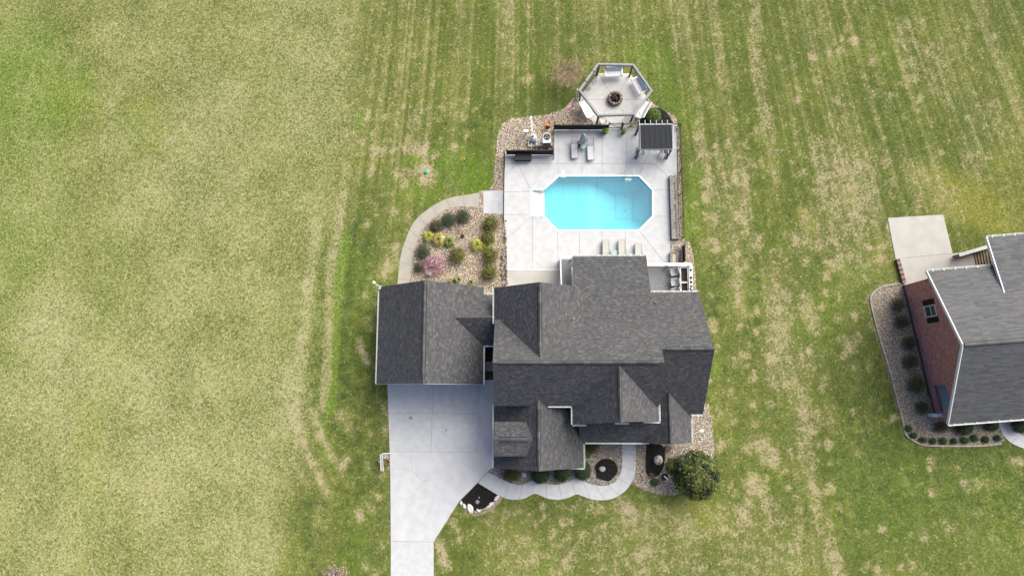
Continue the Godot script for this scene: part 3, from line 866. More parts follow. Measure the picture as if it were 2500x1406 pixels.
# ---------------------------------------------------------------- planting beds
func scatter(p: PackedVector2Array, per_m2: float, holes: Array = []) -> PackedVector2Array:
	var lo := p[0]
	var hi := p[0]
	for q in p:
		lo = lo.min(q)
		hi = hi.max(q)
	var out := PackedVector2Array()
	for i in int((hi.x - lo.x) * (hi.y - lo.y) * per_m2):
		var q := Vector2(rng.randf_range(lo.x, hi.x), rng.randf_range(lo.y, hi.y))
		if Geometry2D.is_point_in_polygon(q, p):
			var ok := true
			for h: PackedVector2Array in holes:
				if Geometry2D.is_point_in_polygon(q, h):
					ok = false
					break
			if ok:
				out.append(q)
	return out

func pebble_mesh() -> ArrayMesh:
	if not meshes.has("pebble"):
		var r := RandomNumberGenerator.new()
		r.seed = 31
		var mb := MB.new()
		mb.rock(Vector3.ZERO, Vector3(0.5, 0.36, 0.42), r, 3, 6, 0.15)
		meshes["pebble"] = mb.mesh()
	return meshes["pebble"]

func strew(parent: Node, called: String, spots: PackedVector2Array, y: float, size_lo: float, size_hi: float, shades: Array) -> void:
	var places := []
	var tints := PackedColorArray()
	for q in spots:
		var s := rng.randf_range(size_lo, size_hi)
		places.append(Transform3D(Basis.from_euler(Vector3(rng.randf_range(-0.4, 0.4), rng.randf() * TAU, rng.randf_range(-0.4, 0.4))).scaled(Vector3(s, s * 0.8, s)), Vector3(q.x, y + s * 0.18, q.y)))
		var c: Color = shades[rng.randi() % shades.size()]
		tints.append(c * rng.randf_range(0.75, 1.2))
	swarm(parent, called, pebble_mesh(), M.tinted_plain, places, tints)

func bed(called: String, label: String, p: PackedVector2Array, m: Material, shades: Array, per_m2: float, lo: float, hi: float, stuff_name := "gravel", holes: Array = [], y := 0.018) -> Node3D:
	no_lawn.append(p)
	var mb := MB.new()
	mb.flat(p, y)
	var o := structure(called, label, mb, m)
	strew(o, stuff_name, scatter(p, per_m2, holes), y, lo, hi, shades)
	return o

func build_beds() -> void:
	var river := [Color(0.5057, 0.4102, 0.2849), Color(0.6502, 0.5588, 0.4214), Color(0.4094, 0.3191, 0.2318), Color(0.3130, 0.2507, 0.1997), Color(0.7465, 0.6609, 0.5368), Color(0.5538, 0.4330, 0.3051), Color(0.4334, 0.3765, 0.3270)]
	var cool := [Color(0.3485, 0.3280, 0.3075), Color(0.5125, 0.4813, 0.4510), Color(0.2460, 0.2255, 0.2157), Color(0.1845, 0.1640, 0.1640), Color(0.5945, 0.5642, 0.5330), Color(0.4100, 0.3387, 0.2968)]
	var chips := [Color(0.0050, 0.0038, 0.0034), Color(0.0084, 0.0063, 0.0050), Color(0.0029, 0.0025, 0.0025)]
	bed("garden_gravel", "tan river gravel of the shrub garden inside the curved path", smooth_poly(poly([1170, 505, 1180, 521, 1229.5, 523, 1233, 560, 1237, 600, 1238, 660, 1239, 730, 1100, 740, 1001, 725, 1002, 690, 1004.7, 669, 1006.7, 637, 1011.7, 605.3, 1021.7, 581.4, 1035.6, 555.5, 1055.5, 535.6, 1075.5, 519.7, 1099.4, 508.7, 1129, 504.7]), true, 2), M.bed_ground, river, 210, 0.045, 0.105)
	bed("path_gravel", "narrow gravel joint between garden path and the square landing", poly([1170, 468, 1180, 465, 1180, 522, 1170, 507]), M.bed_ground, river, 210, 0.05, 0.12)
	bed("equipment_gravel", "pale river gravel round the pool equipment behind the black fence", smooth_poly(poly([1231, 464, 1193, 464, 1206, 446, 1205, 410, 1211, 376, 1213.5, 335, 1226, 302, 1248, 290.5, 1291, 284, 1340, 279.5, 1372, 267.5, 1388, 258, 1409, 246, 1430, 274, 1451, 304, 1468, 312, 1466, 317, 1352, 317, 1351, 377, 1232, 377, 1231, 420]), true, 1), M.bed_ground, river, 210, 0.05, 0.115)
	bed("corner_gravel", "tan gravel strip edging the pool deck beside the pergola", poly([1584.5, 245, 1600, 256, 1617, 268.5, 1636, 277, 1650, 287, 1658, 312, 1661, 397, 1665, 500, 1666, 582, 1684, 593, 1691, 616, 1695, 641, 1698, 673, 1701, 720, 1680, 720, 1655, 655, 1640, 655, 1639, 590, 1659, 586, 1656, 433, 1653, 312, 1543, 312, 1543, 304]), M.bed_ground, river, 210, 0.05, 0.11)
	var globe_mulch := smooth_poly(poly([1560, 306, 1566, 290, 1580, 271, 1600, 263, 1618, 268, 1632, 280, 1640, 296, 1640, 306]), true, 3)
	bed("mulch_corner", "black mulch under the round shrub behind the pergola", globe_mulch, M.black_mulch, chips, 260, 0.04, 0.10, "mulch", [], 0.06)
	bed("front_gravel", "grey gravel bed between the house front and the scalloped walk", smooth_poly(poly([1190.8, 1152, 1203, 1141, 1208, 1130, 1440, 1120, 1440, 1070, 1518, 1070, 1518.4, 1138.7, 1512, 1163, 1495.8, 1180, 1473, 1185.7, 1447.4, 1182.8, 1424.7, 1174.5, 1404.8, 1168.8, 1385, 1177, 1362, 1182.8, 1330, 1180.5, 1314, 1174.5, 1303, 1171.8, 1288, 1177.5, 1271, 1184.2, 1245.4, 1178.6, 1214, 1164.3]), true, 2), M.bed_ground, cool, 230, 0.045, 0.10)
	bed("corner_front_gravel", "pale gravel bed round the tree at the house corner", smooth_poly(poly([1553, 1070, 1690, 1070, 1680, 1000, 1728, 985, 1732, 1003, 1738, 1030, 1741, 1060, 1744, 1095, 1738, 1130, 1715, 1165, 1690, 1190, 1663, 1206, 1637, 1210, 1610, 1207, 1575, 1196, 1545, 1182, 1547, 1170, 1552.5, 1147]), true, 2), M.bed_ground, river + cool, 230, 0.045, 0.105)
	bed("mulch_ring", "ragged round black mulch bed with one stone beside front walk", smooth_poly(poly([1480, 1120, 1497, 1124, 1506, 1136, 1508, 1151, 1500, 1163, 1488, 1174, 1475, 1172, 1458, 1166, 1455, 1150, 1453, 1138, 1464, 1124]), true, 3), M.black_mulch, chips, 300, 0.04, 0.11, "mulch", [], 0.065)
	bed("mulch_plot", "oblong black mulch bed with a pale boulder by the porch", smooth_poly(poly([1580, 1083, 1600, 1084, 1616, 1087, 1624, 1100, 1624, 1118, 1620, 1140, 1612, 1154, 1600, 1164, 1585, 1163, 1577, 1150, 1577, 1120, 1578, 1095]), true, 3), M.black_mulch, chips, 300, 0.04, 0.11, "mulch", [], 0.065)
	bed("mulch_wedge", "black mulch wedge between the drive and the front walk", poly([1166, 1180, 1192, 1195, 1217, 1210, 1212, 1219, 1201, 1231, 1190, 1240, 1175, 1245, 1158, 1249, 1150, 1236, 1137, 1233, 1128, 1226, 1128, 1218, 1140, 1207, 1153, 1193]), M.black_mulch, chips, 320, 0.04, 0.10, "mulch", [], 0.04)
	var rim := MB.new()
	var rim_p := smooth_poly(poly([1121, 1226, 1128, 1226, 1145, 1240, 1158, 1250, 1180, 1247, 1201, 1234, 1214, 1217, 1222, 1211, 1230, 1214, 1216, 1232, 1198, 1246, 1178, 1256, 1158, 1260, 1140, 1250, 1128, 1240]), true, 2)
	rim.flat(rim_p, 0.012)
	no_lawn.append(rim_p)
	structure("dirt_rim", "bare tan dirt rim outside the stones of the mulch wedge", rim, M.bare_dirt)
	bed("courtyard_mulch", "brown mulch in the narrow court between garage and house", PackedVector2Array([Vector2(-5.6, -8.0), Vector2(-3.0, -8.0), Vector2(-3.0, -0.75), Vector2(-5.6, -0.75)]), M.brown_mulch, [Color(0.10, 0.062, 0.045), Color(0.07, 0.045, 0.034), Color(0.14, 0.09, 0.062)], 160, 0.04, 0.10, "mulch", [], 0.03)
	bed("equipment_soil", "strip of brown soil along the fence by the pool heater", poly([1294, 357, 1349, 355, 1349, 372, 1294, 372]), M.soil, [Color(0.09, 0.05, 0.03), Color(0.05, 0.03, 0.02)], 120, 0.03, 0.08, "mulch", [], 0.045)
	var near_bed := smooth_poly(poly([2205, 695, 2180, 697, 2152, 703, 2134, 715, 2127, 730, 2132, 760, 2145, 810, 2158, 855, 2172, 900, 2185, 950, 2198, 1000, 2208, 1040, 2214, 1060, 2236, 1077, 2262, 1085, 2330, 1087, 2400, 1086, 2444, 1081, 2455, 1072, 2446, 1055, 2440, 1030, 2438, 1005, 2380, 990, 2286, 1018, 2245, 860]), true, 2)
	bed("neighbour_gravel", "grey gravel bed wrapping the corner of the brick house", near_bed, M.bed_ground, [Color(0.6210, 0.5346, 0.4050), Color(0.4657, 0.4015, 0.3240), Color(0.7762, 0.6831, 0.5400), Color(0.3415, 0.2970, 0.2430), Color(0.5589, 0.4752, 0.3510)], 260, 0.035, 0.075)
	bed("neighbour_round_bed", "small planting bed inside the bend of the neighbour's walk", poly([2478, 1010, 2475, 1034, 2482, 1048, 2494, 1058, 2512, 1067, 2540, 1070, 2540, 1000]), M.bed_ground, river, 200, 0.04, 0.08)
	# tan earth showing beyond the neighbour's edging
	var worn := MB.new()
	var worn_p := smooth_poly(poly([2182, 690, 2150, 694, 2127, 707, 2118, 728, 2124, 765, 2138, 815, 2152, 860, 2166, 905, 2180, 955, 2190, 1000, 2196, 1000, 2186, 950, 2172, 900, 2158, 855, 2145, 810, 2132, 760, 2127, 730, 2134, 715, 2152, 703, 2180, 697]), true, 1)
	worn.flat(worn_p, 0.006)
	structure("worn_edge", "worn tan earth outside the neighbour's gravel bed", worn, M.bare_dirt)

# ---------------------------------------------------------------- pool
func ramp(a: float, b: float, x: float) -> float:
	return clampf((x - a) / (b - a), 0.0, 1.0)

func build_pool() -> void:
	var rim := poly([1365, 431.5, 1560, 431.5, 1592, 465, 1592, 528, 1559, 560.5, 1362, 560.5, 1328, 526, 1328, 465])
	var at := Vector3((rim[0].x + rim[4].x) * 0.5, 0, (rim[0].y + rim[4].y) * 0.5)
	var t := thing("swimming_pool", "eight sided in-ground swimming pool with turquoise liner and white coping", "pool", at)
	no_lawn.append(rim)
	var wide := Geometry2D.offset_polygon(rim, 0.15, Geometry2D.JOIN_MITER)[0]
	# match the corners of the two outlines
	var outer := PackedVector2Array()
	for q in rim:
		var best := wide[0]
		for w in wide:
			if w.distance_to(q) < best.distance_to(q):
				best = w
		outer.append(best)
	for i in 8:
		if i == 6:
			continue
		var k := (i + 1) % 8
		var mb := MB.new(at)
		mb.prism(PackedVector2Array([rim[i], rim[k], outer[k], outer[i]]), -0.02, 0.068)
		part(t, "coping", mb, M.white_plastic)
	var wall := MB.new(at)
	for i in 8:
		if i == 6:
			continue
		var a := rim[i]
		var b := rim[(i + 1) % 8]
		var mid := Vector3(at.x, 0, at.z) - Vector3((a.x + b.x) * 0.5, 0, (a.y + b.y) * 0.5)
		wall.quad(Vector3(a.x, 0.06, a.y), Vector3(b.x, 0.06, b.y), Vector3(b.x, -1.25, b.y), Vector3(a.x, -1.25, a.y), mid)
	part(t, "liner_wall", wall, M.liner)
	# floor: a level shallow half, then a slope down to a square hopper
	var floor_mb := MB.new(at)
	var xs := [P(1440, 495).x, P(1506, 495).x, P(1550, 495).x, P(1592, 495).x]
	var zs := [P(1500, 433).z, P(1500, 462).z, P(1500, 526).z, P(1500, 560).z]
	var depth := func(x: float, z: float) -> float:
		return -1.1 - 1.1 * minf(ramp(xs[0], xs[1], x) * (1.0 - ramp(xs[2], xs[3], x)), ramp(zs[0], zs[1], z) * (1.0 - ramp(zs[2], zs[3], z)))
	var lo := Vector2(rim[7].x - 0.05, rim[0].y - 0.05)
	var hi := Vector2(rim[2].x + 0.05, rim[4].y + 0.05)
	var nx := 44
	var nz := 24
	for i in nx:
		for j in nz:
			var q := []
			for e: Vector2i in [Vector2i(i, j), Vector2i(i + 1, j), Vector2i(i + 1, j + 1), Vector2i(i, j + 1)]:
				var x := lerpf(lo.x, hi.x, float(e.x) / nx)
				var z := lerpf(lo.y, hi.y, float(e.y) / nz)
				q.append(Vector3(x, depth.call(x, z), z))
			floor_mb.quad(q[0], q[1], q[2], q[3], Vector3.UP)
	part(t, "liner_floor", floor_mb, M.liner)
	for line: Array in [[1375, 440, 1375, 556], [1412, 440, 1412, 556], [1459, 440, 1459, 556], [1506, 462, 1506, 526], [1550, 462, 1550, 526], [1332, 504, 1506, 504], [1506, 462, 1550, 462], [1506, 526, 1550, 526], [1550, 526, 1588, 545], [1470, 548, 1506, 526]]:
		var mb := MB.new(at)
		var a := P(line[0], line[1], -0.95)
		var b := P(line[2], line[3], -0.95)
		for k in 6:
			var u := a.lerp(b, k / 6.0)
			var w := a.lerp(b, (k + 1) / 6.0)
			u.y = depth.call(u.x, u.z) + 0.006
			w.y = depth.call(w.x, w.z) + 0.006
			mb.beam(u, w, 0.045, 0.006)
		part(t, "liner_seam", mb, M.liner_seam)
	for y: float in [478.0, 512.0]:
		var dm := MB.new(at)
		var dp := P(1527, y, -2.0)
		dm.lathe(Vector3(dp.x, depth.call(dp.x, dp.z) + 0.01, dp.z), [Vector2(0.12, 0.0), Vector2(0.11, 0.02), Vector2(0.0, 0.025)], 14)
		part(t, "floor_drain", dm, M.liner_seam)
	# moulded white entry stair
	var z_a := rim[7].y
	var z_b := rim[6].y
	var x_in := rim[7].x
	var x_out := P(1298, 495).x
	no_lawn.append(PackedVector2Array([Vector2(x_out - 0.1, z_a - 0.1), Vector2(x_in + 0.1, z_a - 0.1), Vector2(x_in + 0.1, z_b + 0.1), Vector2(x_out - 0.1, z_b + 0.1)]))
	var stair := MB.new(at)
	var drops := [-0.06, -0.20, -0.42, -0.64, -0.95]
	for k in 4:
		var xa := lerpf(x_out, x_in + 0.05, k / 4.0)
		var xb := lerpf(x_out, x_in + 0.05, (k + 1) / 4.0)
		var bulge := 0.0
		stair.quad(Vector3(xa, drops[k], z_a), Vector3(xb, drops[k], z_a), Vector3(xb, drops[k], z_b), Vector3(xa, drops[k], z_b), Vector3.UP)
		stair.quad(Vector3(xb, drops[k], z_a), Vector3(xb, drops[k], z_b), Vector3(xb, drops[k + 1] + bulge, z_b), Vector3(xb, drops[k + 1], z_a), Vector3.RIGHT)
	stair.box(Vector3((x_out + x_in) * 0.5, -0.42, z_a - 0.05), Vector3(x_in - x_out, 0.98, 0.1))
	stair.box(Vector3((x_out + x_in) * 0.5, -0.42, z_b + 0.05), Vector3(x_in - x_out, 0.98, 0.1))
	stair.box(Vector3(x_out - 0.05, -0.42, (z_a + z_b) * 0.5), Vector3(0.1, 0.98, z_b - z_a + 0.2))
	part(t, "entry_stair", stair, M.white_plastic)
	var water := MB.new(at)
	water.flat(PackedVector2Array([rim[0], rim[1], rim[2], rim[3], rim[4], rim[5], rim[6], Vector2(x_out, z_b), Vector2(x_out, z_a), rim[7]]), -0.11)
	part(t, "water", water, M.water)
	var skim := MB.new(at)
	var s0 := P(1375, 432.5, -0.03)
	skim.box(s0, Vector3(0.48, 0.14, 0.05))
	part(t, "skimmer_mouth", skim, M.white_plastic)
	var lid := MB.new(at)
	lid.box(P(1374.5, 420.5, 0.05) + Vector3.UP * 0.01, Vector3(0.3, 0.02, 0.3))
	lid.lathe(P(1374.5, 420.5, 0.05) + Vector3.UP * 0.02, [Vector2(0.12, 0.0), Vector2(0.115, 0.012), Vector2(0.0, 0.014)], 14)
	part(t, "skimmer_lid", lid, M.white_plastic)
	# handrails of the stair
	for z: float in [z_a - 0.04, z_b + 0.05]:
		var mb := MB.new(at)
		var x0 := lerpf(x_out, x_in, 0.28)
		var pts := []
		for k in 11:
			var a := PI * k / 10.0
			pts.append(Vector3(x0 + 0.45 - cos(a) * 0.45, 0.05 + sin(a) * 0.75 - (0.35 * k / 10.0), z))
		mb.tube(pts, 0.022, 0.022, 8)
		mb.lathe(Vector3(x0, 0.05, z), [Vector2(0.06, 0.0), Vector2(0.05, 0.02), Vector2(0.02, 0.03)], 10)
		mb.lathe(Vector3(x0 + 0.16, 0.05, z), [Vector2(0.05, 0.0), Vector2(0.04, 0.02), Vector2(0.02, 0.03)], 10)
		part(t, "handrail", mb, M.chrome)
	var l0 := P(1525.5, 421, 0.05)
	var l1 := P(1543.5, 420, 0.05)
	var lt := thing("pool_ladder", "chrome pool ladder with two hooped rails and white steps", "ladder", (l0 + l1) * 0.5)
	for q: Vector3 in [l0, l1]:
		var mb := MB.new((l0 + l1) * 0.5)
		var pts := []
		for k in 13:
			var a := PI * k / 12.0
			pts.append(q + Vector3(0, sin(a) * 0.62 - (0.0 if k < 10 else (k - 9) * 0.16), 0.28 - cos(a) * 0.28))
		mb.tube(pts, 0.024, 0.024, 8)
		part(lt, "rail", mb, M.chrome)
	for k in 3:
		var mb := MB.new((l0 + l1) * 0.5)
		mb.box((l0 + l1) * 0.5 + Vector3(0, -0.15 - 0.26 * k, 0.60), Vector3(0.56, 0.035, 0.14))
		part(lt, "step", mb, M.white_plastic)

# ---------------------------------------------------------------- roofs
func shingled(roof: Node3D, o: Vector3, top: Array, shades: Array, thick := 0.16, course := 0.143, tab_lo := 0.12, tab_hi := 0.30) -> void:
	# a roof plane: its deck, and the courses of shingles laid on it, each tab with its own edge and tone
	var mb := MB.new(o)
	mb.col = shades[0]
	mb.slab3(top, thick)
	part(roof, "roof_deck", mb, M.tinted)
	var n := Vector3.ZERO
	for i in top.size():
		var a: Vector3 = top[i]
		var b: Vector3 = top[(i + 1) % top.size()]
		n += Vector3((a.y - b.y) * (a.z + b.z), (a.z - b.z) * (a.x + b.x), (a.x - b.x) * (a.y + b.y))
	n = n.normalized()
	if n.y < 0.0:
		n = -n
	var up := (Vector3.UP - n * n.y).normalized()
	var across := up.cross(n)
	var base: Vector3 = top[0]
	var flat := PackedVector2Array()
	var lo := Vector2(INF, INF)
	var hi := -lo
	for q: Vector3 in top:
		var w := Vector2((q - base).dot(across), (q - base).dot(up))
		flat.append(w)
		lo = lo.min(w)
		hi = hi.max(w)
	var sh := MB.new(o)
	var y := lo.y - 0.02
	while y < hi.y:
		var x := lo.x - rng.randf() * 0.4
		while x < hi.x:
			var w := rng.randf_range(tab_lo, tab_hi)
			var tab := PackedVector2Array([Vector2(x, y), Vector2(x + w, y), Vector2(x + w, y + course), Vector2(x, y + course)])
			x += w
			var whole := true
			for q in tab:
				if not Geometry2D.is_point_in_polygon(q, flat):
					whole = false
					break
			var cut := [tab] if whole else Geometry2D.intersect_polygons(tab, flat)
			if cut.is_empty():
				continue
			sh.col = shades[rng.randi() % shades.size()] * rng.randf_range(0.86, 1.14)
			for p: PackedVector2Array in cut:
				var q3 := []
				for q in p:
					q3.append(base + across * q.x + up * q.y + n * lerpf(0.020, 0.006, clampf((q.y - y) / course, 0.0, 1.0)))
				for i in range(1, q3.size() - 1):
					sh.tri(q3[0], q3[i], q3[i + 1], n)
				if whole:
					sh.quad(q3[0], q3[1], q3[1] - n * 0.014, q3[0] - n * 0.014, -up)
		y += course
	part(roof, "shingles", sh, M.shingle).set_meta("kind", "stuff")

func ridge_caps(roof: Node3D, o: Vector3, a: Vector3, b: Vector3, fall: Vector3, shades: Array, half := 0.18, inset := 0.35) -> void:
	# raised vent along a ridge, laid in short folded pieces; fall is the way down one slope, mirrored on the other
	var d := (b - a).normalized()
	var l := a.distance_to(b) - inset * 2.0
	var n := maxi(1, int(l / 0.42))
	var mirror := fall - 2.0 * fall.dot(d) * d
	mirror = Vector3(-fall.x, fall.y, -fall.z)
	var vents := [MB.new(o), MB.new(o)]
	for k in n:
		var p := a + d * (inset + l * k / n) + Vector3.UP * 0.075
		var q := a + d * (inset + l * (k + 1) / n - 0.004) + Vector3.UP * 0.075
		var mb := MB.new(o)
		mb.col = shades[rng.randi() % shades.size()] * rng.randf_range(0.88, 1.14)
		for side in 2:
			var s := fall if side == 0 else mirror
			var vent: MB = vents[side]
			mb.quad(p, q, q + s * half, p + s * half, Vector3.UP)
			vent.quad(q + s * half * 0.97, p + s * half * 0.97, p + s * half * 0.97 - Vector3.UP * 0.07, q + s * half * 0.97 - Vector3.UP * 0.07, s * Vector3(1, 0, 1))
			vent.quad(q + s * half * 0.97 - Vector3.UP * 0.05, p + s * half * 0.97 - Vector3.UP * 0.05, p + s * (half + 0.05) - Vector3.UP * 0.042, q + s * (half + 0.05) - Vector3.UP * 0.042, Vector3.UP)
		for e: Vector3 in [p, q]:
			mb.tri(e, e + fall * half, e + mirror * half, (e - (p + q) * 0.5))
		part(roof, "ridge_cap", mb, M.shingle)
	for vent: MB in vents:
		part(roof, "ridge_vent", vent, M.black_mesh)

func gutter(roof: Node3D, o: Vector3, a: Vector3, b: Vector3, out: Vector3) -> void:
	var mb := MB.new(o)
	var w := 0.11
	var down := Vector3.DOWN
	mb.beam(a + down * 0.05 + out * 0.012, b + down * 0.05 + out * 0.012, 0.012, 0.12)
	mb.beam(a + down * 0.11 + out * w * 0.5, b + down * 0.11 + out * w * 0.5, w, 0.012)
	mb.beam(a + down * 0.055 + out * w, b + down * 0.055 + out * w, 0.014, 0.11)
	mb.beam(a + down * 0.002 + out * (w + 0.008), b + down * 0.002 + out * (w + 0.008), 0.03, 0.012)
	for e: Vector3 in [a, b]:
		mb.box(e + down * 0.055 + out * w * 0.5, Vector3(w if absf(out.x) > 0.5 else 0.012, 0.11, w if absf(out.z) > 0.5 else 0.012))
	part(roof, "gutter", mb, M.white_metal)
	var n := int(a.distance_to(b) / 0.8)
	for k in n:
		var p := a.lerp(b, (k + 0.5) / n)
		var s := MB.new(o)
		s.beam(p - out * 0.06 + Vector3.UP * 0.045, p + out * (w + 0.01) + Vector3.UP * 0.008, 0.05, 0.012)
		part(roof, "gutter_strap", s, M.white_paint)

func vent_pipe(roof: Node3D, o: Vector3, at: Vector3) -> void:
	var mb := MB.new(o)
	mb.lathe(at + Vector3.DOWN * 0.1, [Vector2(0.13, 0.05), Vector2(0.09, 0.16), Vector2(0.055, 0.2), Vector2(0.05, 0.42), Vector2(0.035, 0.42), Vector2(0.035, 0.3)], 12)
	part(roof, "vent_pipe", mb, M.stone_grey)

func build_house() -> void:
	var o := Vector3(3.0, 0, -2.0)
	var t := thing("house", "large house with steep charcoal shingle roofs and white gutters beside the pool", "house", o)
	var K := 0.88
	var char_ := [Color(0.0747, 0.0778, 0.0854), Color(0.0854, 0.0864, 0.0932), Color(0.0640, 0.0670, 0.0753), Color(0.1003, 0.1004, 0.1056), Color(0.0790, 0.0810, 0.0887), Color(0.0683, 0.0702, 0.0775), Color(0.0886, 0.0886, 0.0944), Color(0.1195, 0.1188, 0.1236)]
	# walls
	var wall := MB.new(o)
	var rooms := [
		[-3.0, -5.2, 9.0, 1.0, 5.1], [-3.0, -7.9, 3.1, -5.2, 4.9], [3.1, -8.2, 9.0, -5.2, 2.9], [9.0, -7.6, 13.0, 1.6, 3.1], [-3.2, 1.0, 3.2, 5.9, 3.1], [3.2, 1.0, 9.0, 2.0, 5.4], [9.0, 1.6, 11.9, 3.9, 3.1], [-13.0, -8.15, -5.1, -0.85, 3.1], [-5.1, -7.4, -3.0, -4.1, 3.0]]
	for r: Array in rooms:
		wall.box(Vector3((r[0] + r[2]) * 0.5, r[4] * 0.5 - 0.1, (r[1] + r[3]) * 0.5), Vector3(r[2] - r[0], r[4] + 0.2, r[3] - r[1]))
	part(t, "wall", wall, M.siding)
	# gable walls, tucked under the roof slopes
	for g: Array in [[Vector3(-3.05, 5.2, -8.0), Vector3(3.1, 5.2, -8.0), Vector3(0.12, 7.7, -8.0)], [Vector3(-3.2, 3.0, 5.95), Vector3(3.2, 3.0, 5.95), Vector3(-0.03, 5.7, 5.95)], [Vector3(3.1, 5.3, 2.1), Vector3(9.0, 5.3, 2.1), Vector3(6.05, 7.9, 2.1)], [Vector3(8.8, 3.0, 3.95), Vector3(11.9, 3.0, 3.95), Vector3(10.38, 4.3, 3.95)], [Vector3(-13.0, 3.0, -0.9), Vector3(-5.1, 3.0, -0.9), Vector3(-9.05, 6.1, -0.9)], [Vector3(-13.0, 3.0, -8.1), Vector3(-5.1, 3.0, -8.1), Vector3(-9.05, 6.1, -8.1)]]:
		var gable := MB.new(o)
		gable.tri(g[0], g[1], g[2], Vector3(0, 0, signf(g[0].z + 3.5)))
		part(t, "gable_wall", gable, M.siding)
	for g: Array in [[Vector3(13.05, 3.1, -7.6), Vector3(13.05, 3.1, 1.6), Vector3(13.05, 7.1, -3.0)], [Vector3(9.05, 5.4, 0.9), Vector3(9.05, 5.4, -5.0), Vector3(9.05, 8.0, -1.95)], [Vector3(-3.05, 5.4, 1.0), Vector3(-3.05, 5.4, -5.2), Vector3(-3.05, 8.0, -1.95)]]:
		var gable := MB.new(o)
		gable.tri(g[0], g[1], g[2], Vector3(signf(g[0].x), 0, 0))
		part(t, "gable_wall", gable, M.siding)
	for b: Array in [[Vector3(-3.15, 3.9, 3.88), Vector3(0.1, 2.2, 2.2)], [Vector3(-2.0, 3.95, 2.8), Vector3(2.0, 2.1, 0.1)], [Vector3(-2.0, 3.95, 4.96), Vector3(2.0, 2.1, 0.1)], [Vector3(3.1, 4.3, -6.7), Vector3(0.12, 1.3, 2.4)]]:
		var cheek := MB.new(o)
		cheek.box(b[0], b[1])
		part(t, "cheek_wall", cheek, M.siding)
	# garage doors on the drive side
	for x: float in [-11.0, -7.1]:
		var d := MB.new(o)
		for k in 4:
			d.box(Vector3(x, 0.33 + k * 0.55, -0.82), Vector3(3.0, 0.53, 0.05))
		part(t, "garage_door", d, M.white_paint)
	var roof := Node3D.new()
	roof.name = "roof"
	t.add_child(roof)
	var zr := -1.95
	var hr := 8.4
	var main_h := func(z: float) -> float: return hr - K * absf(z - zr)
	# main ridge, both slopes; the long rear slope also covers the wing
	var ze := 1.3
	shingled(roof, o, [Vector3(-3.45, hr, zr), Vector3(9.42, hr, zr), Vector3(9.42, main_h.call(ze), ze), Vector3(-3.5, main_h.call(ze), ze)], char_)
	shingled(roof, o, [Vector3(-3.45, hr, zr), Vector3(-3.5, main_h.call(-5.55), -5.55), Vector3(9.42, main_h.call(-5.55), -5.55), Vector3(9.42, hr, zr)], char_)
	var hw := 7.48
	shingled(roof, o, [Vector3(9.4, hw, -3.0), Vector3(13.4, hw, -3.0), Vector3(13.4, hw - K * 5.0, -8.0), Vector3(9.2, hw - K * 5.0, -8.0)], char_)
	shingled(roof, o, [Vector3(9.4, hw, -3.0), Vector3(13.4, hw, -3.0), Vector3(13.35, hw - K * 5.0, 2.0), Vector3(9.3, hw - K * 5.0, 2.0)], char_)
	# rear porch, flatter
	shingled(roof, o, [Vector3(2.95, 2.8, -11.15), Vector3(9.18, 2.8, -11.15), Vector3(9.3, main_h.call(-5.5), -5.5), Vector3(2.95, main_h.call(-5.5), -5.5)], char_)
	# rear gable
	var rg := 8.05
	shingled(roof, o, [Vector3(0.12, rg, -8.15), Vector3(0.12, rg, -2.30), Vector3(-3.57, rg - 0.86 * 3.69, -5.2), Vector3(-3.57, rg - 0.86 * 3.69, -8.2)], char_)
	shingled(roof, o, [Vector3(0.12, rg, -8.15), Vector3(0.12, rg, -2.30), Vector3(3.62, rg - 0.86 * 3.5, -5.35), Vector3(3.62, rg - 0.86 * 3.5, -8.2)], char_)
	# front gable by the drive
	var fl := 6.02
	shingled(roof, o, [Vector3(-0.03, fl, 6.25), Vector3(-0.03, fl, 0.7), Vector3(-3.69, fl - K * 3.66, 0.7), Vector3(-3.69, fl - K * 3.66, 6.35)], char_)
	shingled(roof, o, [Vector3(-0.03, fl, 6.25), Vector3(-0.03, fl, 0.7), Vector3(3.63, fl - K * 3.66, 0.7), Vector3(3.63, fl - K * 3.66, 6.3)], char_)
	# low cross gable on it
	for s: float in [-1.0, 1.0]:
		shingled(roof, o, [Vector3(-3.5, 5.68, 3.88), Vector3(-0.42, 5.68, 3.88), Vector3(-0.95, 5.18, 3.88 + s * 1.33), Vector3(-3.5, 5.18, 3.88 + s * 1.33)], char_)
	# middle front gable
	var fm := 8.25
	shingled(roof, o, [Vector3(6.06, fm, 2.42), Vector3(6.06, fm, -1.85), Vector3(2.68, fm - K * 3.38, 1.35), Vector3(2.68, fm - K * 3.38, 2.75)], char_)
	shingled(roof, o, [Vector3(6.06, fm, 2.42), Vector3(6.06, fm, -1.85), Vector3(9.4, fm - K * 3.34, 1.35), Vector3(9.4, fm - K * 3.34, 2.48)], char_)
	# front porch roof and the little gable at its end
	shingled(roof, o, [Vector3(3.4, 2.8, 4.3), Vector3(9.6, 2.8, 4.3), Vector3(9.6, 5.0, 1.8), Vector3(3.0, 5.0, 1.8)], char_)
	var fr := 4.60
	shingled(roof, o, [Vector3(10.38, fr, 4.3), Vector3(10.38, fr, 0.2), Vector3(12.4, fr - K * 2.02, 2.1), Vector3(12.4, fr - K * 2.02, 4.3)], char_)
	shingled(roof, o, [Vector3(10.38, fr, 4.3), Vector3(10.38, fr, 0.2), Vector3(8.5, fr - K * 1.88, 0.6), Vector3(8.5, fr - K * 1.88, 4.28)], char_)
	# garage and the link to the house
	var gk := 0.787
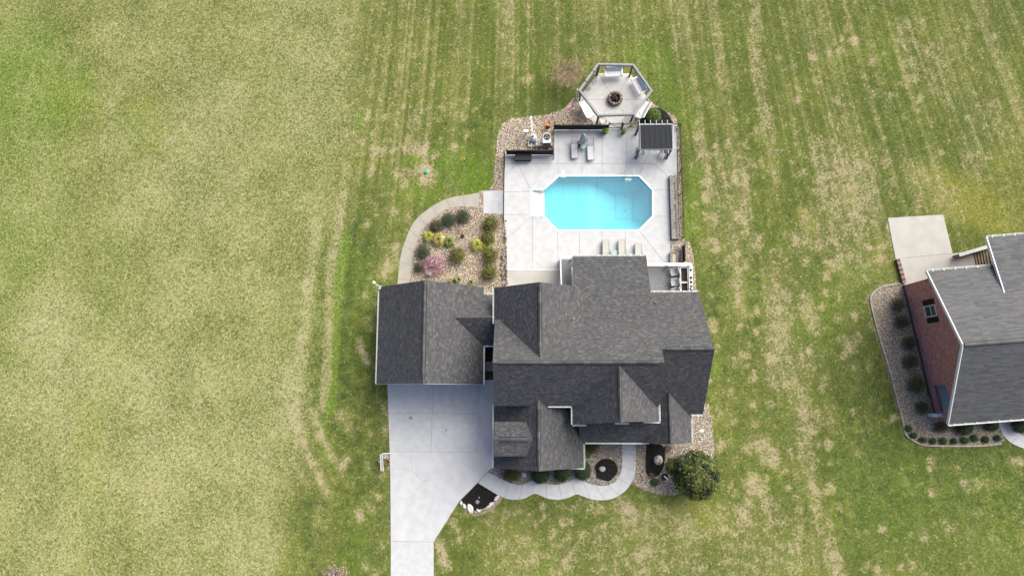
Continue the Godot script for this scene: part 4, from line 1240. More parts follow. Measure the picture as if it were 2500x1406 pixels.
	shingled(roof, o, [Vector3(-9.05, 6.5, -8.6), Vector3(-9.05, 6.5, -0.43), Vector3(-13.52, 6.5 - gk * 4.47, -0.43), Vector3(-13.48, 6.5 - gk * 4.43, -8.6)], char_)
	shingled(roof, o, [Vector3(-9.05, 6.5, -8.6), Vector3(-9.05, 6.5, -0.43), Vector3(-4.62, 6.5 - gk * 4.43, -0.40), Vector3(-4.58, 6.5 - gk * 4.47, -8.55)], char_)
	for s: float in [-1.0, 1.0]:
		shingled(roof, o, [Vector3(-6.85, 4.76, -5.76), Vector3(-3.4, 4.76, -5.76), Vector3(-3.4, 3.0, -5.76 + s * 2.13), Vector3(-4.62, 3.0, -5.76 + s * 2.13)], char_)
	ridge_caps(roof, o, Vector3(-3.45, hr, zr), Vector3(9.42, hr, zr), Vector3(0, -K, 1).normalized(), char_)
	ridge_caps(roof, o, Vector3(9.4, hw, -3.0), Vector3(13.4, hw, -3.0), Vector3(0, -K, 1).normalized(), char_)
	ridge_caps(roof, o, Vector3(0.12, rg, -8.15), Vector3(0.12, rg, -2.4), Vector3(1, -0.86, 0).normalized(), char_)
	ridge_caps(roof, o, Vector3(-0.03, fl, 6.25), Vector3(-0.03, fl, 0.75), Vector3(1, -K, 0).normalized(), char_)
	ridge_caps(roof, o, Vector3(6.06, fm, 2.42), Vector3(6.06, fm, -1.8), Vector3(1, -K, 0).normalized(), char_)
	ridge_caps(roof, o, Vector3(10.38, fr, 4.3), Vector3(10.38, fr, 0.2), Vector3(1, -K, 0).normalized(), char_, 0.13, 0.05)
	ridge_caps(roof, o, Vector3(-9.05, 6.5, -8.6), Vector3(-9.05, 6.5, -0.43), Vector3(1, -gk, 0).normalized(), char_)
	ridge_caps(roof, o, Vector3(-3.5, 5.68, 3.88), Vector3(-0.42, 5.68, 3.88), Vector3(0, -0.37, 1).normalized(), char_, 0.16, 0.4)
	for g: Array in [
		[Vector3(2.95, 2.78, -11.15), Vector3(9.18, 2.78, -11.15), Vector3.FORWARD], [Vector3(9.3, 3.06, -8.0), Vector3(13.4, 3.06, -8.0), Vector3.FORWARD], [Vector3(-3.57, 4.86, -8.2), Vector3(-3.57, 4.86, -5.25), Vector3.LEFT],
		[Vector3(-3.69, 2.78, 1.2), Vector3(-3.69, 2.78, 6.35), Vector3.LEFT], [Vector3(3.63, 2.78, 4.45), Vector3(3.63, 2.78, 6.3), Vector3.RIGHT], [Vector3(3.8, 2.78, 4.3), Vector3(9.0, 2.78, 4.3), Vector3.BACK], [Vector3(12.4, 2.8, 2.15), Vector3(12.4, 2.8, 4.3), Vector3.RIGHT],
		[Vector3(12.45, 3.06, 2.0), Vector3(13.35, 3.06, 2.0), Vector3.BACK], [Vector3(0.75, 5.52, 1.3), Vector3(2.6, 5.52, 1.3), Vector3.BACK], [Vector3(2.68, 5.25, 1.4), Vector3(2.68, 5.25, 2.75), Vector3.LEFT], [Vector3(9.4, 5.29, 1.2), Vector3(9.4, 5.29, 2.48), Vector3.RIGHT],
		[Vector3(-13.5, 2.96, -8.6), Vector3(-13.5, 2.96, -0.43), Vector3.LEFT], [Vector3(-4.6, 2.98, -3.6), Vector3(-4.6, 2.98, -0.4), Vector3.RIGHT], [Vector3(-4.6, 2.98, -8.55), Vector3(-4.6, 2.98, -8.0), Vector3.RIGHT], [Vector3(-4.9, 2.98, -7.9), Vector3(-3.6, 2.98, -7.9), Vector3.FORWARD], [Vector3(-5.0, 2.98, -3.62), Vector3(-3.5, 2.98, -3.62), Vector3.BACK]]:
		gutter(roof, o, g[0], g[1], g[2])
	# small pent returns under the front gable feet
	for g: Array in [[Vector3(2.68, 5.2, 2.75), Vector3(3.75, 5.2, 2.75)], [Vector3(6.0, 5.0, 2.62), Vector3(7.1, 5.0, 2.62)], [Vector3(8.2, 5.3, 2.5), Vector3(9.5, 5.3, 2.5)], [Vector3(2.6, 2.8, 6.32), Vector3(3.72, 2.8, 6.32)]]:
		gutter(roof, o, g[0], g[1], Vector3.BACK)
	vent_pipe(roof, o, Vector3(P(1601, 740, 3.9).x, main_h.call(P(1601, 740, 3.9).z), P(1601, 740, 3.9).z))
	vent_pipe(roof, o, Vector3(2.75, rg - 0.86 * 2.63, P(1399, 778.5, 5.8).z))
	# white fascia boards along the open gable ends
	for f: Array in [[Vector3(-13.5, 2.95, -0.41), Vector3(-9.05, 6.42, -0.41)], [Vector3(-4.6, 2.95, -0.38), Vector3(-9.05, 6.42, -0.41)]]:
		var mb := MB.new(o)
		mb.beam(f[0] + Vector3.DOWN * 0.1, f[1] + Vector3.DOWN * 0.1, 0.03, 0.2)
		part(roof, "fascia", mb, M.white_paint)
	# weather instrument on the garage corner
	var w0 := Vector3(-13.4, 3.0, -8.5)
	var wt := thing("roof_instrument", "small white instrument on a bent arm at the garage roof corner", "antenna", w0)
	var arm := MB.new(w0)
	arm.tube([w0, w0 + Vector3(-0.1, 0.35, -0.15), w0 + Vector3(-0.38, 0.7, -0.35)], 0.03, 0.025, 7)
	part(wt, "arm", arm, M.white_metal)
	var head := MB.new(w0)
	head.lathe(w0 + Vector3(-0.4, 0.68, -0.37), [Vector2(0.0, 0.0), Vector2(0.11, 0.02), Vector2(0.12, 0.16), Vector2(0.05, 0.2), Vector2(0.0, 0.2)], 12)
	part(wt, "sensor_head", head, M.white_plastic)
	var plate := MB.new(w0)
	plate.box(w0 + Vector3(0.0, 0.16, -0.03), Vector3(0.26, 0.03, 0.32), Basis(Vector3.FORWARD, 0.5))
	part(wt, "bracket", plate, M.grey_plastic)

# ---------------------------------------------------------------- the house next door
func on_wall(px: float, py: float, w0: Vector3, w1: Vector3) -> Vector3:
	var n := (w1 - w0).cross(Vector3.UP).normalized()
	var eye := Vector3(0, EYE, 0)
	var d := P(px, py) - eye
	return eye + d * ((w0 - eye).dot(n) / d.dot(n))

func build_neighbour() -> void:
	var w0 := P(2207, 697)
	var w1 := P(2285, 1018)
	w0.y = 0.0
	w1.y = 0.0
	var t := thing("brick_house", "red brick house with blue grey shingle roof beyond the lawn strip", "house", w0)
	var o := w0
	var d := (w1 - w0).normalized()
	var L := w0.distance_to(w1)
	var ea := P(2265, 662, 4.2)
	var eb := P(2317, 1036, 2.7)
	var rr := P(2353, 842, 6.9)
	var e := (P(2500, 830.5, 6.9) - rr).normalized()
	var inward := Vector3(-d.z, 0, d.x)
	if inward.dot(e) < 0.0:
		inward = -inward
	var t_r := 0.49
	var roof_at := func(u: float) -> float: return lerpf(4.0, 6.6, u / t_r) if u < t_r else lerpf(6.6, 2.75, (u - t_r) / (1.0 - t_r))
	var u0 := 0.765
	var u1 := 0.965
	var pieces := [
		PackedVector2Array([Vector2(0, 0), Vector2(u0 * L, 0), Vector2(u0 * L, roof_at.call(u0)), Vector2(t_r * L, 6.6), Vector2(0, 4.0)]),
		PackedVector2Array([Vector2(u0 * L, 0), Vector2(u1 * L, 0), Vector2(u1 * L, 0.93), Vector2(u0 * L, 0.93)]),
		PackedVector2Array([Vector2(u0 * L, 2.7), Vector2(u1 * L, 2.7), Vector2(u1 * L, roof_at.call(u1)), Vector2(u0 * L, roof_at.call(u0))]),
		PackedVector2Array([Vector2(u1 * L, 0), Vector2(L, 0), Vector2(L, 2.7), Vector2(u1 * L, roof_at.call(u1))])]
	var wall := MB.new(o)
	for p: PackedVector2Array in pieces:
		var front := []
		for q in p:
			front.append(w0 + d * q.x + Vector3.UP * q.y)
		for i in range(1, front.size() - 1):
			wall.tri(front[0], front[i], front[i + 1], -inward)
			wall.tri(front[0] + inward * 0.25, front[i] + inward * 0.25, front[i + 1] + inward * 0.25, inward)
		for i in front.size():
			var a: Vector3 = front[i]
			var b: Vector3 = front[(i + 1) % front.size()]
			wall.quad(a, b, b + inward * 0.25, a + inward * 0.25, Vector3.UP)
	# the other walls
	for s: Array in [[w0, 3.9], [w1 - d * L * 0.235, 3.0]]:
		var a: Vector3 = s[0]
		wall.quad(a, a + inward * 16.0, a + inward * 16.0 + Vector3.UP * s[1], a + Vector3.UP * s[1], d * (-1.0 if s[0] == w0 else 1.0))
	var wm := part(t, "wall", wall, M.mortar)
	var bricks := []
	var tints := PackedColorArray()
	var brick := MB.new()
	brick.box(Vector3.ZERO, Vector3(0.205, 0.062, 0.05))
	var basis := Basis(d, Vector3.UP, d.cross(Vector3.UP))
	var rows := int(6.7 / 0.075)
	var reds := [Color(0.5805, 0.2448, 0.2174), Color(0.6216, 0.2804, 0.2448), Color(0.5003, 0.2103, 0.1817), Color(0.6480, 0.3291, 0.2875), Color(0.4453, 0.1960, 0.1747)]
	for j in rows:
		var x := 0.11 + (0.11 if j % 2 else 0.0)
		while x < L:
			var q := Vector2(x, 0.04 + j * 0.075)
			for p: PackedVector2Array in pieces:
				if Geometry2D.is_point_in_polygon(q, p):
					bricks.append(Transform3D(basis, d * q.x + Vector3.UP * q.y - inward * 0.012))
					tints.append(reds[rng.randi() % reds.size()] * rng.randf_range(0.9, 1.1))
					break
			x += 0.216
	swarm(wm, "bricks", brick.mesh(), M.tinted_plain, bricks, tints)
	# porch seen through the opening
	var fl := MB.new(o)
	var f0 := w0 + d * L * 0.755
	fl.quad(f0 + inward * 0.26 + Vector3.UP * 0.35, f0 + inward * 16.0 + Vector3.UP * 0.35, w1 + inward * 16.0 + Vector3.UP * 0.35, w1 + inward * 0.26 + Vector3.UP * 0.35, Vector3.UP)
	part(t, "porch_floor", fl, M.white_paint)
	var rail := MB.new(o)
	var r0 := P(2287, 1014, 1.0)
	rail.beam(r0, r0 + e * 4.0, 0.26, 0.2)
	rail.box(r0 + Vector3.DOWN * 0.45, Vector3(0.3, 0.9, 0.3))
	part(t, "porch_rail", rail, M.white_paint)
	var skirt := MB.new(o)
	skirt.beam(w0 - inward * 0.06 + Vector3.UP * 0.12, w1 - inward * 0.06 + Vector3.UP * 0.12, 0.1, 0.24)
	part(t, "brick_footing", skirt, M.stone_brown)
	# window with a shutter on either side
	var wc := on_wall(2275, 759, w0, w1)
	var win := Node3D.new()
	win.name = "window"
	t.add_child(win)
	var pane := MB.new(o)
	pane.box(wc - inward * 0.03, Vector3(0.84, 1.5, 0.04), basis)
	part(win, "pane", pane, M.pane)
	for s: Array in [[Vector3(0, 0.77, 0), Vector3(0.92, 0.07, 0.08)], [Vector3(0, -0.77, 0), Vector3(0.96, 0.08, 0.12)], [Vector3(0.43, 0, 0), Vector3(0.055, 1.5, 0.08)], [Vector3(-0.43, 0, 0), Vector3(0.055, 1.5, 0.08)], [Vector3(0, 0.05, 0), Vector3(0.8, 0.045, 0.06)]]:
		var f := MB.new(o)
		f.box(wc - inward * 0.05 + basis * (s[0] as Vector3), s[1], basis)
		part(win, "frame", f, M.white_paint)
	for s: float in [-1.0, 1.0]:
		var sh := MB.new(o)
		var sc := wc + d * s * 0.74 - inward * 0.045
		sh.box(sc, Vector3(0.46, 1.62, 0.05), basis)
		for k in 14:
			sh.box(sc + Vector3.UP * (-0.72 + k * 0.11) - inward * 0.03, Vector3(0.36, 0.03, 0.03), basis)
		part(t, "shutter", sh, M.black_metal)
	# roof
	var roof := Node3D.new()
	roof.name = "roof"
	t.add_child(roof)
	var blue := [Color(0.118, 0.122, 0.130), Color(0.130, 0.134, 0.142), Color(0.108, 0.112, 0.120), Color(0.140, 0.143, 0.150)]
	var n := e * 16.5
	shingled(roof, o, [rr, rr + n, ea + n, ea], blue, 0.16, 0.143, 0.3, 0.9)
	shingled(roof, o, [rr, rr + n, eb + n, eb], blue, 0.16, 0.143, 0.3, 0.9)
	var fall := (ea - rr - (ea - rr).dot(e) * e).normalized()
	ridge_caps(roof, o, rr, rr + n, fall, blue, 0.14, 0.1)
	var tl := P(2411, 579, 4.1)
	var te := P(2456, 720, 5.22)
	shingled(roof, o, [te, te + e * 9.0, tl + e * 9.0, tl], blue, 0.22, 0.143, 0.3, 0.9)
	for f: Array in [[ea, rr], [eb, rr], [tl, te]]:
		var mb := MB.new(o)
		var off: Vector3 = -e * 0.03
		mb.beam(f[0] + off + Vector3.DOWN * 0.08, f[1] + off + Vector3.DOWN * 0.08, 0.07, 0.26)
		part(roof, "fascia", mb, M.white_paint)
	for g: Array in [[ea, ea + e * 7.0, -1.0], [eb, eb + n, 1.0], [tl, tl + e * 9.0, -1.0]]:
		var out := d * float(g[2])
		var mb := MB.new(o)
		mb.beam(g[0] + out * 0.06 + Vector3.DOWN * 0.1, g[1] + out * 0.06 + Vector3.DOWN * 0.1, 0.13, 0.02)
		mb.beam(g[0] + out * 0.125 + Vector3.DOWN * 0.04, g[1] + out * 0.125 + Vector3.DOWN * 0.04, 0.03, 0.13)
		part(roof, "gutter", mb, M.white_metal)
		for k in int((g[1] as Vector3).distance_to(g[0]) / 0.9):
			var s := MB.new(o)
			var p: Vector3 = (g[0] as Vector3) + e * (0.45 + k * 0.9)
			s.beam(p - out * 0.05 + Vector3.UP * 0.03, p + out * 0.13 + Vector3.UP * 0.03, 0.05, 0.012)
			part(roof, "gutter_strap", s, M.white_paint)
	var vp := P(2407, 771, 5.7)
	vent_pipe(roof, o, vp)
	# wall under the rear wing
	var back := MB.new(o)
	back.quad(tl + e * 3.4 + d * 0.4 + Vector3.DOWN * 0.2, te + e * 3.4 + Vector3.DOWN * 0.2, Vector3(te.x, 0, te.z) + e * 3.4, Vector3(tl.x, 0, tl.z) + e * 3.4 + d * 0.4, -e)
	part(t, "wing_wall", back, M.white_paint)
	# retaining walls and steps by the patio
	var low := thing("garden_wall", "low red brick wall with pale cap beside the neighbour's steps", "wall", P(2350, 620))
	var a := P(2329, 627)
	var b := P(2412, 603)
	var lw := MB.new(a.lerp(b, 0.5))
	lw.beam(a + Vector3.UP * 0.4, b + Vector3.UP * 0.4, 0.22, 0.8)
	low.position = a.lerp(b, 0.5)
	part(low, "wall_body", lw, M.mortar)
	var cap := MB.new(low.position)
	cap.beam(a + Vector3.UP * 0.83, b + Vector3.UP * 0.83, 0.3, 0.06)
	part(low, "cap", cap, M.concrete)
	var bl := []
	var bt := PackedColorArray()
	var bd := (b - a).normalized()
	var bb := Basis(bd, Vector3.UP, bd.cross(Vector3.UP))
	for j in 10:
		for k in int(a.distance_to(b) / 0.216):
			bl.append(Transform3D(bb, a + bd * (0.11 + k * 0.216 + (0.1 if j % 2 else 0.0)) + Vector3.UP * (0.05 + j * 0.075) + bb.z * 0.095 - low.position))
			bt.append(reds[rng.randi() % reds.size()])
	swarm(low, "bricks", brick.mesh(), M.tinted_plain, bl, bt)
	var edge := thing("patio_edging", "short brick edging wall where the patio meets the gravel bed", "wall", P(2195, 660))
	var ew := []
	var p0 := P(2190, 634)
	var p1 := P(2206, 692)
	for k in 10:
		var mb := MB.new(edge.position)
		mb.box(p0.lerp(p1, (k + 0.5) / 10.0) + Vector3.UP * 0.16, Vector3(0.3, 0.32, 0.215), Basis(Vector3.UP, 0.2))
		part(edge, "brick", mb, M.mortar if k % 2 else M.stone_brown)
	var s0 := P(2384, 655)
	var steps := thing("wooden_steps", "tan wooden steps rising to the neighbour's back porch", "stairs", s0)
	for k in 10:
		var mb := MB.new(s0)
		var c := s0 + e * (0.2 + k * 0.17) - d * 0.85 + Vector3.UP * (0.12 + k * 0.12)
		mb.box(c, Vector3(0.18, 0.04, 1.55), Basis(e, Vector3.UP, e.cross(Vector3.UP)))
		part(steps, "tread", mb, M.tan_board)
	for s: float in [0.1, 1.6]:
		var mb := MB.new(s0)
		mb.beam(s0 - d * s + Vector3.UP * 0.05, s0 - d * s + e * 1.9 + Vector3.UP * 1.2, 0.06, 0.22)
		part(steps, "stringer", mb, M.tan_board)
	var hr := MB.new(s0)
	hr.tube([s0 + Vector3.UP * 0.9 + e * 0.4, s0 + Vector3.UP * 1.0 + e * 1.0, s0 + Vector3.UP * 1.9 + e * 2.0], 0.03, 0.03, 6)
	part(steps, "handrail", hr, M.black_metal)

# ---------------------------------------------------------------- black metal fences
func fence(label: String, a: Vector3, b: Vector3, screened: bool, high := 1.25, called := "metal_fence") -> Node3D:
	var t := thing(called, label, "fence", a)
	var d := (b - a).normalized()
	var l := a.distance_to(b)
	var n := maxi(1, roundi(l / 1.9))
	for k in n + 1:
		var mb := MB.new(a)
		var p := a + d * (l * k / n)
		mb.box(p + Vector3.UP * (high * 0.5 + 0.03), Vector3(0.06, high + 0.06, 0.06))
		mb.box(p + Vector3.UP * (high + 0.08), Vector3(0.075, 0.04, 0.075))
		part(t, "post", mb, M.black_metal)
	for y: float in [0.12, high - 0.18, high - 0.02]:
		var mb := MB.new(a)
		mb.beam(a + Vector3.UP * y, b + Vector3.UP * y, 0.03, 0.035)
		part(t, "rail", mb, M.black_metal)
	var pk := MB.new(a)
	for k in int(l / 0.11):
		pk.box(a + d * (0.055 + k * 0.11) + Vector3.UP * (high * 0.5 + 0.02), Vector3(0.017, high - 0.06, 0.017))
	part(t, "pickets", pk, M.black_metal).set_meta("kind", "stuff")
	if screened:
		var sc := MB.new(a)
		var out := d.cross(Vector3.UP).normalized() * 0.03
		var m := int(l / 0.25)
		for k in m:
			var u := 0.03 * sin(k * 1.7)
			var w := 0.03 * sin((k + 1) * 1.7)
			sc.quad(a + d * l * k / m + out + Vector3.UP * 0.10, a + d * l * (k + 1) / m + out + Vector3.UP * 0.10, a + d * l * (k + 1) / m + out + Vector3.UP * (high - 0.13 + w), a + d * l * k / m + out + Vector3.UP * (high - 0.13 + u), out)
		part(t, "privacy_screen", sc, M.black_mesh)
	return t

func build_fences() -> void:
	var y := Vector3.UP * 0.05
	fence("black screened fence behind the loungers, ending at the gate", P(1353, 317) + y, P(1483, 317) + y, true)
	fence("black screened fence behind the dark storage box", P(1238, 378) + y, P(1350, 378) + y, true)
	fence("black picket fence between pool heater and loungers", P(1352, 319) + y, P(1352, 388) + y, false)
	fence("open black picket fence between gate and pergola", P(1518.5, 315) + y, P(1652, 315) + y, false)
	fence("long open black picket fence along the stone planter", P(1655.5, 316) + y, P(1664, 586) + y, false)
	fence("short black screened fence by the wooden deck", P(1666, 603), P(1667, 641), true)
	fence("open black picket fence along the equipment gravel and garden", P(1231.8, 380), P(1230, 545), false)
	var a := P(1484.5, 314) + y
	var b := P(1516.5, 314) + y
	var g := thing("gate", "black metal picket gate with a diagonal brace", "gate", a)
	for q: Vector3 in [a, b]:
		var mb := MB.new(a)
		mb.box(q + Vector3.UP * 0.68, Vector3(0.1, 1.36, 0.1))
		part(g, "post", mb, M.black_metal)
	for h: float in [0.12, 1.2]:
		var mb := MB.new(a)
		mb.beam(a + Vector3.UP * h, b + Vector3.UP * h, 0.04, 0.05)
		part(g, "rail", mb, M.black_metal)
	var br := MB.new(a)
	br.beam(a + Vector3.UP * 1.18 + Vector3.BACK * 0.03, b + Vector3.UP * 0.14 + Vector3.BACK * 0.03, 0.03, 0.05)
	part(g, "brace", br, M.black_metal)
	for k in 10:
		var mb := MB.new(a)
		mb.box(a.lerp(b, (k + 1) / 11.0) + Vector3.UP * 0.66, Vector3(0.02, 1.08, 0.02))
		part(g, "picket", mb, M.black_metal)

# ---------------------------------------------------------------- timber ring with swings and the fire pit
func swing(label: String, at: Vector3, turn: float, cushioned: bool, beam_h: float) -> void:
	# a hanging bench: x along the seat, +z the way it faces
	var t := thing("swing_bench", label, "swing bench", at, "white swing benches round the fire pit")
	t.rotation.y = turn
	var seat := MB.new()
	for k in 5:
		seat.box(Vector3(0, 0.45, -0.20 + k * 0.115), Vector3(1.55, 0.03, 0.10))
	part(t, "seat", seat, M.white_paint)
	var tilt := Basis(Vector3.RIGHT, -0.42)
	for k in 8:
		var mb := MB.new()
		mb.box(Vector3(-0.70 + k * 0.20, 0, 0) + Vector3(0, 0.45, -0.28) + tilt * Vector3(0, 0.30, 0), Vector3(0.17, 0.6, 0.03), tilt)
		part(t, "back_slat", mb, M.white_paint)
	for s: float in [-1.0, 1.0]:
		var arm := MB.new()
		arm.box(Vector3(s * 0.78, 0.68, 0.0), Vector3(0.09, 0.035, 0.62))
		arm.box(Vector3(s * 0.78, 0.56, 0.26), Vector3(0.06, 0.22, 0.06))
		arm.box(Vector3(s * 0.78, 0.42, 0.0), Vector3(0.05, 0.07, 0.62))
		part(t, "armrest", arm, M.white_paint)
		var ch := MB.new()
		ch.tube([Vector3(s * 0.78, 0.7, 0.22), Vector3(s * 0.80, 1.5, -0.02)], 0.012, 0.012, 5)
		ch.tube([Vector3(s * 0.78, 0.7, -0.25), Vector3(s * 0.80, 1.5, -0.02), Vector3(s * 0.80, beam_h, -0.02)], 0.012, 0.012, 5)
		part(t, "chain", ch, M.taupe_metal)
	var rail := MB.new()
	rail.box(Vector3(0, 0.45, -0.28) + tilt * Vector3(0, 0.63, 0), Vector3(1.62, 0.07, 0.06), tilt)
	part(t, "top_rail", rail, M.white_paint)
	if cushioned:
		for s: float in [-0.37, 0.37]:
			var cu := MB.new()
			cu.box(Vector3(s, 0.45, -0.28) + tilt * Vector3(0, 0.30, 0.06), Vector3(0.72, 0.50, 0.10), tilt)
			part(t, "back_cushion", cu, M.cushion_blue)
		var sc := MB.new()
		sc.box(Vector3(0, 0.50, 0.06), Vector3(1.46, 0.09, 0.50))
		part(t, "seat_cushion", sc, M.cushion_white)

func build_gazebo() -> void:
	var base_px := [[1457.4, 184.7], [1537, 186.5], [1578.5, 245], [1540, 297.5], [1457.5, 300.5], [1415, 244]]
	var hh := 2.1
	var top := []
	var at := P(1501, 243.4)
	var t := thing("timber_ring", "open hexagonal ring of weathered grey timber posts and beams round fire pit", "pergola", at)
	for b: Array in base_px:
		var p := P(b[0], b[1])
		var out := (p - at).normalized()
		var q := p + out * 0.12
		top.append(Vector3(q.x, hh, q.z))
		var mb := MB.new(at)
		mb.box(Vector3(p.x, (hh - 0.1) * 0.5, p.z), Vector3(0.14, hh - 0.1, 0.14), Basis(Vector3.UP, atan2(out.x, out.z)))
		part(t, "post", mb, M.dark_timber)
	for i in 6:
		var a: Vector3 = top[i]
		var b: Vector3 = top[(i + 1) % 6]
		var d := (b - a).normalized()
		var side := d.cross(Vector3.UP)
		for s: float in [-1.0, 1.0]:
			var mb := MB.new(at)
			mb.beam(a + side * s * 0.085 - Vector3.UP * 0.1 + d * 0.03, b + side * s * 0.085 - Vector3.UP * 0.1 - d * 0.03, 0.045, 0.22)
			part(t, "beam", mb, M.grey_timber)
		var cap := MB.new(at)
		cap.beam(a + Vector3.UP * (0.03 + 0.004 * i) - d * 0.08, b + Vector3.UP * (0.03 + 0.004 * i) + d * 0.08, 0.13, 0.035)
		part(t, "cap_board", cap, M.grey_timber)
	for i: int in [0, 1]:
		var mb := MB.new(at)
		var p: Vector3 = (top[5] as Vector3).lerp(top[0], 0.33 + 0.4 * i)
		var d: Vector3 = ((top[0] as Vector3) - (top[5] as Vector3)).normalized().cross(Vector3.UP)
		mb.beam(p - d * 0.22 + Vector3.UP * 0.06, p + d * 0.3 + Vector3.UP * 0.06, 0.05, 0.05)
		part(t, "hook_bar", mb, M.black_metal)
	var mid := func(i: int) -> Vector3:
		var m: Vector3 = ((top[i] as Vector3) + (top[(i + 1) % 6] as Vector3)) * 0.5
		return Vector3(m.x, 0.05, m.z)
	var face := func(p: Vector3) -> float: return atan2(at.x - p.x, at.z - p.z)
	var p0: Vector3 = mid.call(0)
	swing("white swing bench with blue cushions hung across from the gate", Vector3(p0.x, 0.05, p0.z) + Vector3(0.0, 0, 0.1), face.call(p0), true, hh - 0.2)
	var p1: Vector3 = mid.call(1)
	swing("white cushioned swing bench hung beside the bench across from the gate", p1 + (at - p1).normalized() * 0.15, face.call(p1), true, hh - 0.2)
	var p2: Vector3 = mid.call(2)
	swing("plain white swing bench hung beside the round shrub in mulch", p2 + (p2 - at).normalized() * 0.1, face.call(p2), false, hh - 0.2)
	var p4: Vector3 = mid.call(4)
	swing("plain white swing bench hung beside the flag", p4, face.call(p4), false, hh - 0.2)
	# two wire seats on the side with the hook bars
	for i in 2:
		var w := P([1445.5, 1432.0][i], [205.0, 224.0][i])
		var wt := thing("wire_chair", "round see-through wire chair hung under the hook bars of the timber ring", "wire chair", w, "wire chairs in the timber ring")
		var r: float = [0.42, 0.34][i]
		for k in 6:
			var ring := []
			for j in 17:
				var a := TAU * j / 16.0
				var v := Vector3(cos(a) * r, sin(a) * r + 0.85, 0)
				ring.append(w + (v - Vector3(0, 0.85, 0)).rotated(Vector3.UP, PI * k / 6.0) + Vector3(0, 0.85, 0))
			var mb := MB.new(w)
			mb.tube(ring, 0.009, 0.009, 5)
			part(wt, "hoop", mb, M.taupe_metal)
		for y: float in [0.6, 0.85, 1.1]:
			var ring := []
			var rr := sqrt(maxf(r * r - (y - 0.85) * (y - 0.85), 0.01))
			for j in 17:
				ring.append(w + Vector3(cos(TAU * j / 16.0) * rr, y, sin(TAU * j / 16.0) * rr))
			var mb := MB.new(w)
			mb.tube(ring, 0.009, 0.009, 5)
			part(wt, "hoop", mb, M.taupe_metal)
		var leg := MB.new(w)
		leg.tube([w + Vector3(0, 0.85 + r, 0), w + Vector3(0.05, 2.0, 0.05)], 0.010, 0.010, 5)
		part(wt, "hanger", leg, M.taupe_metal)
	# fire pit
	var f := thing("fire_pit", "round fire pit of rough brown stones filled with charred logs", "fire pit", at + Vector3.UP * 0.05)
	var r := RandomNumberGenerator.new()
	r.seed = 99
	var stones := [Color(0.17, 0.125, 0.11), Color(0.25, 0.19, 0.17), Color(0.12, 0.09, 0.085), Color(0.31, 0.25, 0.23), Color(0.21, 0.145, 0.12)]
	for row in 3:
		for k in 14:
			var a := TAU * (k + 0.5 * (row % 2)) / 14.0
			var mb := MB.new()
			mb.col = stones[r.randi() % 5]
			mb.rock(Vector3(cos(a) * 0.56, 0.08 + row * 0.14, sin(a) * 0.56), Vector3(0.145, 0.085, 0.145) * r.randf_range(0.85, 1.15), r, 4, 7, 0.16)
			part(f, "stone", mb, M.tinted)
	var ash := MB.new()
	ash.lathe(Vector3.ZERO, [Vector2(0.55, 0.14), Vector2(0.3, 0.17), Vector2(0.0, 0.15)], 14)
	part(f, "ash_bed", ash, M.black_mulch)
	for k in 9:
		var mb := MB.new()
		var a := r.randf() * TAU
		var c := Vector3(r.randf_range(-0.18, 0.18), 0.22 + 0.025 * k, r.randf_range(-0.18, 0.18))
		var d := Vector3(cos(a), r.randf_range(-0.15, 0.15), sin(a)) * r.randf_range(0.2, 0.36)
		mb.tube([c - d, c, c + d], 0.045, 0.035, 7)
		part(f, "log", mb, M.bark if k % 3 else M.black_mulch)
	# chairs near the gate
	var c0 := P(1470, 298)
	var ch := thing("folding_chair", "cream folding chair standing by the gate under the timber ring", "chair", c0)
	ch.rotation.y = 0.5
	chair_parts(ch, M.tan_board, M.cushion_white)
	var c1 := P(1527, 296)
	var st := thing("metal_chair", "thin black metal chair leaning by the gate post", "chair", c1)
	st.rotation.y = -0.6
	for k in 4:
		var mb := MB.new()
		var x := 0.22 if k % 2 else -0.22
		var z := 0.22 if k < 2 else -0.22
		mb.tube([Vector3(x, 0, z), Vector3(x * 0.9, 0.46, z * 0.9), Vector3(x, 0.95 if z < 0 else 0.62, z * 1.2)], 0.013, 0.013, 6)
		part(st, "leg", mb, M.black_metal)
	for k in 6:
		var mb := MB.new()
		mb.beam(Vector3(-0.2, 0.46, -0.2 + k * 0.08), Vector3(0.2, 0.46, -0.2 + k * 0.08), 0.02, 0.012)
		part(st, "seat_bar", mb, M.black_metal)
	for k in 3:
		var mb := MB.new()
		mb.beam(Vector3(-0.21, 0.62 + k * 0.14, -0.24), Vector3(0.21, 0.62 + k * 0.14, -0.24), 0.015, 0.025)
		part(st, "back_bar", mb, M.black_metal)
	# flag
	var fp := P(1405.5, 248.7)
	var fg := thing("flag", "flag with red and white stripes and starred blue canton on a pole", "flag", fp)
	var pole := MB.new(fp)
	pole.tube([fp, fp + Vector3.UP * 2.62], 0.025, 0.018, 8)
	part(fg, "pole", pole, M.white_metal)
	var ball := MB.new(fp)
	ball.lathe(fp + Vector3.UP * 2.6, [Vector2(0.0, 0.0), Vector2(0.045, 0.03), Vector2(0.055, 0.06), Vector2(0.04, 0.1), Vector2(0.0, 0.12)], 10)
	part(fg, "finial", ball, M.white_plastic)
	var im := Image.create(304, 160, false, Image.FORMAT_RGB8)
	for k in 13:
		im.fill_rect(Rect2i(0, k * 160 / 13, 304, 13), Color(0.70, 0.10, 0.16) if k % 2 == 0 else Color(0.93, 0.90, 0.91))
	im.fill_rect(Rect2i(0, 0, 122, 7 * 160 / 13), Color(0.13, 0.16, 0.42))
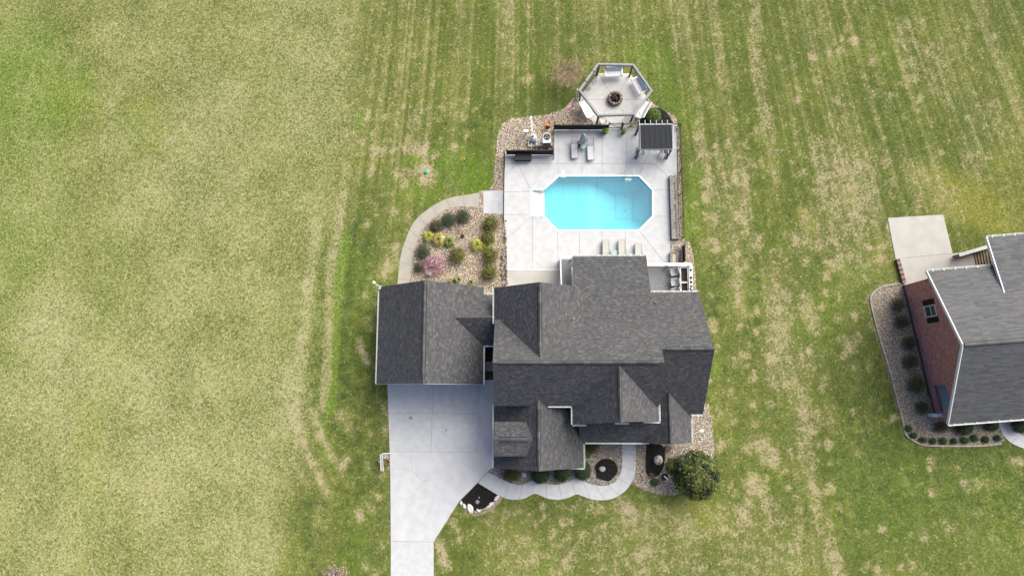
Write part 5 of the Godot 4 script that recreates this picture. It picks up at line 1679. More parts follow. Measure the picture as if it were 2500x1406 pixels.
	for row in 9:
		for k in (6 if row % 2 == 0 else 5):
			var cx := 10 + k * 20 + (0 if row % 2 == 0 else 10)
			var cy := 8 + row * 9
			for dx in range(-3, 4):
				for dy in range(-3, 4):
					if absi(dx) + absi(dy) <= 2 or (dx == 0 and absi(dy) <= 3) or (dy == 0 and absi(dx) <= 3):
						im.set_pixel(clampi(cx + dx, 0, 121), clampi(cy + dy, 0, 85), Color(0.95, 0.95, 0.97))
	var fm := StandardMaterial3D.new()
	fm.resource_name = "flag_cloth"
	fm.albedo_texture = ImageTexture.create_from_image(im)
	fm.roughness = 0.9
	var cloth := MB.new(fp)
	var nu := 24
	var nv := 12
	var pos := func(u: float, v: float) -> Vector3:
		# u along the fly, v down the hoist
		var hang := Vector3(-0.30, -0.30, 0.92).normalized() * 1.45 * u
		var swing_ := lerpf(0.0, 1.05, u)
		var drop := Vector3(-sin(swing_), -cos(swing_), 0.15 * sin(swing_)) * v * 0.82
		return fp + Vector3.UP * 2.52 + hang + drop + Vector3(0.03, 0.05, 0.0) * sin(u * 3.0 + v * 9.0) * u * 1.3
	for i in nu:
		for j in nv:
			var c4 := [Vector2(float(i) / nu, float(j) / nv), Vector2(float(i + 1) / nu, float(j) / nv), Vector2(float(i + 1) / nu, float(j + 1) / nv), Vector2(float(i) / nu, float(j + 1) / nv)]
			for idx: Array in [[0, 1, 2], [0, 2, 3]]:
				var q := []
				for k: int in idx:
					q.append(pos.call(c4[k].x, c4[k].y))
				var nn: Vector3 = (q[1] - q[0]).cross(q[2] - q[0]).normalized()
				if nn.y < 0.0:
					nn = -nn
				for k in 3:
					cloth.v.append(q[k] - fp)
					cloth.n.append(nn)
					cloth.c.append(Color.WHITE)
					cloth.uv.append(c4[idx[k]])
	part(fg, "cloth", cloth, fm)

func chair_parts(t: Node3D, frame: Material, pad: Material) -> void:
	var seat := MB.new()
	seat.box(Vector3(0, 0.42, 0), Vector3(0.52, 0.07, 0.5))
	part(t, "seat", seat, pad)
	var tilt := Basis(Vector3.RIGHT, -0.3)
	var back := MB.new()
	back.box(Vector3(0, 0.44, -0.24) + tilt * Vector3(0, 0.28, 0), Vector3(0.52, 0.56, 0.06), tilt)
	part(t, "backrest", back, pad)
	for s: float in [-1.0, 1.0]:
		var arm := MB.new()
		arm.box(Vector3(s * 0.29, 0.60, 0.0), Vector3(0.06, 0.04, 0.52))
		part(t, "armrest", arm, frame)
		for z: float in [-0.24, 0.24]:
			var leg := MB.new()
			leg.box(Vector3(s * 0.29, 0.29, z), Vector3(0.045, 0.58, 0.045))
			part(t, "leg", leg, frame)

# ---------------------------------------------------------------- pergola with dark canopy
func build_pergola() -> void:
	var h := 2.15
	var at := P(1594, 355)
	var t := thing("pergola", "metal pergola with black fabric canopy at the pool deck corner", "pergola", at)
	var posts := [[1552.2, 328.5], [1552, 386], [1627.5, 386], [1629, 328.5]]
	for p: Array in posts:
		var b := P(p[0], p[1]) + Vector3.UP * 0.05
		var mb := MB.new(at)
		mb.box(b + Vector3.UP * h * 0.5, Vector3(0.15, h, 0.15))
		part(t, "post", mb, M.dark_timber)
		var f := MB.new(at)
		f.box(b + Vector3.UP * 0.02, Vector3(0.24, 0.04, 0.24))
		part(t, "base_plate", f, M.grey_timber)
	var a := P(1560.5, 303.5, h)
	var b := P(1644, 303.5, h)
	var c := P(1644, 365.5, h)
	var d := P(1560.5, 365.5, h)
	for s: Array in [[a, b], [b, c], [c, d], [d, a]]:
		var mb := MB.new(at)
		mb.beam(s[0], s[1], 0.07, 0.16)
		part(t, "beam", mb, M.light_beam)
	for x: float in [1561, 1575.2, 1588.3, 1602.5, 1616.7, 1629.8]:
		var mb := MB.new(at)
		var p := P(x, 293.5, h + 0.1)
		var q := P(x, 375, h + 0.1)
		q.x = p.x
		mb.beam(p, q, 0.055, 0.12)
		part(t, "rafter", mb, M.light_beam)
	for y: float in [306.5, 362.0]:
		var mb := MB.new(at)
		mb.beam(P(1644, y, h - 0.1), P(1654, y, h - 0.1), 0.07, 0.1)
		part(t, "bracket", mb, M.light_beam)
	var cloth := MB.new(at)
	var ca := P(1562.5, 305, h + 0.19)
	var cb := P(1643, 364, h + 0.19)
	var nx := 18
	var nz := 10
	for i in nx:
		for j in nz:
			var q := []
			for e: Vector2i in [Vector2i(i, j), Vector2i(i + 1, j), Vector2i(i + 1, j + 1), Vector2i(i, j + 1)]:
				var u := float(e.x) / nx
				var v := float(e.y) / nz
				q.append(Vector3(lerpf(ca.x, cb.x, u), h + 0.19 - 0.025 * absf(sin(u * PI * 6.0)) * sin(v * PI), lerpf(ca.z, cb.z, v)))
			cloth.quad(q[0], q[1], q[2], q[3], Vector3.UP)
	part(t, "canopy", cloth, M.shade_cloth)
	for s: Array in [[ca, Vector3(cb.x, ca.y, ca.z)], [Vector3(ca.x, ca.y, cb.z), cb], [ca, Vector3(ca.x, ca.y, cb.z)], [Vector3(cb.x, ca.y, ca.z), cb]]:
		var mb := MB.new(at)
		mb.tube([s[0] + Vector3.UP * 0.01, s[1] + Vector3.UP * 0.01], 0.018, 0.018, 6)
		part(t, "canopy_hem", mb, M.light_beam)
	var w0 := P(1560.5, 377)
	var ch := thing("wicker_chair", "dark wicker armchair with white cushions beside the pergola post", "armchair", w0 + Vector3.UP * 0.05)
	ch.rotation.y = 0.5
	chair_parts(ch, M.dark_wicker, M.cushion_white)
	var w1 := P(1618, 379)
	var c2 := thing("wicker_chair", "dark wicker armchair with white cushions turned toward the stone planter", "armchair", w1 + Vector3.UP * 0.05)
	c2.rotation.y = -0.6
	chair_parts(c2, M.dark_wicker, M.cushion_white)

# ---------------------------------------------------------------- loungers, tables, umbrella
func lounger_parts(t: Node3D, cloth: Material, rise: float) -> void:
	# head at -z, foot at +z; base at its middle
	for s: float in [-1.0, 1.0]:
		var side := MB.new()
		side.beam(Vector3(s * 0.29, 0.30, -0.30), Vector3(s * 0.29, 0.30, 0.92), 0.035, 0.05)
		part(t, "side_rail", side, M.taupe_metal)
		var arm := MB.new()
		arm.tube([Vector3(s * 0.34, 0.30, -0.45), Vector3(s * 0.35, 0.52, -0.38), Vector3(s * 0.35, 0.54, -0.02), Vector3(s * 0.34, 0.32, 0.12)], 0.018, 0.018, 6)
		part(t, "armrest", arm, M.taupe_metal)
		for z: float in [-0.42, 0.80]:
			var leg := MB.new()
			leg.beam(Vector3(s * 0.28, 0.30, z), Vector3(s * 0.29, 0.0, z + 0.08), 0.035, 0.035, Vector3.RIGHT)
			part(t, "leg", leg, M.taupe_metal)
	var seat := MB.new()
	var nz := 8
	for k in nz:
		var z0 := lerpf(-0.32, 0.94, float(k) / nz)
		var z1 := lerpf(-0.32, 0.94, float(k + 1) / nz)
		var y0 := 0.335 - 0.02 * sin(PI * k / nz)
		var y1 := 0.335 - 0.02 * sin(PI * (k + 1) / nz)
		seat.quad(Vector3(-0.27, y0, z0), Vector3(0.27, y0, z0), Vector3(0.27, y1, z1), Vector3(-0.27, y1, z1), Vector3.UP)
		seat.quad(Vector3(-0.27, y0 - 0.02, z0), Vector3(0.27, y0 - 0.02, z0), Vector3(0.27, y1 - 0.02, z1), Vector3(-0.27, y1 - 0.02, z1), Vector3.DOWN)
	part(t, "seat_sling", seat, cloth)
	var dir := Vector3(0, sin(rise), -cos(rise))
	var back := MB.new()
	back.beam(Vector3(0, 0.34, -0.33) + dir * 0.02, Vector3(0, 0.34, -0.33) + dir * 0.72, 0.54, 0.02, Vector3(0, cos(rise), sin(rise)))
	part(t, "back_sling", back, cloth)
	for s: float in [-1.0, 1.0]:
		var br := MB.new()
		br.beam(Vector3(s * 0.285, 0.34, -0.33), Vector3(s * 0.285, 0.34, -0.33) + dir * 0.75, 0.03, 0.035)
		part(t, "back_rail", br, M.taupe_metal)
	var bar := MB.new()
	bar.beam(Vector3(-0.29, 0.34, -0.33) + dir * 0.75, Vector3(0.29, 0.34, -0.33) + dir * 0.75, 0.035, 0.035)
	part(t, "head_bar", bar, M.taupe_metal)
	var foot := MB.new()
	foot.beam(Vector3(-0.29, 0.30, 0.95), Vector3(0.29, 0.30, 0.95), 0.035, 0.04)
	part(t, "foot_bar", foot, M.taupe_metal)

func side_table(label: String, at: Vector3, r: float) -> void:
	var t := thing("side_table", label, "table", at)
	var top := MB.new()
	top.lathe(Vector3.ZERO, [Vector2(0.0, 0.42), Vector2(r, 0.42), Vector2(r, 0.445), Vector2(0.0, 0.445)], 20)
	part(t, "glass_top", top, M.pale_blue_glass)
	var rim := MB.new()
	rim.lathe(Vector3.ZERO, [Vector2(r, 0.41), Vector2(r + 0.018, 0.42), Vector2(r + 0.018, 0.45), Vector2(r, 0.455)], 20)
	part(t, "rim", rim, M.stone_grey)
	for k in 4:
		var mb := MB.new()
		var a := TAU * k / 4.0 + 0.6
		mb.tube([Vector3(cos(a) * r * 0.8, 0.42, sin(a) * r * 0.8), Vector3(cos(a) * r * 1.05, 0.0, sin(a) * r * 1.05)], 0.014, 0.014, 6)
		part(t, "leg", mb, M.taupe_metal)

func build_pool_furniture() -> void:
	var y := Vector3.UP * 0.05
	var spots := [[1402.3, 364.5, 0.02, "light grey sling lounger between the screened fence and the striped umbrella"], [1441.3, 369, 0.02, "light grey sling lounger on the gate side of the striped umbrella"]]
	for s: Array in spots:
		var t := thing("lounger", s[3], "lounger", P(s[0], s[1]) + y)
		t.rotation.y = s[2]
		lounger_parts(t, M.sling_cool, 0.62)
	for s: Array in [[1478.5, 614, "tan sling lounger under the porch eave, closest to the stair"], [1517.3, 613, "tan sling lounger between the two tables by the porch"], [1557.8, 622, "pale sling lounger by the porch beside only one table"]]:
		var t := thing("lounger", s[2], "lounger", P(s[0], s[1]) + y)
		t.rotation.y = PI
		lounger_parts(t, M.sling, 0.35)
	side_table("round pale blue glass table between the two loungers near the fence", P(1422.8, 361.5) + y, 0.24)
	side_table("round pale blue glass table between the first two loungers by the porch", P(1498.2, 619) + y, 0.27)
	side_table("round pale blue glass table beside the pale lounger by the porch", P(1535.6, 626) + y, 0.27)
	var u := P(1421.5, 354.5) + y
	var t := thing("patio_umbrella", "closed patio umbrella with navy and white stripes between loungers", "umbrella", u)
	var pole := MB.new()
	pole.tube([Vector3.ZERO, Vector3.UP * 2.68], 0.022, 0.022, 8)
	part(t, "pole", pole, M.taupe_metal)
	var seg := 16
	var rings := 14
	var canopy := MB.new()
	var fold := func(k: int, a: float) -> Vector3:
		var v := float(k) / rings
		var r := (0.04 + 0.23 * sin(minf(v * 1.25, 1.0) * PI * 0.62)) * (1.0 + 0.32 * sin(a * 8.0))
		return Vector3(cos(a) * r, 2.62 - v * 1.85, sin(a) * r)
	for k in rings:
		canopy.col = Color(0.80, 0.82, 0.85) if (k % 2) == 0 else Color(0.022, 0.035, 0.085)
		for i in seg * 3:
			var a := TAU * i / (seg * 3)
			var b := TAU * (i + 1) / (seg * 3)
			var q: Vector3 = fold.call(k, a)
			canopy.quad(q, fold.call(k, b), fold.call(k + 1, b), fold.call(k + 1, a), Vector3(q.x, 0.05, q.z))
	part(t, "canopy", canopy, M.tinted_plain)
	var tip := MB.new()
	tip.lathe(Vector3.UP * 2.66, [Vector2(0.045, 0.0), Vector2(0.03, 0.06), Vector2(0.0, 0.1)], 8)
	part(t, "finial", tip, M.white_plastic)
	var foot := MB.new()
	foot.lathe(Vector3.ZERO, [Vector2(0.26, 0.0), Vector2(0.25, 0.06), Vector2(0.06, 0.09), Vector2(0.04, 0.3)], 14)
	part(t, "base", foot, M.taupe_metal)
	var bk := P(1416.5, 352) + y
	var basket := thing("wicker_basket", "small brown wicker basket of stones beside the umbrella", "basket", bk)
	var body := MB.new()
	for s: Array in [[Vector3(0.17, 0.14, 0), Vector3(0.03, 0.28, 0.42)], [Vector3(-0.17, 0.14, 0), Vector3(0.03, 0.28, 0.42)], [Vector3(0, 0.14, 0.2), Vector3(0.34, 0.28, 0.03)], [Vector3(0, 0.14, -0.2), Vector3(0.34, 0.28, 0.03)], [Vector3(0, 0.05, 0), Vector3(0.32, 0.06, 0.38)]]:
		body.box(s[0], s[1])
	part(basket, "body", body, M.brown_wicker)
	for k in 7:
		var mb := MB.new()
		mb.rock(Vector3(rng.randf_range(-0.1, 0.1), 0.18, rng.randf_range(-0.13, 0.13)), Vector3.ONE * 0.065, rng, 4, 6)
		part(basket, "stone", mb, M.stone_pale)
	# deck box
	var c := P(1278, 387.0) + y
	var bx := thing("storage_box", "long dark wicker storage box against the screened fence", "storage box", c)
	var w := 1.46
	for k in 5:
		var mb := MB.new()
		mb.box(Vector3(0, 0.07 + k * 0.105, 0), Vector3(w, 0.098, 0.60))
		part(bx, "side_band", mb, M.dark_wicker)
	for k in 8:
		var mb := MB.new()
		mb.box(Vector3(0, 0.585 + 0.02 * sin((k + 0.5) / 8.0 * PI), -0.30 + (k + 0.5) * 0.082), Vector3(w + 0.05, 0.05, 0.078))
		part(bx, "lid_slat", mb, M.dark_wicker)
	# leafy pots by the gate
	for s: Array in [[1476.5, 326, 0.33, "leafy green potted shrub at the end of the screened fence"], [1521, 326, 0.27, "smaller leafy green potted shrub on the pergola side of the gate"]]:
		var q := P(s[0], s[1]) + y
		var p := thing("potted_shrub", s[3], "potted plant", q)
		var pot := MB.new()
		pot.lathe(Vector3.ZERO, [Vector2(0.12, 0.0), Vector2(0.19, 0.3), Vector2(0.21, 0.33), Vector2(0.18, 0.34), Vector2(0.17, 0.28), Vector2(0.0, 0.27)], 14)
		part(p, "pot", pot, M.black_metal)
		part_mesh(p, "foliage", leaf_mesh("pot_leaf", 700, Vector3(1, 1, 1), 0.20, [Color(0.1215, 0.2700, 0.0297), Color(0.1890, 0.3645, 0.0405), Color(0.0810, 0.1755, 0.0270), Color(0.2700, 0.4320, 0.0810)], 3.0), M.leafy, Vector3(0, 0.34 + s[2] * 0.75, 0)).scale = Vector3.ONE * s[2]
	# stone planters along the fence
	planter("long low stone block planter with three gravel fillings beside the fence", [1634.5, 427, 1659, 585.5], [[446, 489], [500, 534], [543.5, 579]])
	planter("short stone block planter between stepping pavers and the deck", [1635.5, 613, 1658, 645], [[619, 643]])
	var pv := thing("stepping_pavers", "tan flagstone pavers laid between the two stone planters", "pavers", P(1647, 599))
	for k in 7:
		var mb := MB.new(pv.position)
		var q := P(1640 + (k % 3) * 7.5 + (3 if k > 2 else 0), 591 + (k / 3) * 8)
		var pp := PackedVector2Array()
		for j in 6:
			var a := TAU * j / 6.0 + k
			pp.append(Vector2(q.x + cos(a) * 0.15 * rng.randf_range(0.85, 1.15), q.z + sin(a) * 0.15 * rng.randf_range(0.85, 1.15)))
		mb.prism(pp, 0.0, 0.055)
		part(pv, "paver", mb, M.stone_pale)

func planter(label: String, r: Array, gaps: Array) -> void:
	var h := 0.42
	var a := P(r[0] - 1.0, r[1] + 4, 0)
	var b := P(r[2] - 2.5, r[3], 0)
	var at := (a + b) * 0.5
	var t := thing("stone_planter", label, "planter", at)
	var tones := [M.stone_grey, M.stone_grey, M.stone_warm]
	var place := func(c: Vector3, s: Vector3) -> void:
		var mb := MB.new(at)
		for k in 2:
			mb.box(c + Vector3.UP * (0.1 + k * 0.17) + Vector3(rng.randf_range(-0.01, 0.01), 0, 0), Vector3(s.x - 0.02, 0.165, s.z - 0.015))
		mb.box(c + Vector3.UP * (h - 0.035), Vector3(s.x + 0.01, 0.07, s.z - 0.012))
		part(t, "block", mb, tones[rng.randi() % 3])
	var wall := 0.2
	for x: float in [a.x + wall * 0.5, b.x - wall * 0.5]:
		var n := int((b.z - a.z) / 0.42)
		for k in n:
			place.call(Vector3(x, 0, lerpf(a.z, b.z, (k + 0.5) / n)), Vector3(wall, 0, (b.z - a.z) / n))
	var cuts := [r[1] + 4.0]
	for g: Array in gaps:
		cuts.append(g[0])
		cuts.append(g[1])
	cuts.append(r[3])
	for k in range(0, cuts.size(), 2):
		var z0 := P(1650, cuts[k], h).z
		var z1 := P(1650, cuts[k + 1], h).z
		z0 = maxf(z0, a.z)
		z1 = minf(z1, b.z)
		if z1 - z0 > 0.08:
			place.call(Vector3(at.x, 0, (z0 + z1) * 0.5), Vector3(b.x - a.x - wall * 2.0, 0, z1 - z0))
	var fill := MB.new(at)
	fill.box(Vector3(at.x, 0.17, at.z), Vector3(b.x - a.x - wall, 0.32, b.z - a.z - 0.1))
	part(t, "fill", fill, M.bed_ground)
	var spots := PackedVector2Array()
	for k in 900:
		var q := Vector2(rng.randf_range(a.x + wall, b.x - wall), rng.randf_range(a.z + 0.2, b.z - 0.1))
		spots.append(q - Vector2(at.x, at.z))
	strew(t, "gravel", spots, 0.34, 0.03, 0.06, [Color(0.62, 0.56, 0.44), Color(0.70, 0.65, 0.55), Color(0.54, 0.47, 0.36)])

# ---------------------------------------------------------------- pool equipment
func build_equipment() -> void:
	var pad := MB.new()
	pad.prism(poly([1288, 338, 1346, 336, 1348, 356, 1290, 359]), -0.02, 0.07)
	structure("equipment_pad", "grey concrete pad under filter, pump and heater", pad, M.concrete_old)
	var f := P(1301.5, 341) + Vector3.UP * 0.07
	var t := thing("sand_filter", "round white pool filter tank with valve and gauge on top", "pool filter", f)
	var tank := MB.new()
	tank.lathe(Vector3.ZERO, [Vector2(0.26, 0.0), Vector2(0.30, 0.12), Vector2(0.32, 0.3), Vector2(0.31, 0.55), Vector2(0.26, 0.72), Vector2(0.16, 0.82), Vector2(0.0, 0.85)], 22)
	part(t, "tank", tank, M.white_plastic)
	var valve := MB.new()
	valve.lathe(Vector3.UP * 0.8, [Vector2(0.12, 0.0), Vector2(0.13, 0.1), Vector2(0.08, 0.16), Vector2(0.0, 0.17)], 14)
	valve.box(Vector3(0, 0.99, 0), Vector3(0.24, 0.03, 0.05), Basis(Vector3.UP, 0.6))
	part(t, "valve", valve, M.grey_plastic)
	var band := MB.new()
	band.lathe(Vector3.UP * 0.38, [Vector2(0.322, 0.0), Vector2(0.34, 0.01), Vector2(0.34, 0.05), Vector2(0.315, 0.06)], 22)
	part(t, "clamp_band", band, M.white_metal)
	var pm := P(1296, 345) + Vector3.UP * 0.07
	var pu := thing("pool_pump", "white pool pump with strainer bowl in front of the filter", "pump", pm)
	var bowl := MB.new()
	bowl.lathe(Vector3.ZERO, [Vector2(0.12, 0.0), Vector2(0.15, 0.1), Vector2(0.16, 0.38), Vector2(0.13, 0.42), Vector2(0.0, 0.44)], 16)
	part(pu, "strainer_bowl", bowl, M.white_plastic)
	var mot := MB.new()
	mot.tube([Vector3(0.14, 0.22, 0.02), Vector3(0.52, 0.22, 0.06)], 0.12, 0.11, 14)
	part(pu, "motor", mot, M.white_metal)
	var h := P(1335, 345) + Vector3.UP * 0.07
	var ht := thing("pool_heater", "white heat pump with round fan grille on its top", "heat pump", h)
	var body := MB.new()
	var round_ := PackedVector2Array()
	for k in 13:
		var a := PI + PI * k / 12.0
		round_.append(Vector2(cos(a) * 0.37, sin(a) * 0.37 - 0.10))
	round_.append(Vector2(0.37, 0.48))
	round_.append(Vector2(-0.37, 0.48))
	body.prism(round_, 0.0, 0.86)
	part(ht, "cabinet", body, M.white_metal)
	var well := MB.new()
	well.lathe(Vector3(0, 0.862, -0.08), [Vector2(0.0, 0.0), Vector2(0.29, 0.0), Vector2(0.31, 0.006), Vector2(0.33, 0.0)], 24)
	part(ht, "fan_well", well, M.black_metal)
	for k in 3:
		var mb := MB.new()
		var a := TAU * k / 3.0 + 0.5
		var d := Vector3(cos(a), 0, sin(a))
		var s := Vector3(-d.z, 0, d.x)
		var c := Vector3(0, 0.872, -0.08)
		mb.quad(c + d * 0.05 - s * 0.03, c + d * 0.26 - s * 0.10, c + d * 0.27 + s * 0.07 + Vector3.UP * 0.02, c + d * 0.05 + s * 0.03 + Vector3.UP * 0.01, Vector3.UP)
		part(ht, "fan_blade", mb, M.grey_plastic)
	var grille := MB.new()
	for r: float in [0.08, 0.15, 0.22, 0.29]:
		var ring := []
		for k in 25:
			ring.append(Vector3(cos(TAU * k / 24.0) * r, 0.905, -0.08 + sin(TAU * k / 24.0) * r))
		grille.tube(ring, 0.004, 0.004, 4)
	part(ht, "fan_guard", grille, M.taupe_metal)
	var front := MB.new()
	front.box(Vector3(0, 0.5, 0.485), Vector3(0.6, 0.5, 0.02))
	part(ht, "front_panel", front, M.grey_plastic)
	var pb := P(1284.7, 327)
	var jb := thing("control_box", "small pale control box on a post beside the pool filter", "control box", pb)
	var post := MB.new()
	post.box(Vector3(0, 0.4, 0), Vector3(0.07, 0.8, 0.07))
	part(jb, "post", post, M.grey_timber)
	var box := MB.new()
	box.box(Vector3(0, 0.72, 0.05), Vector3(0.36, 0.4, 0.16))
	box.box(Vector3(0, 0.93, 0.05), Vector3(0.42, 0.03, 0.24))
	part(jb, "case", box, M.white_metal)
	var up := Vector3.UP
	var pipes := [
		[[1290, 347, 0.3], [1290, 352, 0.35], [1291, 358, 0.35], [1297, 359, 0.3], [1297, 354, 0.3]],
		[[1309, 357, 0.1], [1309, 345, 0.35], [1318, 345, 0.35], [1318, 356, 0.3], [1311, 356, 0.3]],
		[[1311, 354, 0.35], [1324, 350, 0.4], [1329, 350, 0.4]], [[1312, 357, 0.2], [1347, 354.5, 0.2]], [[1301, 336, 0.85], [1309, 342, 0.8], [1310, 348, 0.4]]]
	for p: Array in pipes:
		var q := []
		for e: Array in p:
			q.append(P(e[0], e[1], 0) + up * e[2])
		var run := thing("pool_pipe", ["white plastic pipe bent in a square loop under the pump", "white plastic pipe arched between filter and heater", "short white pipe entering the heater side", "white pipe lying along the front of the heater", "white pipe dropping from the filter valve"][pipes.find(p)], "pipe", q[0])
		var mb := MB.new(q[0])
		mb.tube(q, 0.032, 0.032, 8)
		part(run, "tube", mb, M.white_plastic)
		var el := MB.new(q[0])
		for e: Vector3 in q:
			el.lathe(e - up * 0.045, [Vector2(0.0, 0.0), Vector2(0.045, 0.01), Vector2(0.045, 0.08), Vector2(0.0, 0.09)], 8)
		part(run, "fittings", el, M.white_plastic)
	for s: Array in [[1226.4, 350, 0.35], [1246.8, 344, 0.15], [1268.7, 341, 0.5]]:
		var q := P(s[0], s[1])
		var ps := thing("paving_stone", "square grey paving stone in the equipment gravel, %s from the lawn edge" % ["first", "second", "third"][[1226.4, 1246.8, 1268.7].find(s[0])], "paving stone", q, "stepping stones in the equipment gravel")
		var mb := MB.new()
		mb.box(Vector3(0, 0.05, 0), Vector3(0.40, 0.07, 0.40), Basis(Vector3.UP, s[2]))
		mb.box(Vector3(0, 0.087, 0), Vector3(0.37, 0.01, 0.37), Basis(Vector3.UP, s[2]))
		part(ps, "slab", mb, M.stone_grey)
	var spout := thing("stone_runnel", "line of white stones leading away from the pool filter", "stones", P(1297, 303))
	for k in 22:
		var mb := MB.new(spout.position)
		var q := P(lerpf(1295, 1300, k / 21.0) + rng.randf_range(-2.2, 2.2), lerpf(286, 322, k / 21.0))
		mb.rock(q + up * 0.05, Vector3(rng.randf_range(0.06, 0.11), 0.06, rng.randf_range(0.06, 0.12)), rng, 4, 7)
		part(spout, "stone", mb, M.cushion_white)
	var ck := P(1338, 310.5)
	var clay := thing("clay_urn", "orange clay bowl on a rust brown stand by the pool heater", "urn", ck)
	var stand := MB.new()
	stand.lathe(Vector3.ZERO, [Vector2(0.17, 0.0), Vector2(0.20, 0.12), Vector2(0.16, 0.35), Vector2(0.12, 0.55), Vector2(0.10, 0.72)], 16)
	part(clay, "stand", stand, M.rust_brown)
	var bowl2 := MB.new()
	bowl2.lathe(Vector3.ZERO, [Vector2(0.10, 0.70), Vector2(0.19, 0.78), Vector2(0.23, 0.90), Vector2(0.21, 0.91), Vector2(0.15, 0.84), Vector2(0.0, 0.81)], 18)
	part(clay, "bowl", bowl2, M.orange_clay)
	var sk := P(1240, 322)
	var stake := thing("garden_stake", "thin dark stake standing in the equipment gravel", "stake", sk)
	var sm := MB.new()
	sm.tube([Vector3.ZERO, Vector3(0.02, 0.6, -0.04)], 0.012, 0.012, 6)
	sm.box(Vector3(0.02, 0.6, -0.04), Vector3(0.06, 0.03, 0.03))
	part(stake, "rod", sm, M.black_metal)

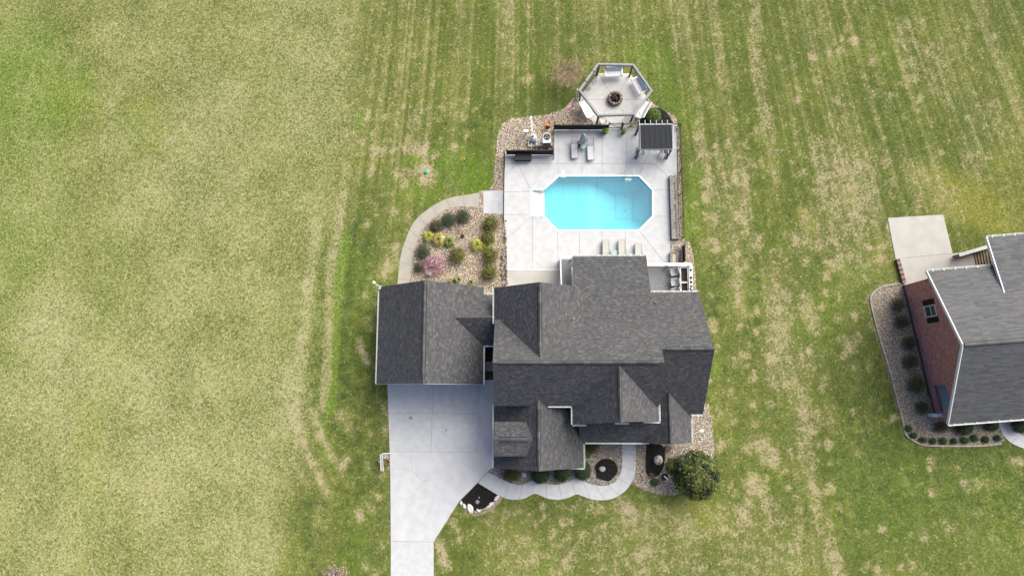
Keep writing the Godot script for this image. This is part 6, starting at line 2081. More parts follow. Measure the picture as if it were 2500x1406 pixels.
# ---------------------------------------------------------------- wooden deck and stair
func build_wood_deck() -> void:
	var h := 0.9
	var a := P(1574, 648, h)
	var b := P(1690, 722, h)
	var at := Vector3((a.x + b.x) * 0.5, 0, (a.z + b.z) * 0.5)
	var t := thing("wooden_deck", "raised grey board deck with broad white railing at the house corner", "deck", at)
	var z := a.z
	var k := 0
	while z < b.z:
		# boards are laid end to end; the butt joints wander from row to row
		var cut: float = a.x + (b.x - a.x) * [0.45, 0.3, 0.62, 0.38][k % 4]
		for s: Array in [[a.x, cut - 0.004], [cut + 0.004, b.x - 0.1]]:
			var mb := MB.new(at)
			mb.box(Vector3((s[0] + s[1]) * 0.5, h - 0.015 + rng.randf_range(-0.002, 0.002), z + 0.07), Vector3(s[1] - s[0], 0.03, 0.122))
			part(t, "board", mb, M.deck_board)
		z += 0.142
		k += 1
	var frame := MB.new(at)
	for x: float in [a.x + 0.06, at.x, b.x - 0.2]:
		frame.box(Vector3(x, h * 0.5 - 0.03, at.z), Vector3(0.09, h - 0.06, b.z - a.z - 0.1))
	part(t, "joists", frame, M.dark_timber)
	var rh := h + 0.95
	var r0 := P(1577, 645, rh)
	var r1 := P(1688, 645, rh)
	var r2 := P(1690, 722, rh)
	for s: Array in [[r0, r1, 0.24], [r1, r2, 0.20]]:
		var mb := MB.new(at)
		mb.beam(s[0], s[1], s[2], 0.04)
		part(t, "rail_cap", mb, M.white_paint)
		var lowr := MB.new(at)
		var dn := Vector3.DOWN * 0.85
		lowr.beam(s[0] + dn, s[1] + dn, 0.06, 0.08)
		part(t, "bottom_rail", lowr, M.white_paint)
		var n := int((s[1] as Vector3).distance_to(s[0]) / 0.13)
		for i in n + 1:
			var bl := MB.new(at)
			bl.box((s[0] as Vector3).lerp(s[1], float(i) / n) + Vector3.DOWN * 0.43, Vector3(0.035, 0.82, 0.035))
			part(t, "baluster", bl, M.white_paint)
	for p: Vector3 in [r0, r0.lerp(r1, 0.5), r1, r2]:
		var mb := MB.new(at)
		mb.box(p + Vector3.DOWN * (rh * 0.5 - 0.01), Vector3(0.13, rh + 0.04, 0.13))
		part(t, "rail_post", mb, M.white_paint)
	# planters on the deck
	for s: Array in [[1662, 653, 1680.5, 688, "oblong white planter box with dead stems at the railing corner"], [1663, 690.5, 1681, 716, "shorter white planter box with dead stems tucked against the eave"]]:
		var hh := h + 0.75
		var c0 := P(s[0], s[1], hh)
		var c1 := P(s[2], s[3], hh)
		var pc := Vector3((c0.x + c1.x) * 0.5, h, (c0.z + c1.z) * 0.5)
		var p := thing("planter_box", s[4], "planter", pc)
		var sx := c1.x - c0.x
		var sz := c1.z - c0.z
		for q: Array in [[Vector3(-sx * 0.5, 0.37, 0), Vector3(0.05, 0.74, sz)], [Vector3(sx * 0.5, 0.37, 0), Vector3(0.05, 0.74, sz)], [Vector3(0, 0.37, -sz * 0.5), Vector3(sx - 0.05, 0.735, 0.05)], [Vector3(0, 0.37, sz * 0.5), Vector3(sx - 0.05, 0.735, 0.05)]]:
			var mb := MB.new()
			mb.box(q[0], q[1])
			part(p, "side", mb, M.white_paint)
		var soil := MB.new()
		soil.box(Vector3(0, 0.3, 0), Vector3(sx - 0.06, 0.6, sz - 0.06))
		part(p, "soil", soil, M.soil)
		for i in 26:
			var st := MB.new()
			var q := Vector3(rng.randf_range(-sx, sx) * 0.38, 0.6, rng.randf_range(-sz, sz) * 0.42)
			st.tube([q, q + Vector3(rng.randf_range(-0.12, 0.12), 0.06, rng.randf_range(-0.12, 0.12)), q + Vector3(rng.randf_range(-0.25, 0.25), 0.08, rng.randf_range(-0.25, 0.25))], 0.014, 0.006, 4)
			part(p, "stem", st, [M.bark, M.rust_brown, M.stone_brown][i % 3])
	var chairs := [[1642, 666, -1.35, "pale adirondack chair on the deck in the railing corner"], [1643.5, 691, -1.5, "pale adirondack chair on the deck facing away from the planters"], [1645, 714, -1.3, "pale adirondack chair half under the eave on the deck"]]
	for s: Array in chairs:
		var q := P(s[0], s[1], h)
		var c := thing("deck_chair", s[3], "chair", q)
		c.rotation.y = s[2]
		chair_parts(c, M.sling_cool, M.sling_cool)
	var pots := -1
	for s: Array in [[1686, 660, 0.10], [1686.5, 679, 0.105], [1686.9, 689.5, 0.105], [1687.6, 700, 0.09], [1685.4, 706, 0.07], [1688, 710, 0.10]]:
		pots += 1
		var q := P(s[0], s[1], rh + 0.02)
		var p := thing("flower_pot", "small dark flower pot on the white deck railing, %s from the corner post" % ["first", "second", "third", "fourth", "fifth", "sixth"][pots], "flower pot", q, "dark pots along the deck railing")
		var pot := MB.new()
		var r: float = s[2]
		pot.lathe(Vector3.ZERO, [Vector2(r * 0.7, 0.0), Vector2(r, 0.16), Vector2(r * 1.12, 0.17), Vector2(r * 1.12, 0.2), Vector2(r * 0.92, 0.2), Vector2(r * 0.85, 0.15), Vector2(0.0, 0.14)], 14)
		part(p, "pot", pot, M.black_metal)
		var st := MB.new()
		for i in 5:
			st.tube([Vector3(0, 0.14, 0), Vector3(rng.randf_range(-r, r), 0.22, rng.randf_range(-r, r))], 0.008, 0.004, 4)
		part(p, "stems", st, M.rust_brown)
	# stair tower beside the porch
	var lh := 0.75
	var l0 := P(1368, 633, lh)
	var l1 := P(1395.5, 656, lh)
	var sa := Vector3((l0.x + l1.x) * 0.5, 0, l1.z)
	var st2 := thing("porch_stair", "grey board stair with white railings beside the rear porch", "stairs", sa)
	var n := int((l1.x - l0.x) / 0.142)
	for i in n:
		var mb := MB.new(sa)
		mb.box(Vector3(l0.x + (i + 0.5) * (l1.x - l0.x) / n, lh - 0.015, (l0.z + l1.z) * 0.5), Vector3((l1.x - l0.x) / n - 0.010, 0.03, l1.z - l0.z))
		part(st2, "landing_board", mb, M.deck_board)
	for i in 7:
		var y := lh + (i + 1) * 0.15
		for s: float in [0.0, 0.145]:
			var mb := MB.new(sa)
			mb.box(Vector3(sa.x, y - 0.015, l1.z + 0.07 + i * 0.29 + s), Vector3(l1.x - l0.x, 0.03, 0.136))
			part(st2, "tread", mb, M.deck_board)
		var riser := MB.new(sa)
		riser.box(Vector3(sa.x, y - 0.1, l1.z + 0.01 + i * 0.29), Vector3(l1.x - l0.x, 0.14, 0.02))
		part(st2, "riser", riser, M.dark_timber)
	for i in 4:
		var mb := MB.new(sa)
		var y := lh - (i + 1) * 0.17
		mb.box(Vector3(l1.x + 0.14 + i * 0.28, y, (l0.z + l1.z) * 0.5), Vector3(0.28, 0.035, l1.z - l0.z))
		part(st2, "tread", mb, M.deck_board)
	var body := MB.new(sa)
	for x: float in [l0.x + 0.05, l1.x - 0.05]:
		body.box(Vector3(x, lh * 0.5 - 0.03, (l0.z + l1.z) * 0.5), Vector3(0.08, lh - 0.06, l1.z - l0.z))
		body.beam(Vector3(x, lh - 0.1, l1.z), Vector3(x, lh + 0.95, l1.z + 2.05), 0.06, 0.25)
	part(st2, "stringer", body, M.white_paint)
	var v := Vector3.UP * 0.9
	var c00 := Vector3(l0.x, lh, l0.z)
	var c01 := Vector3(l0.x, lh, l1.z)
	var c10 := Vector3(l1.x, lh, l0.z)
	var rails := [[c00 + v, c01 + v], [c01 + v, c01 + v + Vector3(0.03, 0.72, 1.75)], [c00 + v, c10 + v], [Vector3(l1.x, lh, l1.z) + v, Vector3(l1.x, lh, l1.z) + v + Vector3(0.06, 0.72, 1.75)], [c10 + v, c10 + Vector3(1.1, 0.25, 0.12)]]
	for r: Array in rails:
		var mb := MB.new(sa)
		mb.beam(r[0], r[1], 0.11, 0.045)
		part(st2, "handrail", mb, M.white_paint)
		var m := maxi(2, int((r[1] as Vector3).distance_to(r[0]) / 0.14))
		for i in m + 1:
			var bl := MB.new(sa)
			bl.box((r[0] as Vector3).lerp(r[1], float(i) / m) + Vector3.DOWN * 0.42, Vector3(0.03, 0.8, 0.03))
			part(st2, "baluster", bl, M.white_paint)
	for p: Vector3 in [c00, c01, c10, Vector3(l1.x, lh, l1.z)]:
		var mb := MB.new(sa)
		mb.box(p + Vector3.UP * 0.12, Vector3(0.11, 1.72, 0.11))
		part(st2, "rail_post", mb, M.white_paint)
	# porch posts under the rear eave
	for x: float in [3.2, 5.2, 7.2, 8.95]:
		var pp := thing("porch_post", "square white rear porch post, %s counted from the stair" % ["first", "second", "third", "fourth"][[3.2, 5.2, 7.2, 8.95].find(x)], "post", Vector3(x, 0.05, -10.85), "white posts of the rear porch")
		var mb := MB.new()
		mb.box(Vector3(0, 1.28, 0), Vector3(0.14, 2.55, 0.14))
		part(pp, "shaft", mb, M.white_paint)
		var cap := MB.new()
		cap.box(Vector3(0, 0.08, 0), Vector3(0.2, 0.16, 0.2))
		part(pp, "plinth", cap, M.white_paint)

# ---------------------------------------------------------------- plants
func leaf_mesh(key: String, count: int, rad: Vector3, leaf: float, cols: Array, fill := 5.0, lobes := 0.16, narrow := 0.55) -> ArrayMesh:
	if meshes.has(key):
		return meshes[key]
	var r := RandomNumberGenerator.new()
	r.seed = hash(key)
	var noise := FastNoiseLite.new()
	noise.seed = int(r.seed) % 1000
	noise.frequency = 1.3
	var mb := MB.new()
	for i in count:
		var d := Vector3(r.randfn(), r.randfn(), r.randfn()).normalized()
		if d.y < -0.45:
			d.y = -d.y
		var far := pow(r.randf(), 1.0 / fill) * (1.0 + lobes * 2.0 * noise.get_noise_3dv(d * 1.6)) * r.randf_range(0.9, 1.06)
		var c := d * far * rad
		var n := (d * 0.9 + Vector3(r.randfn(), r.randfn() + 0.4, r.randfn()) * 0.55).normalized()
		var u := n.cross(Vector3(r.randfn(), r.randfn(), r.randfn())).normalized()
		var w := n.cross(u)
		var s := leaf * r.randf_range(0.6, 1.3)
		mb.col = cols[clampi(int((noise.get_noise_3dv(c * 2.2) * 0.9 + 0.5 + r.randf_range(-0.38, 0.38)) * cols.size()), 0, cols.size() - 1)] * r.randf_range(0.75, 1.2)
		var a := c - u * s * 0.5
		var b := c + u * s * 0.5 - n * s * 0.12
		mb.tri(a, c + w * s * narrow * 0.5 + n * s * 0.06, b, n)
		mb.tri(a, c - w * s * narrow * 0.5 + n * s * 0.06, b, n)
	meshes[key] = mb.mesh()
	return meshes[key]

func twig_mesh(key: String, stems: int, spread: float) -> ArrayMesh:
	if meshes.has(key):
		return meshes[key]
	var r := RandomNumberGenerator.new()
	r.seed = hash(key)
	var mb := MB.new()
	for i in stems:
		var a := TAU * i / stems + r.randf()
		var t := Vector3(cos(a) * spread * r.randf_range(0.3, 1.0), r.randf_range(0.2, 0.8), sin(a) * spread * r.randf_range(0.3, 1.0))
		mb.tube([Vector3(0, -0.75, 0), Vector3(t.x * 0.4, -0.2, t.z * 0.4), t], 0.05, 0.015, 5)
	meshes[key] = mb.mesh()
	return meshes[key]

func bush(called: String, label: String, group: String, x: float, y: float, r_px: float, key: String, squash := 0.85) -> Node3D:
	var r := r_px / 27.6
	var c := P(x, y, r * 0.62)
	var at := Vector3(c.x, 0.02, c.z)
	var t := thing(called, label, "shrub", at, group)
	t.rotation.y = rng.randf() * TAU
	var f := part_mesh(t, "foliage", meshes[key], M.leafy, Vector3(0, r * 0.62, 0))
	f.scale = Vector3(r * rng.randf_range(0.88, 1.14), r * squash * rng.randf_range(0.9, 1.1), r * rng.randf_range(0.88, 1.14))
	var s := part_mesh(t, "stems", twig_mesh("twigs_a", 9, 0.7), M.bark, Vector3(0, r * 0.62, 0))
	s.scale = Vector3(r, r * squash, r)
	return t

func blade_mesh(key: String, count: int, cols: Array, droop: float) -> ArrayMesh:
	if meshes.has(key):
		return meshes[key]
	var r := RandomNumberGenerator.new()
	r.seed = hash(key)
	var mb := MB.new()
	for i in count:
		var a := r.randf() * TAU
		var d := Vector3(cos(a), 0, sin(a))
		var s := Vector3(-d.z, 0, d.x) * 0.022
		var l := r.randf_range(0.55, 1.05)
		var lean := pow(r.randf(), 0.7)
		mb.col = cols[r.randi() % cols.size()] * r.randf_range(0.75, 1.25)
		var p0 := d * 0.12 * r.randf()
		var p1 := p0 + d * l * 0.4 * lean + Vector3.UP * l * 0.62
		var p2 := p0 + d * l * lean + Vector3.UP * l * (0.85 - droop * lean)
		mb.quad(p0 - s, p0 + s, p1 + s, p1 - s, Vector3.UP)
		mb.tri(p1 - s, p1 + s, p2, Vector3.UP)
	meshes[key] = mb.mesh()
	return meshes[key]

func build_plants() -> void:
	leaf_mesh("dark_spread", 2600, Vector3.ONE, 0.15, [Color(0.026, 0.044, 0.023), Color(0.042, 0.065, 0.031), Color(0.060, 0.088, 0.039), Color(0.039, 0.052, 0.034), Color(0.094, 0.114, 0.058)], 4.0, 0.34, 0.4)
	leaf_mesh("brown_spread", 2400, Vector3.ONE, 0.15, [Color(0.052, 0.052, 0.029), Color(0.081, 0.081, 0.039), Color(0.065, 0.075, 0.039), Color(0.111, 0.101, 0.055)], 4.0, 0.22, 0.4)
	leaf_mesh("golden", 2200, Vector3.ONE, 0.17, [Color(0.052, 0.068, 0.016), Color(0.098, 0.117, 0.021), Color(0.156, 0.163, 0.026), Color(0.208, 0.208, 0.039), Color(0.078, 0.065, 0.023)], 3.0, 0.38)
	leaf_mesh("globe", 3600, Vector3.ONE, 0.12, [Color(0.018, 0.039, 0.013), Color(0.029, 0.060, 0.017), Color(0.042, 0.078, 0.021), Color(0.058, 0.098, 0.026)], 9.0, 0.05, 0.5)
	leaf_mesh("bright_globe", 3600, Vector3.ONE, 0.13, [Color(0.058, 0.111, 0.019), Color(0.098, 0.163, 0.026), Color(0.143, 0.208, 0.036), Color(0.182, 0.234, 0.042)], 8.0, 0.08, 0.5)
	leaf_mesh("olive", 1900, Vector3.ONE, 0.17, [Color(0.065, 0.065, 0.016), Color(0.111, 0.104, 0.021), Color(0.156, 0.137, 0.029), Color(0.130, 0.072, 0.021), Color(0.058, 0.068, 0.023)], 3.0, 0.24, 0.35)
	leaf_mesh("small_green", 900, Vector3.ONE, 0.28, [Color(0.025, 0.075, 0.014), Color(0.05, 0.12, 0.02), Color(0.018, 0.05, 0.012)], 3.0, 0.15, 0.4)
	leaf_mesh("fine_grey", 2000, Vector3.ONE, 0.16, [Color(0.058, 0.068, 0.023), Color(0.091, 0.101, 0.031), Color(0.130, 0.130, 0.046), Color(0.046, 0.047, 0.021)], 2.4, 0.2, 0.3)
	var g1 := "shrubs of the gravel garden"
	for s: Array in [[1095.4, 536, 17.5, "dark green mounded shrub between its twin and the brownish shrub"], [1130.8, 528, 17, "dark green mounded shrub where the garden path nears the landing"], [1033.6, 614, 18.5, "dark green mounded shrub touching the pink azalea and yellow grass row"], [1022, 653, 13, "smallest dark green shrub, pressed between path and pink azalea"]]:
		bush("mounded_shrub", s[3], g1, s[0], s[1], s[2], "dark_spread", 0.7)
	bush("mounded_shrub", "brownish green mounded shrub beside the yellow grasses and path", g1, 1065.5, 551.5, 17.5, "brown_spread", 0.7)
	for s: Array in [[1198, 546, 18.5, "golden green shrub beside the square concrete landing"], [1192, 581, 16, "smaller golden green shrub just behind the yellow grass tufts by the deck"], [1116.3, 623, 21, "large golden green shrub alone in the middle of the gravel garden"], [1198, 624, 19.5, "golden green shrub touching the small yellow grass tuft"], [1195, 665, 19.5, "golden green shrub beside the stone border next to the house roof"]]:
		bush("golden_shrub", s[3], g1, s[0], s[1], s[2], "golden", 0.75)
	var yellow := blade_mesh("yellow_blades", 520, [Color(0.34, 0.35, 0.045), Color(0.46, 0.45, 0.09), Color(0.20, 0.25, 0.025), Color(0.55, 0.53, 0.17)], 0.75)
	var peach := blade_mesh("peach_blades", 520, [Color(0.40, 0.34, 0.09), Color(0.48, 0.38, 0.16), Color(0.26, 0.24, 0.05), Color(0.46, 0.44, 0.16)], 0.75)
	var greener := blade_mesh("green_blades", 480, [Color(0.09, 0.16, 0.03), Color(0.20, 0.25, 0.05), Color(0.32, 0.33, 0.09), Color(0.06, 0.12, 0.03)], 0.75)
	for s: Array in [[1047.6, 579, 14.5, yellow, "yellow green tuft of ornamental grass beside the garden path"], [1071.5, 586, 16, peach, "straw tipped tuft of ornamental grass in the middle of its row"], [1096.4, 592, 13.5, greener, "greenest tuft of ornamental grass at the end of its row"], [1165, 600, 16, yellow, "broad yellow green grass tuft among the golden shrubs"], [1189, 601, 12, yellow, "small yellow grass tuft pressed against a golden shrub"]]:
		var p := P(s[0], s[1])
		var t := thing("ornamental_grass", s[4], "ornamental grass", p, "yellow grasses of the gravel garden")
		t.rotation.y = rng.randf() * TAU
		var m := part_mesh(t, "blades", s[3], M.leafy)
		m.scale = Vector3.ONE * (s[2] / 27.6 * 1.6)
	# flowering azalea, and a white one before it
	var az := P(1060, 647, 0.4)
	var at := thing("azalea", "pink flowering azalea with sparse leaves in the gravel garden", "shrub", Vector3(az.x, 0.02, az.z), g1)
	part_mesh(at, "foliage", leaf_mesh("azalea_leaf", 900, Vector3(1.0, 0.55, 0.85), 0.09, [Color(0.16, 0.10, 0.07), Color(0.11, 0.08, 0.05), Color(0.10, 0.11, 0.035)], 2.4, 0.25), M.leafy, Vector3(0, 0.45, 0))
	part_mesh(at, "blossoms", leaf_mesh("azalea_bloom", 1150, Vector3(1.18, 0.6, 1.0), 0.10, [Color(0.40, 0.15, 0.26), Color(0.52, 0.28, 0.37), Color(0.60, 0.42, 0.46), Color(0.36, 0.14, 0.22)], 4.0, 0.3, 0.9), M.leafy, Vector3(0, 0.47, 0))
	part_mesh(at, "stems", twig_mesh("twigs_a", 9, 0.7), M.bark, Vector3(0, 0.5, 0)).scale = Vector3(0.9, 0.65, 0.8)
	var wz := P(1048.6, 665, 0.3)
	var wt := thing("white_azalea", "small white flowering shrub at the foot of the pink azalea", "shrub", Vector3(wz.x, 0.02, wz.z), g1)
	part_mesh(wt, "blossoms", leaf_mesh("white_bloom", 420, Vector3(0.36, 0.3, 0.33), 0.09, [Color(0.72, 0.66, 0.72), Color(0.80, 0.76, 0.78), Color(0.55, 0.42, 0.52)], 6.0, 0.15, 0.9), M.leafy, Vector3(0, 0.32, 0))
	part_mesh(wt, "stems", twig_mesh("twigs_a", 9, 0.7), M.bark, Vector3(0, 0.3, 0)).scale = Vector3(0.3, 0.38, 0.3)
	# driftwood with a rusty clump of dead stems
	var dw := P(1124, 573)
	var dt := thing("driftwood", "bleached branching driftwood lying in the gravel garden", "driftwood", dw)
	for s: Array in [[[0.0, 0.12, 0.0], [-0.1, 0.32, -0.35], [-0.38, 0.45, -0.8]], [[0.0, 0.12, 0.0], [0.0, 0.4, -0.45], [0.05, 0.42, -0.85]], [[0.0, 0.12, 0.0], [-0.22, 0.2, 0.22], [-0.42, 0.1, 0.3]], [[0.05, 0.12, 0.0], [0.3, 0.35, -0.25], [0.55, 0.4, -0.1]], [[0.0, 0.15, 0.02], [-0.25, 0.25, 0.45], [-0.4, 0.1, 0.62]]]:
		var mb := MB.new()
		var q := []
		for e: Array in s:
			q.append(Vector3(e[0], e[1], e[2]))
		mb.tube(q, 0.055, 0.018, 7)
		part(dt, "branch", mb, M.tan_board)
	var dc := P(1130, 577)
	var rc := thing("dead_clump", "low rusty brown clump of dead stems beside the driftwood", "plant", dc)
	part_mesh(rc, "stems", blade_mesh("rust_blades", 160, [Color(0.14, 0.05, 0.03), Color(0.09, 0.035, 0.022), Color(0.20, 0.09, 0.05)], 0.7), M.leafy).scale = Vector3.ONE * 0.34
	for s: Array in [[1109, 690, 0.85], [1120, 684, 0.6], [1095, 693, 0.5], [1150, 690, 0.55]]:
		var p := P(s[0], s[1])
		var w := thing("weed_plant", "thin green sprouting plant by the garage gable", "plant", p, "sprouts by the garage gable")
		part_mesh(w, "shoots", blade_mesh("sprout_blades", 70, [Color(0.10, 0.17, 0.03), Color(0.16, 0.22, 0.05), Color(0.22, 0.22, 0.07)], 0.5), M.leafy).scale = Vector3.ONE * s[2]
	# along the front
	var g2 := "shrubs along the house front"
	bush("olive_shrub", "olive brown shrub under the eave at the drive corner", g2, 1249.7, 1158, 20, "olive", 0.8)
	bush("olive_shrub", "olive brown shrub in the recess beside the front walk", g2, 1446, 1092, 17, "olive", 0.8)
	for s: Array in [[1319.5, 1157, 23.5, "dense dark green globe shrub beside the white vent box"], [1372, 1156, 20.5, "dense dark green globe shrub in the middle of three before the house"], [1423, 1148, 22.5, "dense dark green globe shrub at the gable corner near the mulch ring"]]:
		bush("globe_shrub", s[3], g2, s[0], s[1], s[2], "globe", 0.95)
	bush("low_shrub", "small bright green low shrub by the corner tree", "", 1599.6, 1177, 10, "small_green", 0.6)
	bush("globe_shrub", "bright green round clipped shrub in mulch behind the pergola", "", 1595, 282, 19.5, "bright_globe", 0.95)
	# neighbour's beds
	var g3 := "shrubs along the brick wall"
	for s: Array in [[2193, 743, 17.5, "first"], [2202, 785, 17.5, "second"], [2221, 837, 16.5, "third"], [2223, 882, 17, "fourth"], [2236, 938, 20.5, "fifth"], [2251, 994, 17, "sixth"]]:
		bush("wall_shrub", "loose olive shrub along the red brick wall, %s from the patio" % s[3], g3, s[0], s[1], s[2], "fine_grey", 0.8)
	bush("wall_shrub", "brownish shrub under the neighbour's front roof corner", g3, 2299, 1043, 14, "olive", 0.8)
	bush("front_shrub", "dark green shrub half under the neighbour's front gutter", g3, 2356, 1044, 18, "globe", 0.8)
	bush("front_shrub", "smaller dark green shrub beside the neighbour's curved walk", g3, 2421, 1038, 14, "globe", 0.8)
	bush("front_shrub", "dark green shrub inside the bend of the neighbour's walk", g3, 2494, 1035, 22, "globe", 0.8)
	var row_at := -1
	for s: Array in [[2219, 1046], [2232, 1063], [2255, 1074], [2280, 1077], [2305, 1077], [2331, 1077], [2357, 1075], [2381, 1070], [2408, 1073], [2437, 1070]]:
		row_at += 1
		bush("edging_plant", "small green plant inside the neighbour's edging, %s counted back from the curved walk" % ["tenth", "ninth", "eighth", "seventh", "sixth", "fifth", "fourth", "third", "second", "first"][row_at], "row of small edging plants", s[0], s[1], 8, "small_green", 0.7)
	tree()
	bare_tree("bare_tree", "leafless reddish brown young tree beside the fire pit lawn", Vector3(P(1384, 196).x, 0, P(1384, 196).z), 1.75, 2.7, 41, [Color(0.36, 0.25, 0.17), Color(0.46, 0.34, 0.24), Color(0.52, 0.40, 0.29)], 0)
	bare_tree("budding_tree", "young tree with pale pink buds by the field edge", Vector3(P(833, 1402).x, 0, P(833, 1402).z), 1.35, 2.6, 43, [Color(0.22, 0.17, 0.13), Color(0.3, 0.24, 0.2)], 520)
	var sp := P(1138, 404)
	var sapling := thing("sapling", "thin leaning sapling with a few yellow leaves on the lawn", "sapling", sp)
	for s: Array in [[Vector3(0, 0, 0), Vector3(-0.08, 0.5, -0.1), Vector3(-0.2, 1.0, -0.3)], [Vector3(-0.08, 0.5, -0.1), Vector3(-0.3, 0.7, -0.12), Vector3(-0.45, 0.8, -0.16)], [Vector3(-0.1, 0.6, -0.12), Vector3(0.05, 0.9, -0.25), Vector3(0.0, 1.2, -0.4)]]:
		var mb := MB.new()
		mb.tube(s, 0.03, 0.01, 6)
		part(sapling, "branch", mb, M.bark)
	var lf := part_mesh(sapling, "leaves", leaf_mesh("sapling_leaf", 70, Vector3(0.45, 0.4, 0.4), 0.10, [Color(0.42, 0.38, 0.12), Color(0.5, 0.44, 0.2)], 1.5), M.leafy, Vector3(-0.2, 0.95, -0.3))
	lf.scale = Vector3.ONE

func bare_tree(called: String, label: String, at: Vector3, r: float, high: float, seed_: int, cols: Array, buds: int) -> void:
	var t := thing(called, label, "tree", at)
	var g := RandomNumberGenerator.new()
	g.seed = seed_
	var trunk := MB.new()
	trunk.col = cols[0] * 0.7
	trunk.tube([Vector3.ZERO, Vector3(0.03, high * 0.3, 0.02), Vector3(0.0, high * 0.62, 0.0)], 0.06, 0.035, 8)
	part(t, "trunk", trunk, M.tinted_plain)
	var tips := []
	for i in 34:
		var a := TAU * i / 34.0 * 3.0 + g.randf() * 0.4
		var p0 := Vector3(0.0, high * g.randf_range(0.22, 0.6), 0.0)
		var far := r * g.randf_range(0.6, 1.0)
		var p2 := Vector3(cos(a) * far, high * g.randf_range(0.45, 0.95), sin(a) * far)
		var p1 := p0.lerp(p2, 0.5) + Vector3.UP * 0.15
		var mb := MB.new()
		mb.col = cols[g.randi() % cols.size()] * 0.8
		mb.tube([p0, p1, p2], 0.014, 0.005, 5)
		part(t, "limb", mb, M.tinted_plain)
		tips.append([p0, p1, p2])
	var tw := MB.new()
	for i in 2000:
		var b: Array = tips[g.randi() % tips.size()]
		var u := g.randf_range(0.25, 1.0)
		var p: Vector3 = (b[0] as Vector3).lerp(b[2], u) + Vector3.UP * 0.12 * sin(u * PI)
		var d := Vector3(g.randfn(), g.randfn() * 0.6 + 0.3, g.randfn()).normalized() * g.randf_range(0.15, 0.55)
		tw.col = cols[g.randi() % cols.size()] * g.randf_range(0.8, 1.3)
		var s := d.cross(Vector3.UP).normalized() * 0.010
		tw.tri(p - s, p + s, p + d, Vector3.UP)
		var s2 := s.cross(d.normalized())
		tw.tri(p - s2, p + s2, p + d, Vector3.RIGHT)
	part(t, "twigs", tw, M.tinted_plain).set_meta("kind", "stuff")
	if buds:
		part_mesh(t, "crown", leaf_mesh("bud_" + called, buds, Vector3(r, high * 0.32, r), 0.09, [Color(0.62, 0.45, 0.43), Color(0.55, 0.42, 0.38), Color(0.70, 0.56, 0.52), Color(0.40, 0.30, 0.20)], 3.0, 0.25, 0.7), M.leafy, Vector3(0, high * 0.66, 0))

func tree() -> void:
	var c := P(1699, 1160, 2.3)
	var at := Vector3(c.x, 0, c.z)
	var t := thing("corner_tree", "broad bushy evergreen tree at the house corner beside the front beds", "tree", at)
	var g := RandomNumberGenerator.new()
	g.seed = 77
	var trunk := MB.new()
	trunk.tube([Vector3.ZERO, Vector3(0.05, 0.7, -0.03), Vector3(0.0, 1.5, 0.0), Vector3(-0.05, 2.8, 0.05)], 0.14, 0.05, 9)
	part(t, "trunk", trunk, M.bark)
	var lobes := [[0.0, 2.3, 0.0, 1.45], [0.7, 2.1, -0.5, 1.15], [-0.65, 2.0, -0.75, 1.05], [0.75, 1.9, 0.7, 1.15], [-0.6, 1.9, 0.75, 1.1], [0.1, 1.8, 1.25, 0.85], [-1.55, 1.45, -0.55, 0.72], [1.15, 1.8, 0.1, 0.95], [0.25, 2.0, -1.15, 0.9], [-0.2, 2.9, 0.1, 1.05], [0.6, 1.6, 1.35, 0.65], [-1.0, 1.7, 0.2, 0.8]]
	var cols := [Color(0.024, 0.043, 0.019), Color(0.041, 0.068, 0.022), Color(0.065, 0.097, 0.024), Color(0.108, 0.135, 0.027), Color(0.169, 0.182, 0.030), Color(0.230, 0.223, 0.038)]
	for k in lobes.size():
		var l: Array = lobes[k]
		var p := Vector3(l[0], l[1], l[2])
		var limb := MB.new()
		limb.tube([Vector3(0, 0.9 + 0.1 * (k % 5), 0), p * Vector3(0.5, 0.75, 0.5), p], 0.06, 0.018, 6)
		part(t, "limb", limb, M.bark)
	var crown := MB.new()
	var noise := FastNoiseLite.new()
	noise.seed = 4
	noise.frequency = 0.9
	for i in 24000:
		var l: Array = lobes[g.randi() % lobes.size()]
		var d := Vector3(g.randfn(), g.randfn(), g.randfn()).normalized()
		if d.y < -0.3:
			d.y = -d.y
		var p: Vector3 = Vector3(l[0], l[1], l[2]) + d * l[3] * pow(g.randf(), 0.3) * (1.0 + 0.35 * noise.get_noise_3dv(d * 2.5)) * Vector3(1, 0.85, 1)
		var n := (d + Vector3(g.randfn(), g.randfn() + 0.5, g.randfn()) * 0.7).normalized()
		var u := n.cross(Vector3(g.randfn(), g.randfn(), g.randfn())).normalized()
		var w := n.cross(u)
		var s := g.randf_range(0.06, 0.12)
		crown.col = cols[clampi(int((noise.get_noise_3dv(p * 1.3) * 1.1 + 0.38 + g.randf_range(-0.26, 0.26)) * 6.0), 0, 5)] * g.randf_range(0.75, 1.25)
		var a: Vector3 = p - u * s
		var b: Vector3 = p + u * s - n * s * 0.2
		crown.tri(a, p + w * s * 0.45 + n * s * 0.1, b, n)
		crown.tri(a, p - w * s * 0.45 + n * s * 0.1, b, n)
	part(t, "crown", crown, M.leafy)

# ---------------------------------------------------------------- small things
func boulder(label: String, x: float, y: float, size: Vector3, m: Material, seed_: int) -> void:
	var r := RandomNumberGenerator.new()
	r.seed = seed_
	var p := P(x, y)
	var t := thing("boulder", label, "boulder", p)
	var mb := MB.new()
	mb.rock(Vector3.UP * size.y * 0.5, size, r, 7, 11, 0.13)
	part(t, "stone", mb, m)

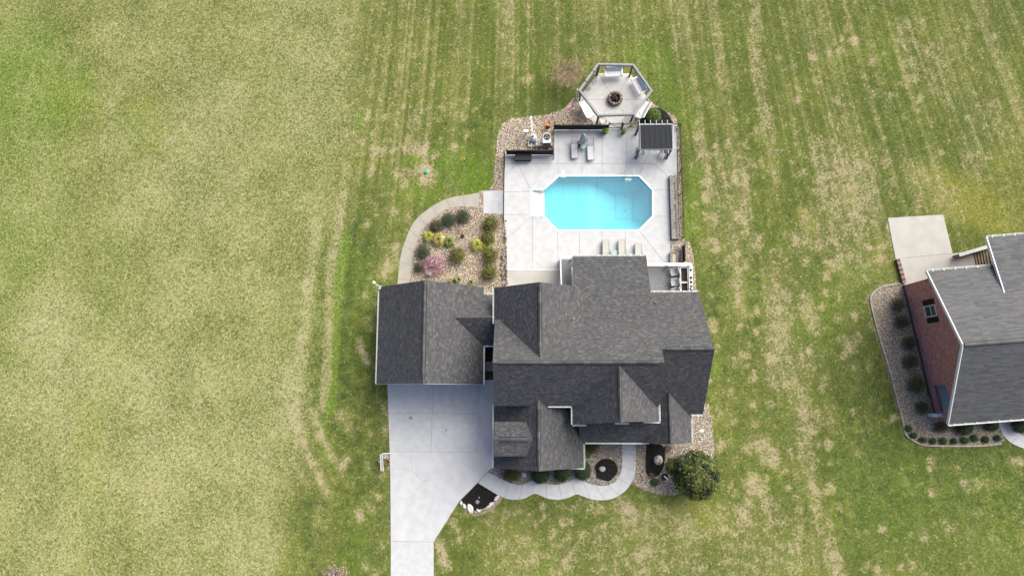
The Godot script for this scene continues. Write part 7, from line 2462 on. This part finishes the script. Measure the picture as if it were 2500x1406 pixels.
func build_small_things() -> void:
	boulder("large pale boulder in the oblong black mulch bed", 1606.5, 1123, Vector3(0.42, 0.35, 0.40), M.stone_pale, 1)
	boulder("smaller angular tan stone in the ragged round mulch bed", 1470, 1145, Vector3(0.30, 0.22, 0.22), M.stone_pale, 2)
	boulder("orange tinted stone at the foot of the oblong mulch bed", 1567, 1160, Vector3(0.16, 0.12, 0.16), M.tan_board, 3)
	boulder("flat grey stone between front walk and oblong mulch bed", 1573, 1147, Vector3(0.12, 0.08, 0.18), M.stone_grey, 4)
	boulder("bluish grey stone in gravel near the front walk bend", 1572, 1170, Vector3(0.16, 0.10, 0.14), M.stone_grey, 5)
	var r := RandomNumberGenerator.new()
	r.seed = 12
	# white stones edging the mulch wedge
	var big := [[1126, 1227.5, 0.20], [1134, 1236, 0.24], [1148, 1242, 0.42], [1160.8, 1249.5, 0.14], [1168, 1246.5, 0.22], [1175, 1244.5, 0.15], [1181.6, 1243, 0.12], [1187.5, 1240.5, 0.18], [1194, 1236, 0.2], [1200, 1230, 0.24], [1206, 1226, 0.13], [1211, 1219, 0.2], [1213.8, 1214, 0.24]]
	for s: Array in big:
		var p := P(s[0], s[1])
		var t := thing("edging_stone", "largest rough white stone in the curved edging of the mulch wedge" if s[2] > 0.4 else "rough white stone in the curved edging of the mulch wedge", "stone", p, "white edging stones of the mulch wedge")
		var mb := MB.new()
		mb.rock(Vector3.UP * 0.08, Vector3(s[2], 0.14, s[2] * 0.62), r, 5, 8, 0.2)
		var m := part(t, "rock", mb, M.cushion_white if s[2] > 0.19 else M.stone_pale)
		m.rotation.y = -atan2(s[1] - 1236.0, s[0] - 1170.0) * 0.5 + 0.3
	# brown stones between the gravel garden and the deck
	var border := thing("stone_border", "jumbled brown and pale stones between gravel garden and pool deck", "stone border", P(1232, 640))
	for k in 150:
		var u := r.randf()
		var y := lerpf(535, 702, pow(u, 0.6))
		var wide := 2.0 if y < 605 else 6.0
		var p := P(1236.5 - r.randf() * wide * 2.0 + (y - 620) * 0.01, y)
		var mb := MB.new(border.position)
		var s := r.randf_range(0.06, 0.13)
		mb.rock(p + Vector3.UP * r.randf_range(0.03, 0.14), Vector3(s, s * 0.7, s * r.randf_range(0.7, 1.2)), r, 4, 6, 0.2)
		part(border, "stone", mb, [M.stone_brown, M.stone_brown, M.stone_pale, M.stone_grey, M.tan_board][r.randi() % 5])
	# neighbour's thin pale edging, laid block by block
	var edge := smooth_poly(poly([2205, 693, 2180, 695, 2152, 701, 2134, 713, 2126, 730, 2131, 760, 2144, 810, 2157, 855, 2171, 900, 2184, 950, 2197, 1000, 2207, 1040, 2213, 1062, 2236, 1079, 2262, 1087, 2330, 1089, 2400, 1088, 2446, 1083]), false, 6)
	var et := thing("bed_edging", "thin line of pale edging blocks round the neighbour's gravel bed", "edging", Vector3(edge[40].x, 0, edge[40].y))
	var pts := along(edge, 110)
	for k in 110:
		var a := pts[k]
		var b := pts[k + 1]
		var mb := MB.new(et.position)
		mb.beam(Vector3(a.x, 0.05, a.y), Vector3(b.x, 0.05, b.y).lerp(Vector3(a.x, 0.05, a.y), 0.06), 0.12, 0.12)
		part(et, "block", mb, [M.stone_pale, M.tan_board, M.concrete_old][r.randi() % 3])
	# garden light and its stake in the wedge
	var lp := P(1165.6, 1225)
	var lt := thing("garden_lamp", "round grey ground lamp in the mulch wedge", "lamp", lp)
	var cup := MB.new()
	cup.lathe(Vector3.ZERO, [Vector2(0.15, 0.0), Vector2(0.17, 0.12), Vector2(0.13, 0.14), Vector2(0.11, 0.10), Vector2(0.0, 0.10)], 16)
	part(lt, "housing", cup, M.grey_plastic)
	var lens := MB.new()
	lens.lathe(Vector3.UP * 0.1, [Vector2(0.06, 0.0), Vector2(0.05, 0.03), Vector2(0.0, 0.04)], 12)
	part(lt, "lens", lens, M.stone_pale)
	var mk := P(1170, 1214)
	var mt := thing("marker_stub", "short white marker stub in the mulch wedge", "marker", mk)
	var mm := MB.new()
	mm.lathe(Vector3.UP * 0.03, [Vector2(0.04, 0.0), Vector2(0.045, 0.14), Vector2(0.03, 0.18), Vector2(0.0, 0.19)], 10)
	part(mt, "stub", mm, M.white_plastic)
	# vent box before the front shrubs
	var vb := P(1280, 1160)
	var vt := thing("vent_box", "square white vent box with grey grille in the front gravel", "vent", vb)
	var fr := MB.new()
	fr.box(Vector3(0, 0.06, 0), Vector3(0.32, 0.12, 0.32))
	part(vt, "frame", fr, M.white_plastic)
	for k in 5:
		var sl := MB.new()
		sl.box(Vector3(-0.09 + k * 0.045, 0.125, 0), Vector3(0.022, 0.02, 0.2))
		part(vt, "slat", sl, M.grey_plastic)
	# round wooden lid by the corner
	var wl := P(1632, 1094)
	var wt := thing("stump_disc", "round brown wooden disc lying in gravel by the house corner", "wooden disc", wl)
	var dm := MB.new()
	dm.lathe(Vector3.ZERO, [Vector2(0.26, 0.02), Vector2(0.27, 0.12), Vector2(0.25, 0.14), Vector2(0.24, 0.135), Vector2(0.0, 0.14)], 20)
	part(wt, "disc", dm, M.stone_brown)
	# dark pot with a leaning white board
	var dp := P(1622, 1163)
	var dt := thing("dark_pot", "dark round pot holding a white board under the corner tree", "pot", dp)
	var pot := MB.new()
	pot.lathe(Vector3.ZERO, [Vector2(0.18, 0.0), Vector2(0.26, 0.3), Vector2(0.28, 0.32), Vector2(0.24, 0.32), Vector2(0.22, 0.2), Vector2(0.0, 0.18)], 18)
	part(dt, "pot", pot, M.black_metal)
	var bd := MB.new()
	bd.box(Vector3(0.08, 0.42, 0.06), Vector3(0.13, 0.03, 0.46), Basis.from_euler(Vector3(0.25, 0.85, 0)))
	part(dt, "board", bd, M.white_plastic)
	var dg := P(1590, 1161)
	var dc := thing("dead_clump", "dry tan clump of dead stems at the end of the oblong mulch bed", "plant", dg)
	part_mesh(dc, "stems", blade_mesh("dry_blades", 120, [Color(0.20, 0.14, 0.09), Color(0.30, 0.22, 0.15), Color(0.12, 0.08, 0.06)], 0.75), M.leafy).scale = Vector3.ONE * 0.42
	# green riser lid on the bare patch
	var gl := P(1041, 420)
	var gt := thing("riser_lid", "round teal green plastic lid on the bare patch of lawn", "lid", gl)
	var lid := MB.new()
	lid.lathe(Vector3.ZERO, [Vector2(0.16, 0.0), Vector2(0.17, 0.16), Vector2(0.19, 0.17), Vector2(0.19, 0.2), Vector2(0.15, 0.23), Vector2(0.0, 0.24)], 20)
	part(gt, "cap", lid, M.teal_plastic)
	for k in 6:
		var rib := MB.new()
		var a := TAU * k / 6.0
		rib.beam(Vector3(cos(a) * 0.04, 0.24, sin(a) * 0.04), Vector3(cos(a) * 0.15, 0.235, sin(a) * 0.15), 0.015, 0.016)
		part(gt, "rib", rib, M.teal_plastic)
	# hose corner beside the drive
	var hp := P(940, 1128)
	var frame := thing("hose_stand", "white board stand holding a coiled copper coloured hose beside the drive", "hose stand", hp)
	var b0 := P(930.5, 1109, 0.5)
	var b1 := P(933, 1150, 0.5)
	var pl := MB.new(hp)
	pl.beam(b0, b1, 0.2, 0.05)
	part(frame, "long_board", pl, M.concrete_old)
	for s: float in [-0.11, 0.11]:
		var lip := MB.new(hp)
		lip.beam(b0 + Vector3(s, 0.03, 0), b1 + Vector3(s, 0.03, 0), 0.025, 0.07)
		part(frame, "lip", lip, M.white_paint)
	var c0 := P(933.5, 1107.5, 0.5)
	var c1 := P(950, 1106.5, 0.5)
	var cr := MB.new(hp)
	cr.beam(c0, c1, 0.07, 0.06)
	part(frame, "cross_board", cr, M.white_paint)
	for p: Vector3 in [b0, b1, c1]:
		var leg := MB.new(hp)
		leg.box(Vector3(p.x, 0.24, p.z), Vector3(0.07, 0.48, 0.07))
		part(frame, "leg", leg, M.white_paint)
	var tray := MB.new(hp)
	tray.box(P(941.5, 1114, 0.2), Vector3(0.56, 0.04, 0.42))
	part(frame, "tray", tray, M.grey_timber)
	var hc := P(944, 1128)
	var hose := thing("coiled_hose", "coiled copper coloured hose lying at the drive edge", "hose", hc)
	for k in 5:
		var ring := []
		var rr := 0.29 - 0.012 * k
		for j in 25:
			var a := TAU * j / 24.0
			ring.append(Vector3(cos(a) * rr + 0.01 * k, 0.05 + k * 0.035, sin(a) * rr))
		var mb := MB.new()
		mb.tube(ring, 0.022, 0.022, 7)
		part(hose, "coil", mb, M.copper)
	for s: Array in [[941, 1113, 0.05], [938, 1117.5, 0.04]]:
		var p := P(s[0], s[1], 0.22)
		var t := thing("hose_fitting", "small white round fitting lying on the hose stand tray", "fitting", p, "fittings on the hose stand")
		var mb := MB.new()
		mb.lathe(Vector3.ZERO, [Vector2(s[2], 0.0), Vector2(s[2] * 1.3, 0.04), Vector2(s[2], 0.08), Vector2(0.0, 0.09)], 10)
		part(t, "cap", mb, M.white_plastic)
	var bk := P(924.5, 1127)
	var bt := thing("black_spigot", "small black spigot post outside the hose stand", "spigot", bk)
	var bm := MB.new()
	bm.lathe(Vector3.ZERO, [Vector2(0.05, 0.0), Vector2(0.05, 0.42), Vector2(0.09, 0.45), Vector2(0.09, 0.55), Vector2(0.0, 0.57)], 10)
	part(bt, "post", bm, M.black_metal)
	var ta := MB.new()
	ta.beam(Vector3(0.0, 0.5, -0.02), Vector3(0.2, 0.5, -0.05), 0.04, 0.04)
	part(bt, "tap", ta, M.white_metal)
	# units in the court between garage and house
	var ac := P(1196, 894, 0.75)
	var at := thing("air_conditioner", "grey rounded air conditioner in the dark court beside the garage", "air conditioner", Vector3(ac.x, 0.03, ac.z))
	var shell := MB.new()
	var sq := PackedVector2Array()
	for k in 24:
		var a := TAU * k / 24.0
		sq.append(Vector2(signf(cos(a)) * pow(absf(cos(a)), 0.4), signf(sin(a)) * pow(absf(sin(a)), 0.4)) * 0.42)
	shell.prism(sq, 0.0, 0.72)
	part(at, "cabinet", shell, M.stone_grey)
	var lid2 := MB.new()
	lid2.prism(Geometry2D.offset_polygon(sq, -0.05)[0], 0.72, 0.76)
	part(at, "top_plate", lid2, M.grey_plastic)
	var grill := MB.new()
	for k in 5:
		var ring := []
		for j in 21:
			ring.append(Vector3(cos(TAU * j / 20.0), 0, sin(TAU * j / 20.0)) * (0.07 + k * 0.055) + Vector3.UP * 0.775)
		grill.tube(ring, 0.006, 0.006, 4)
	part(at, "fan_guard", grill, M.stone_grey)
	var bb := P(1196, 857, 0.3)
	var bin := thing("utility_tub", "dark round tub in the court next to the air conditioner", "tub", Vector3(bb.x, 0.03, bb.z))
	var tb := MB.new()
	tb.lathe(Vector3.ZERO, [Vector2(0.2, 0.0), Vector2(0.24, 0.34), Vector2(0.26, 0.35), Vector2(0.22, 0.35), Vector2(0.2, 0.2), Vector2(0.0, 0.18)], 16)
	part(bin, "tub", tb, M.dark_timber)
	# loose fragments in the gravel at the corner
	var sh := P(1713, 1052)
	var st := thing("flat_stone", "flat white stone lying in the gravel past the house corner", "stone", sh)
	var sm := MB.new()
	sm.rock(Vector3.UP * 0.05, Vector3(0.24, 0.05, 0.14), r, 4, 8, 0.18)
	part(st, "rock", sm, M.cushion_white)
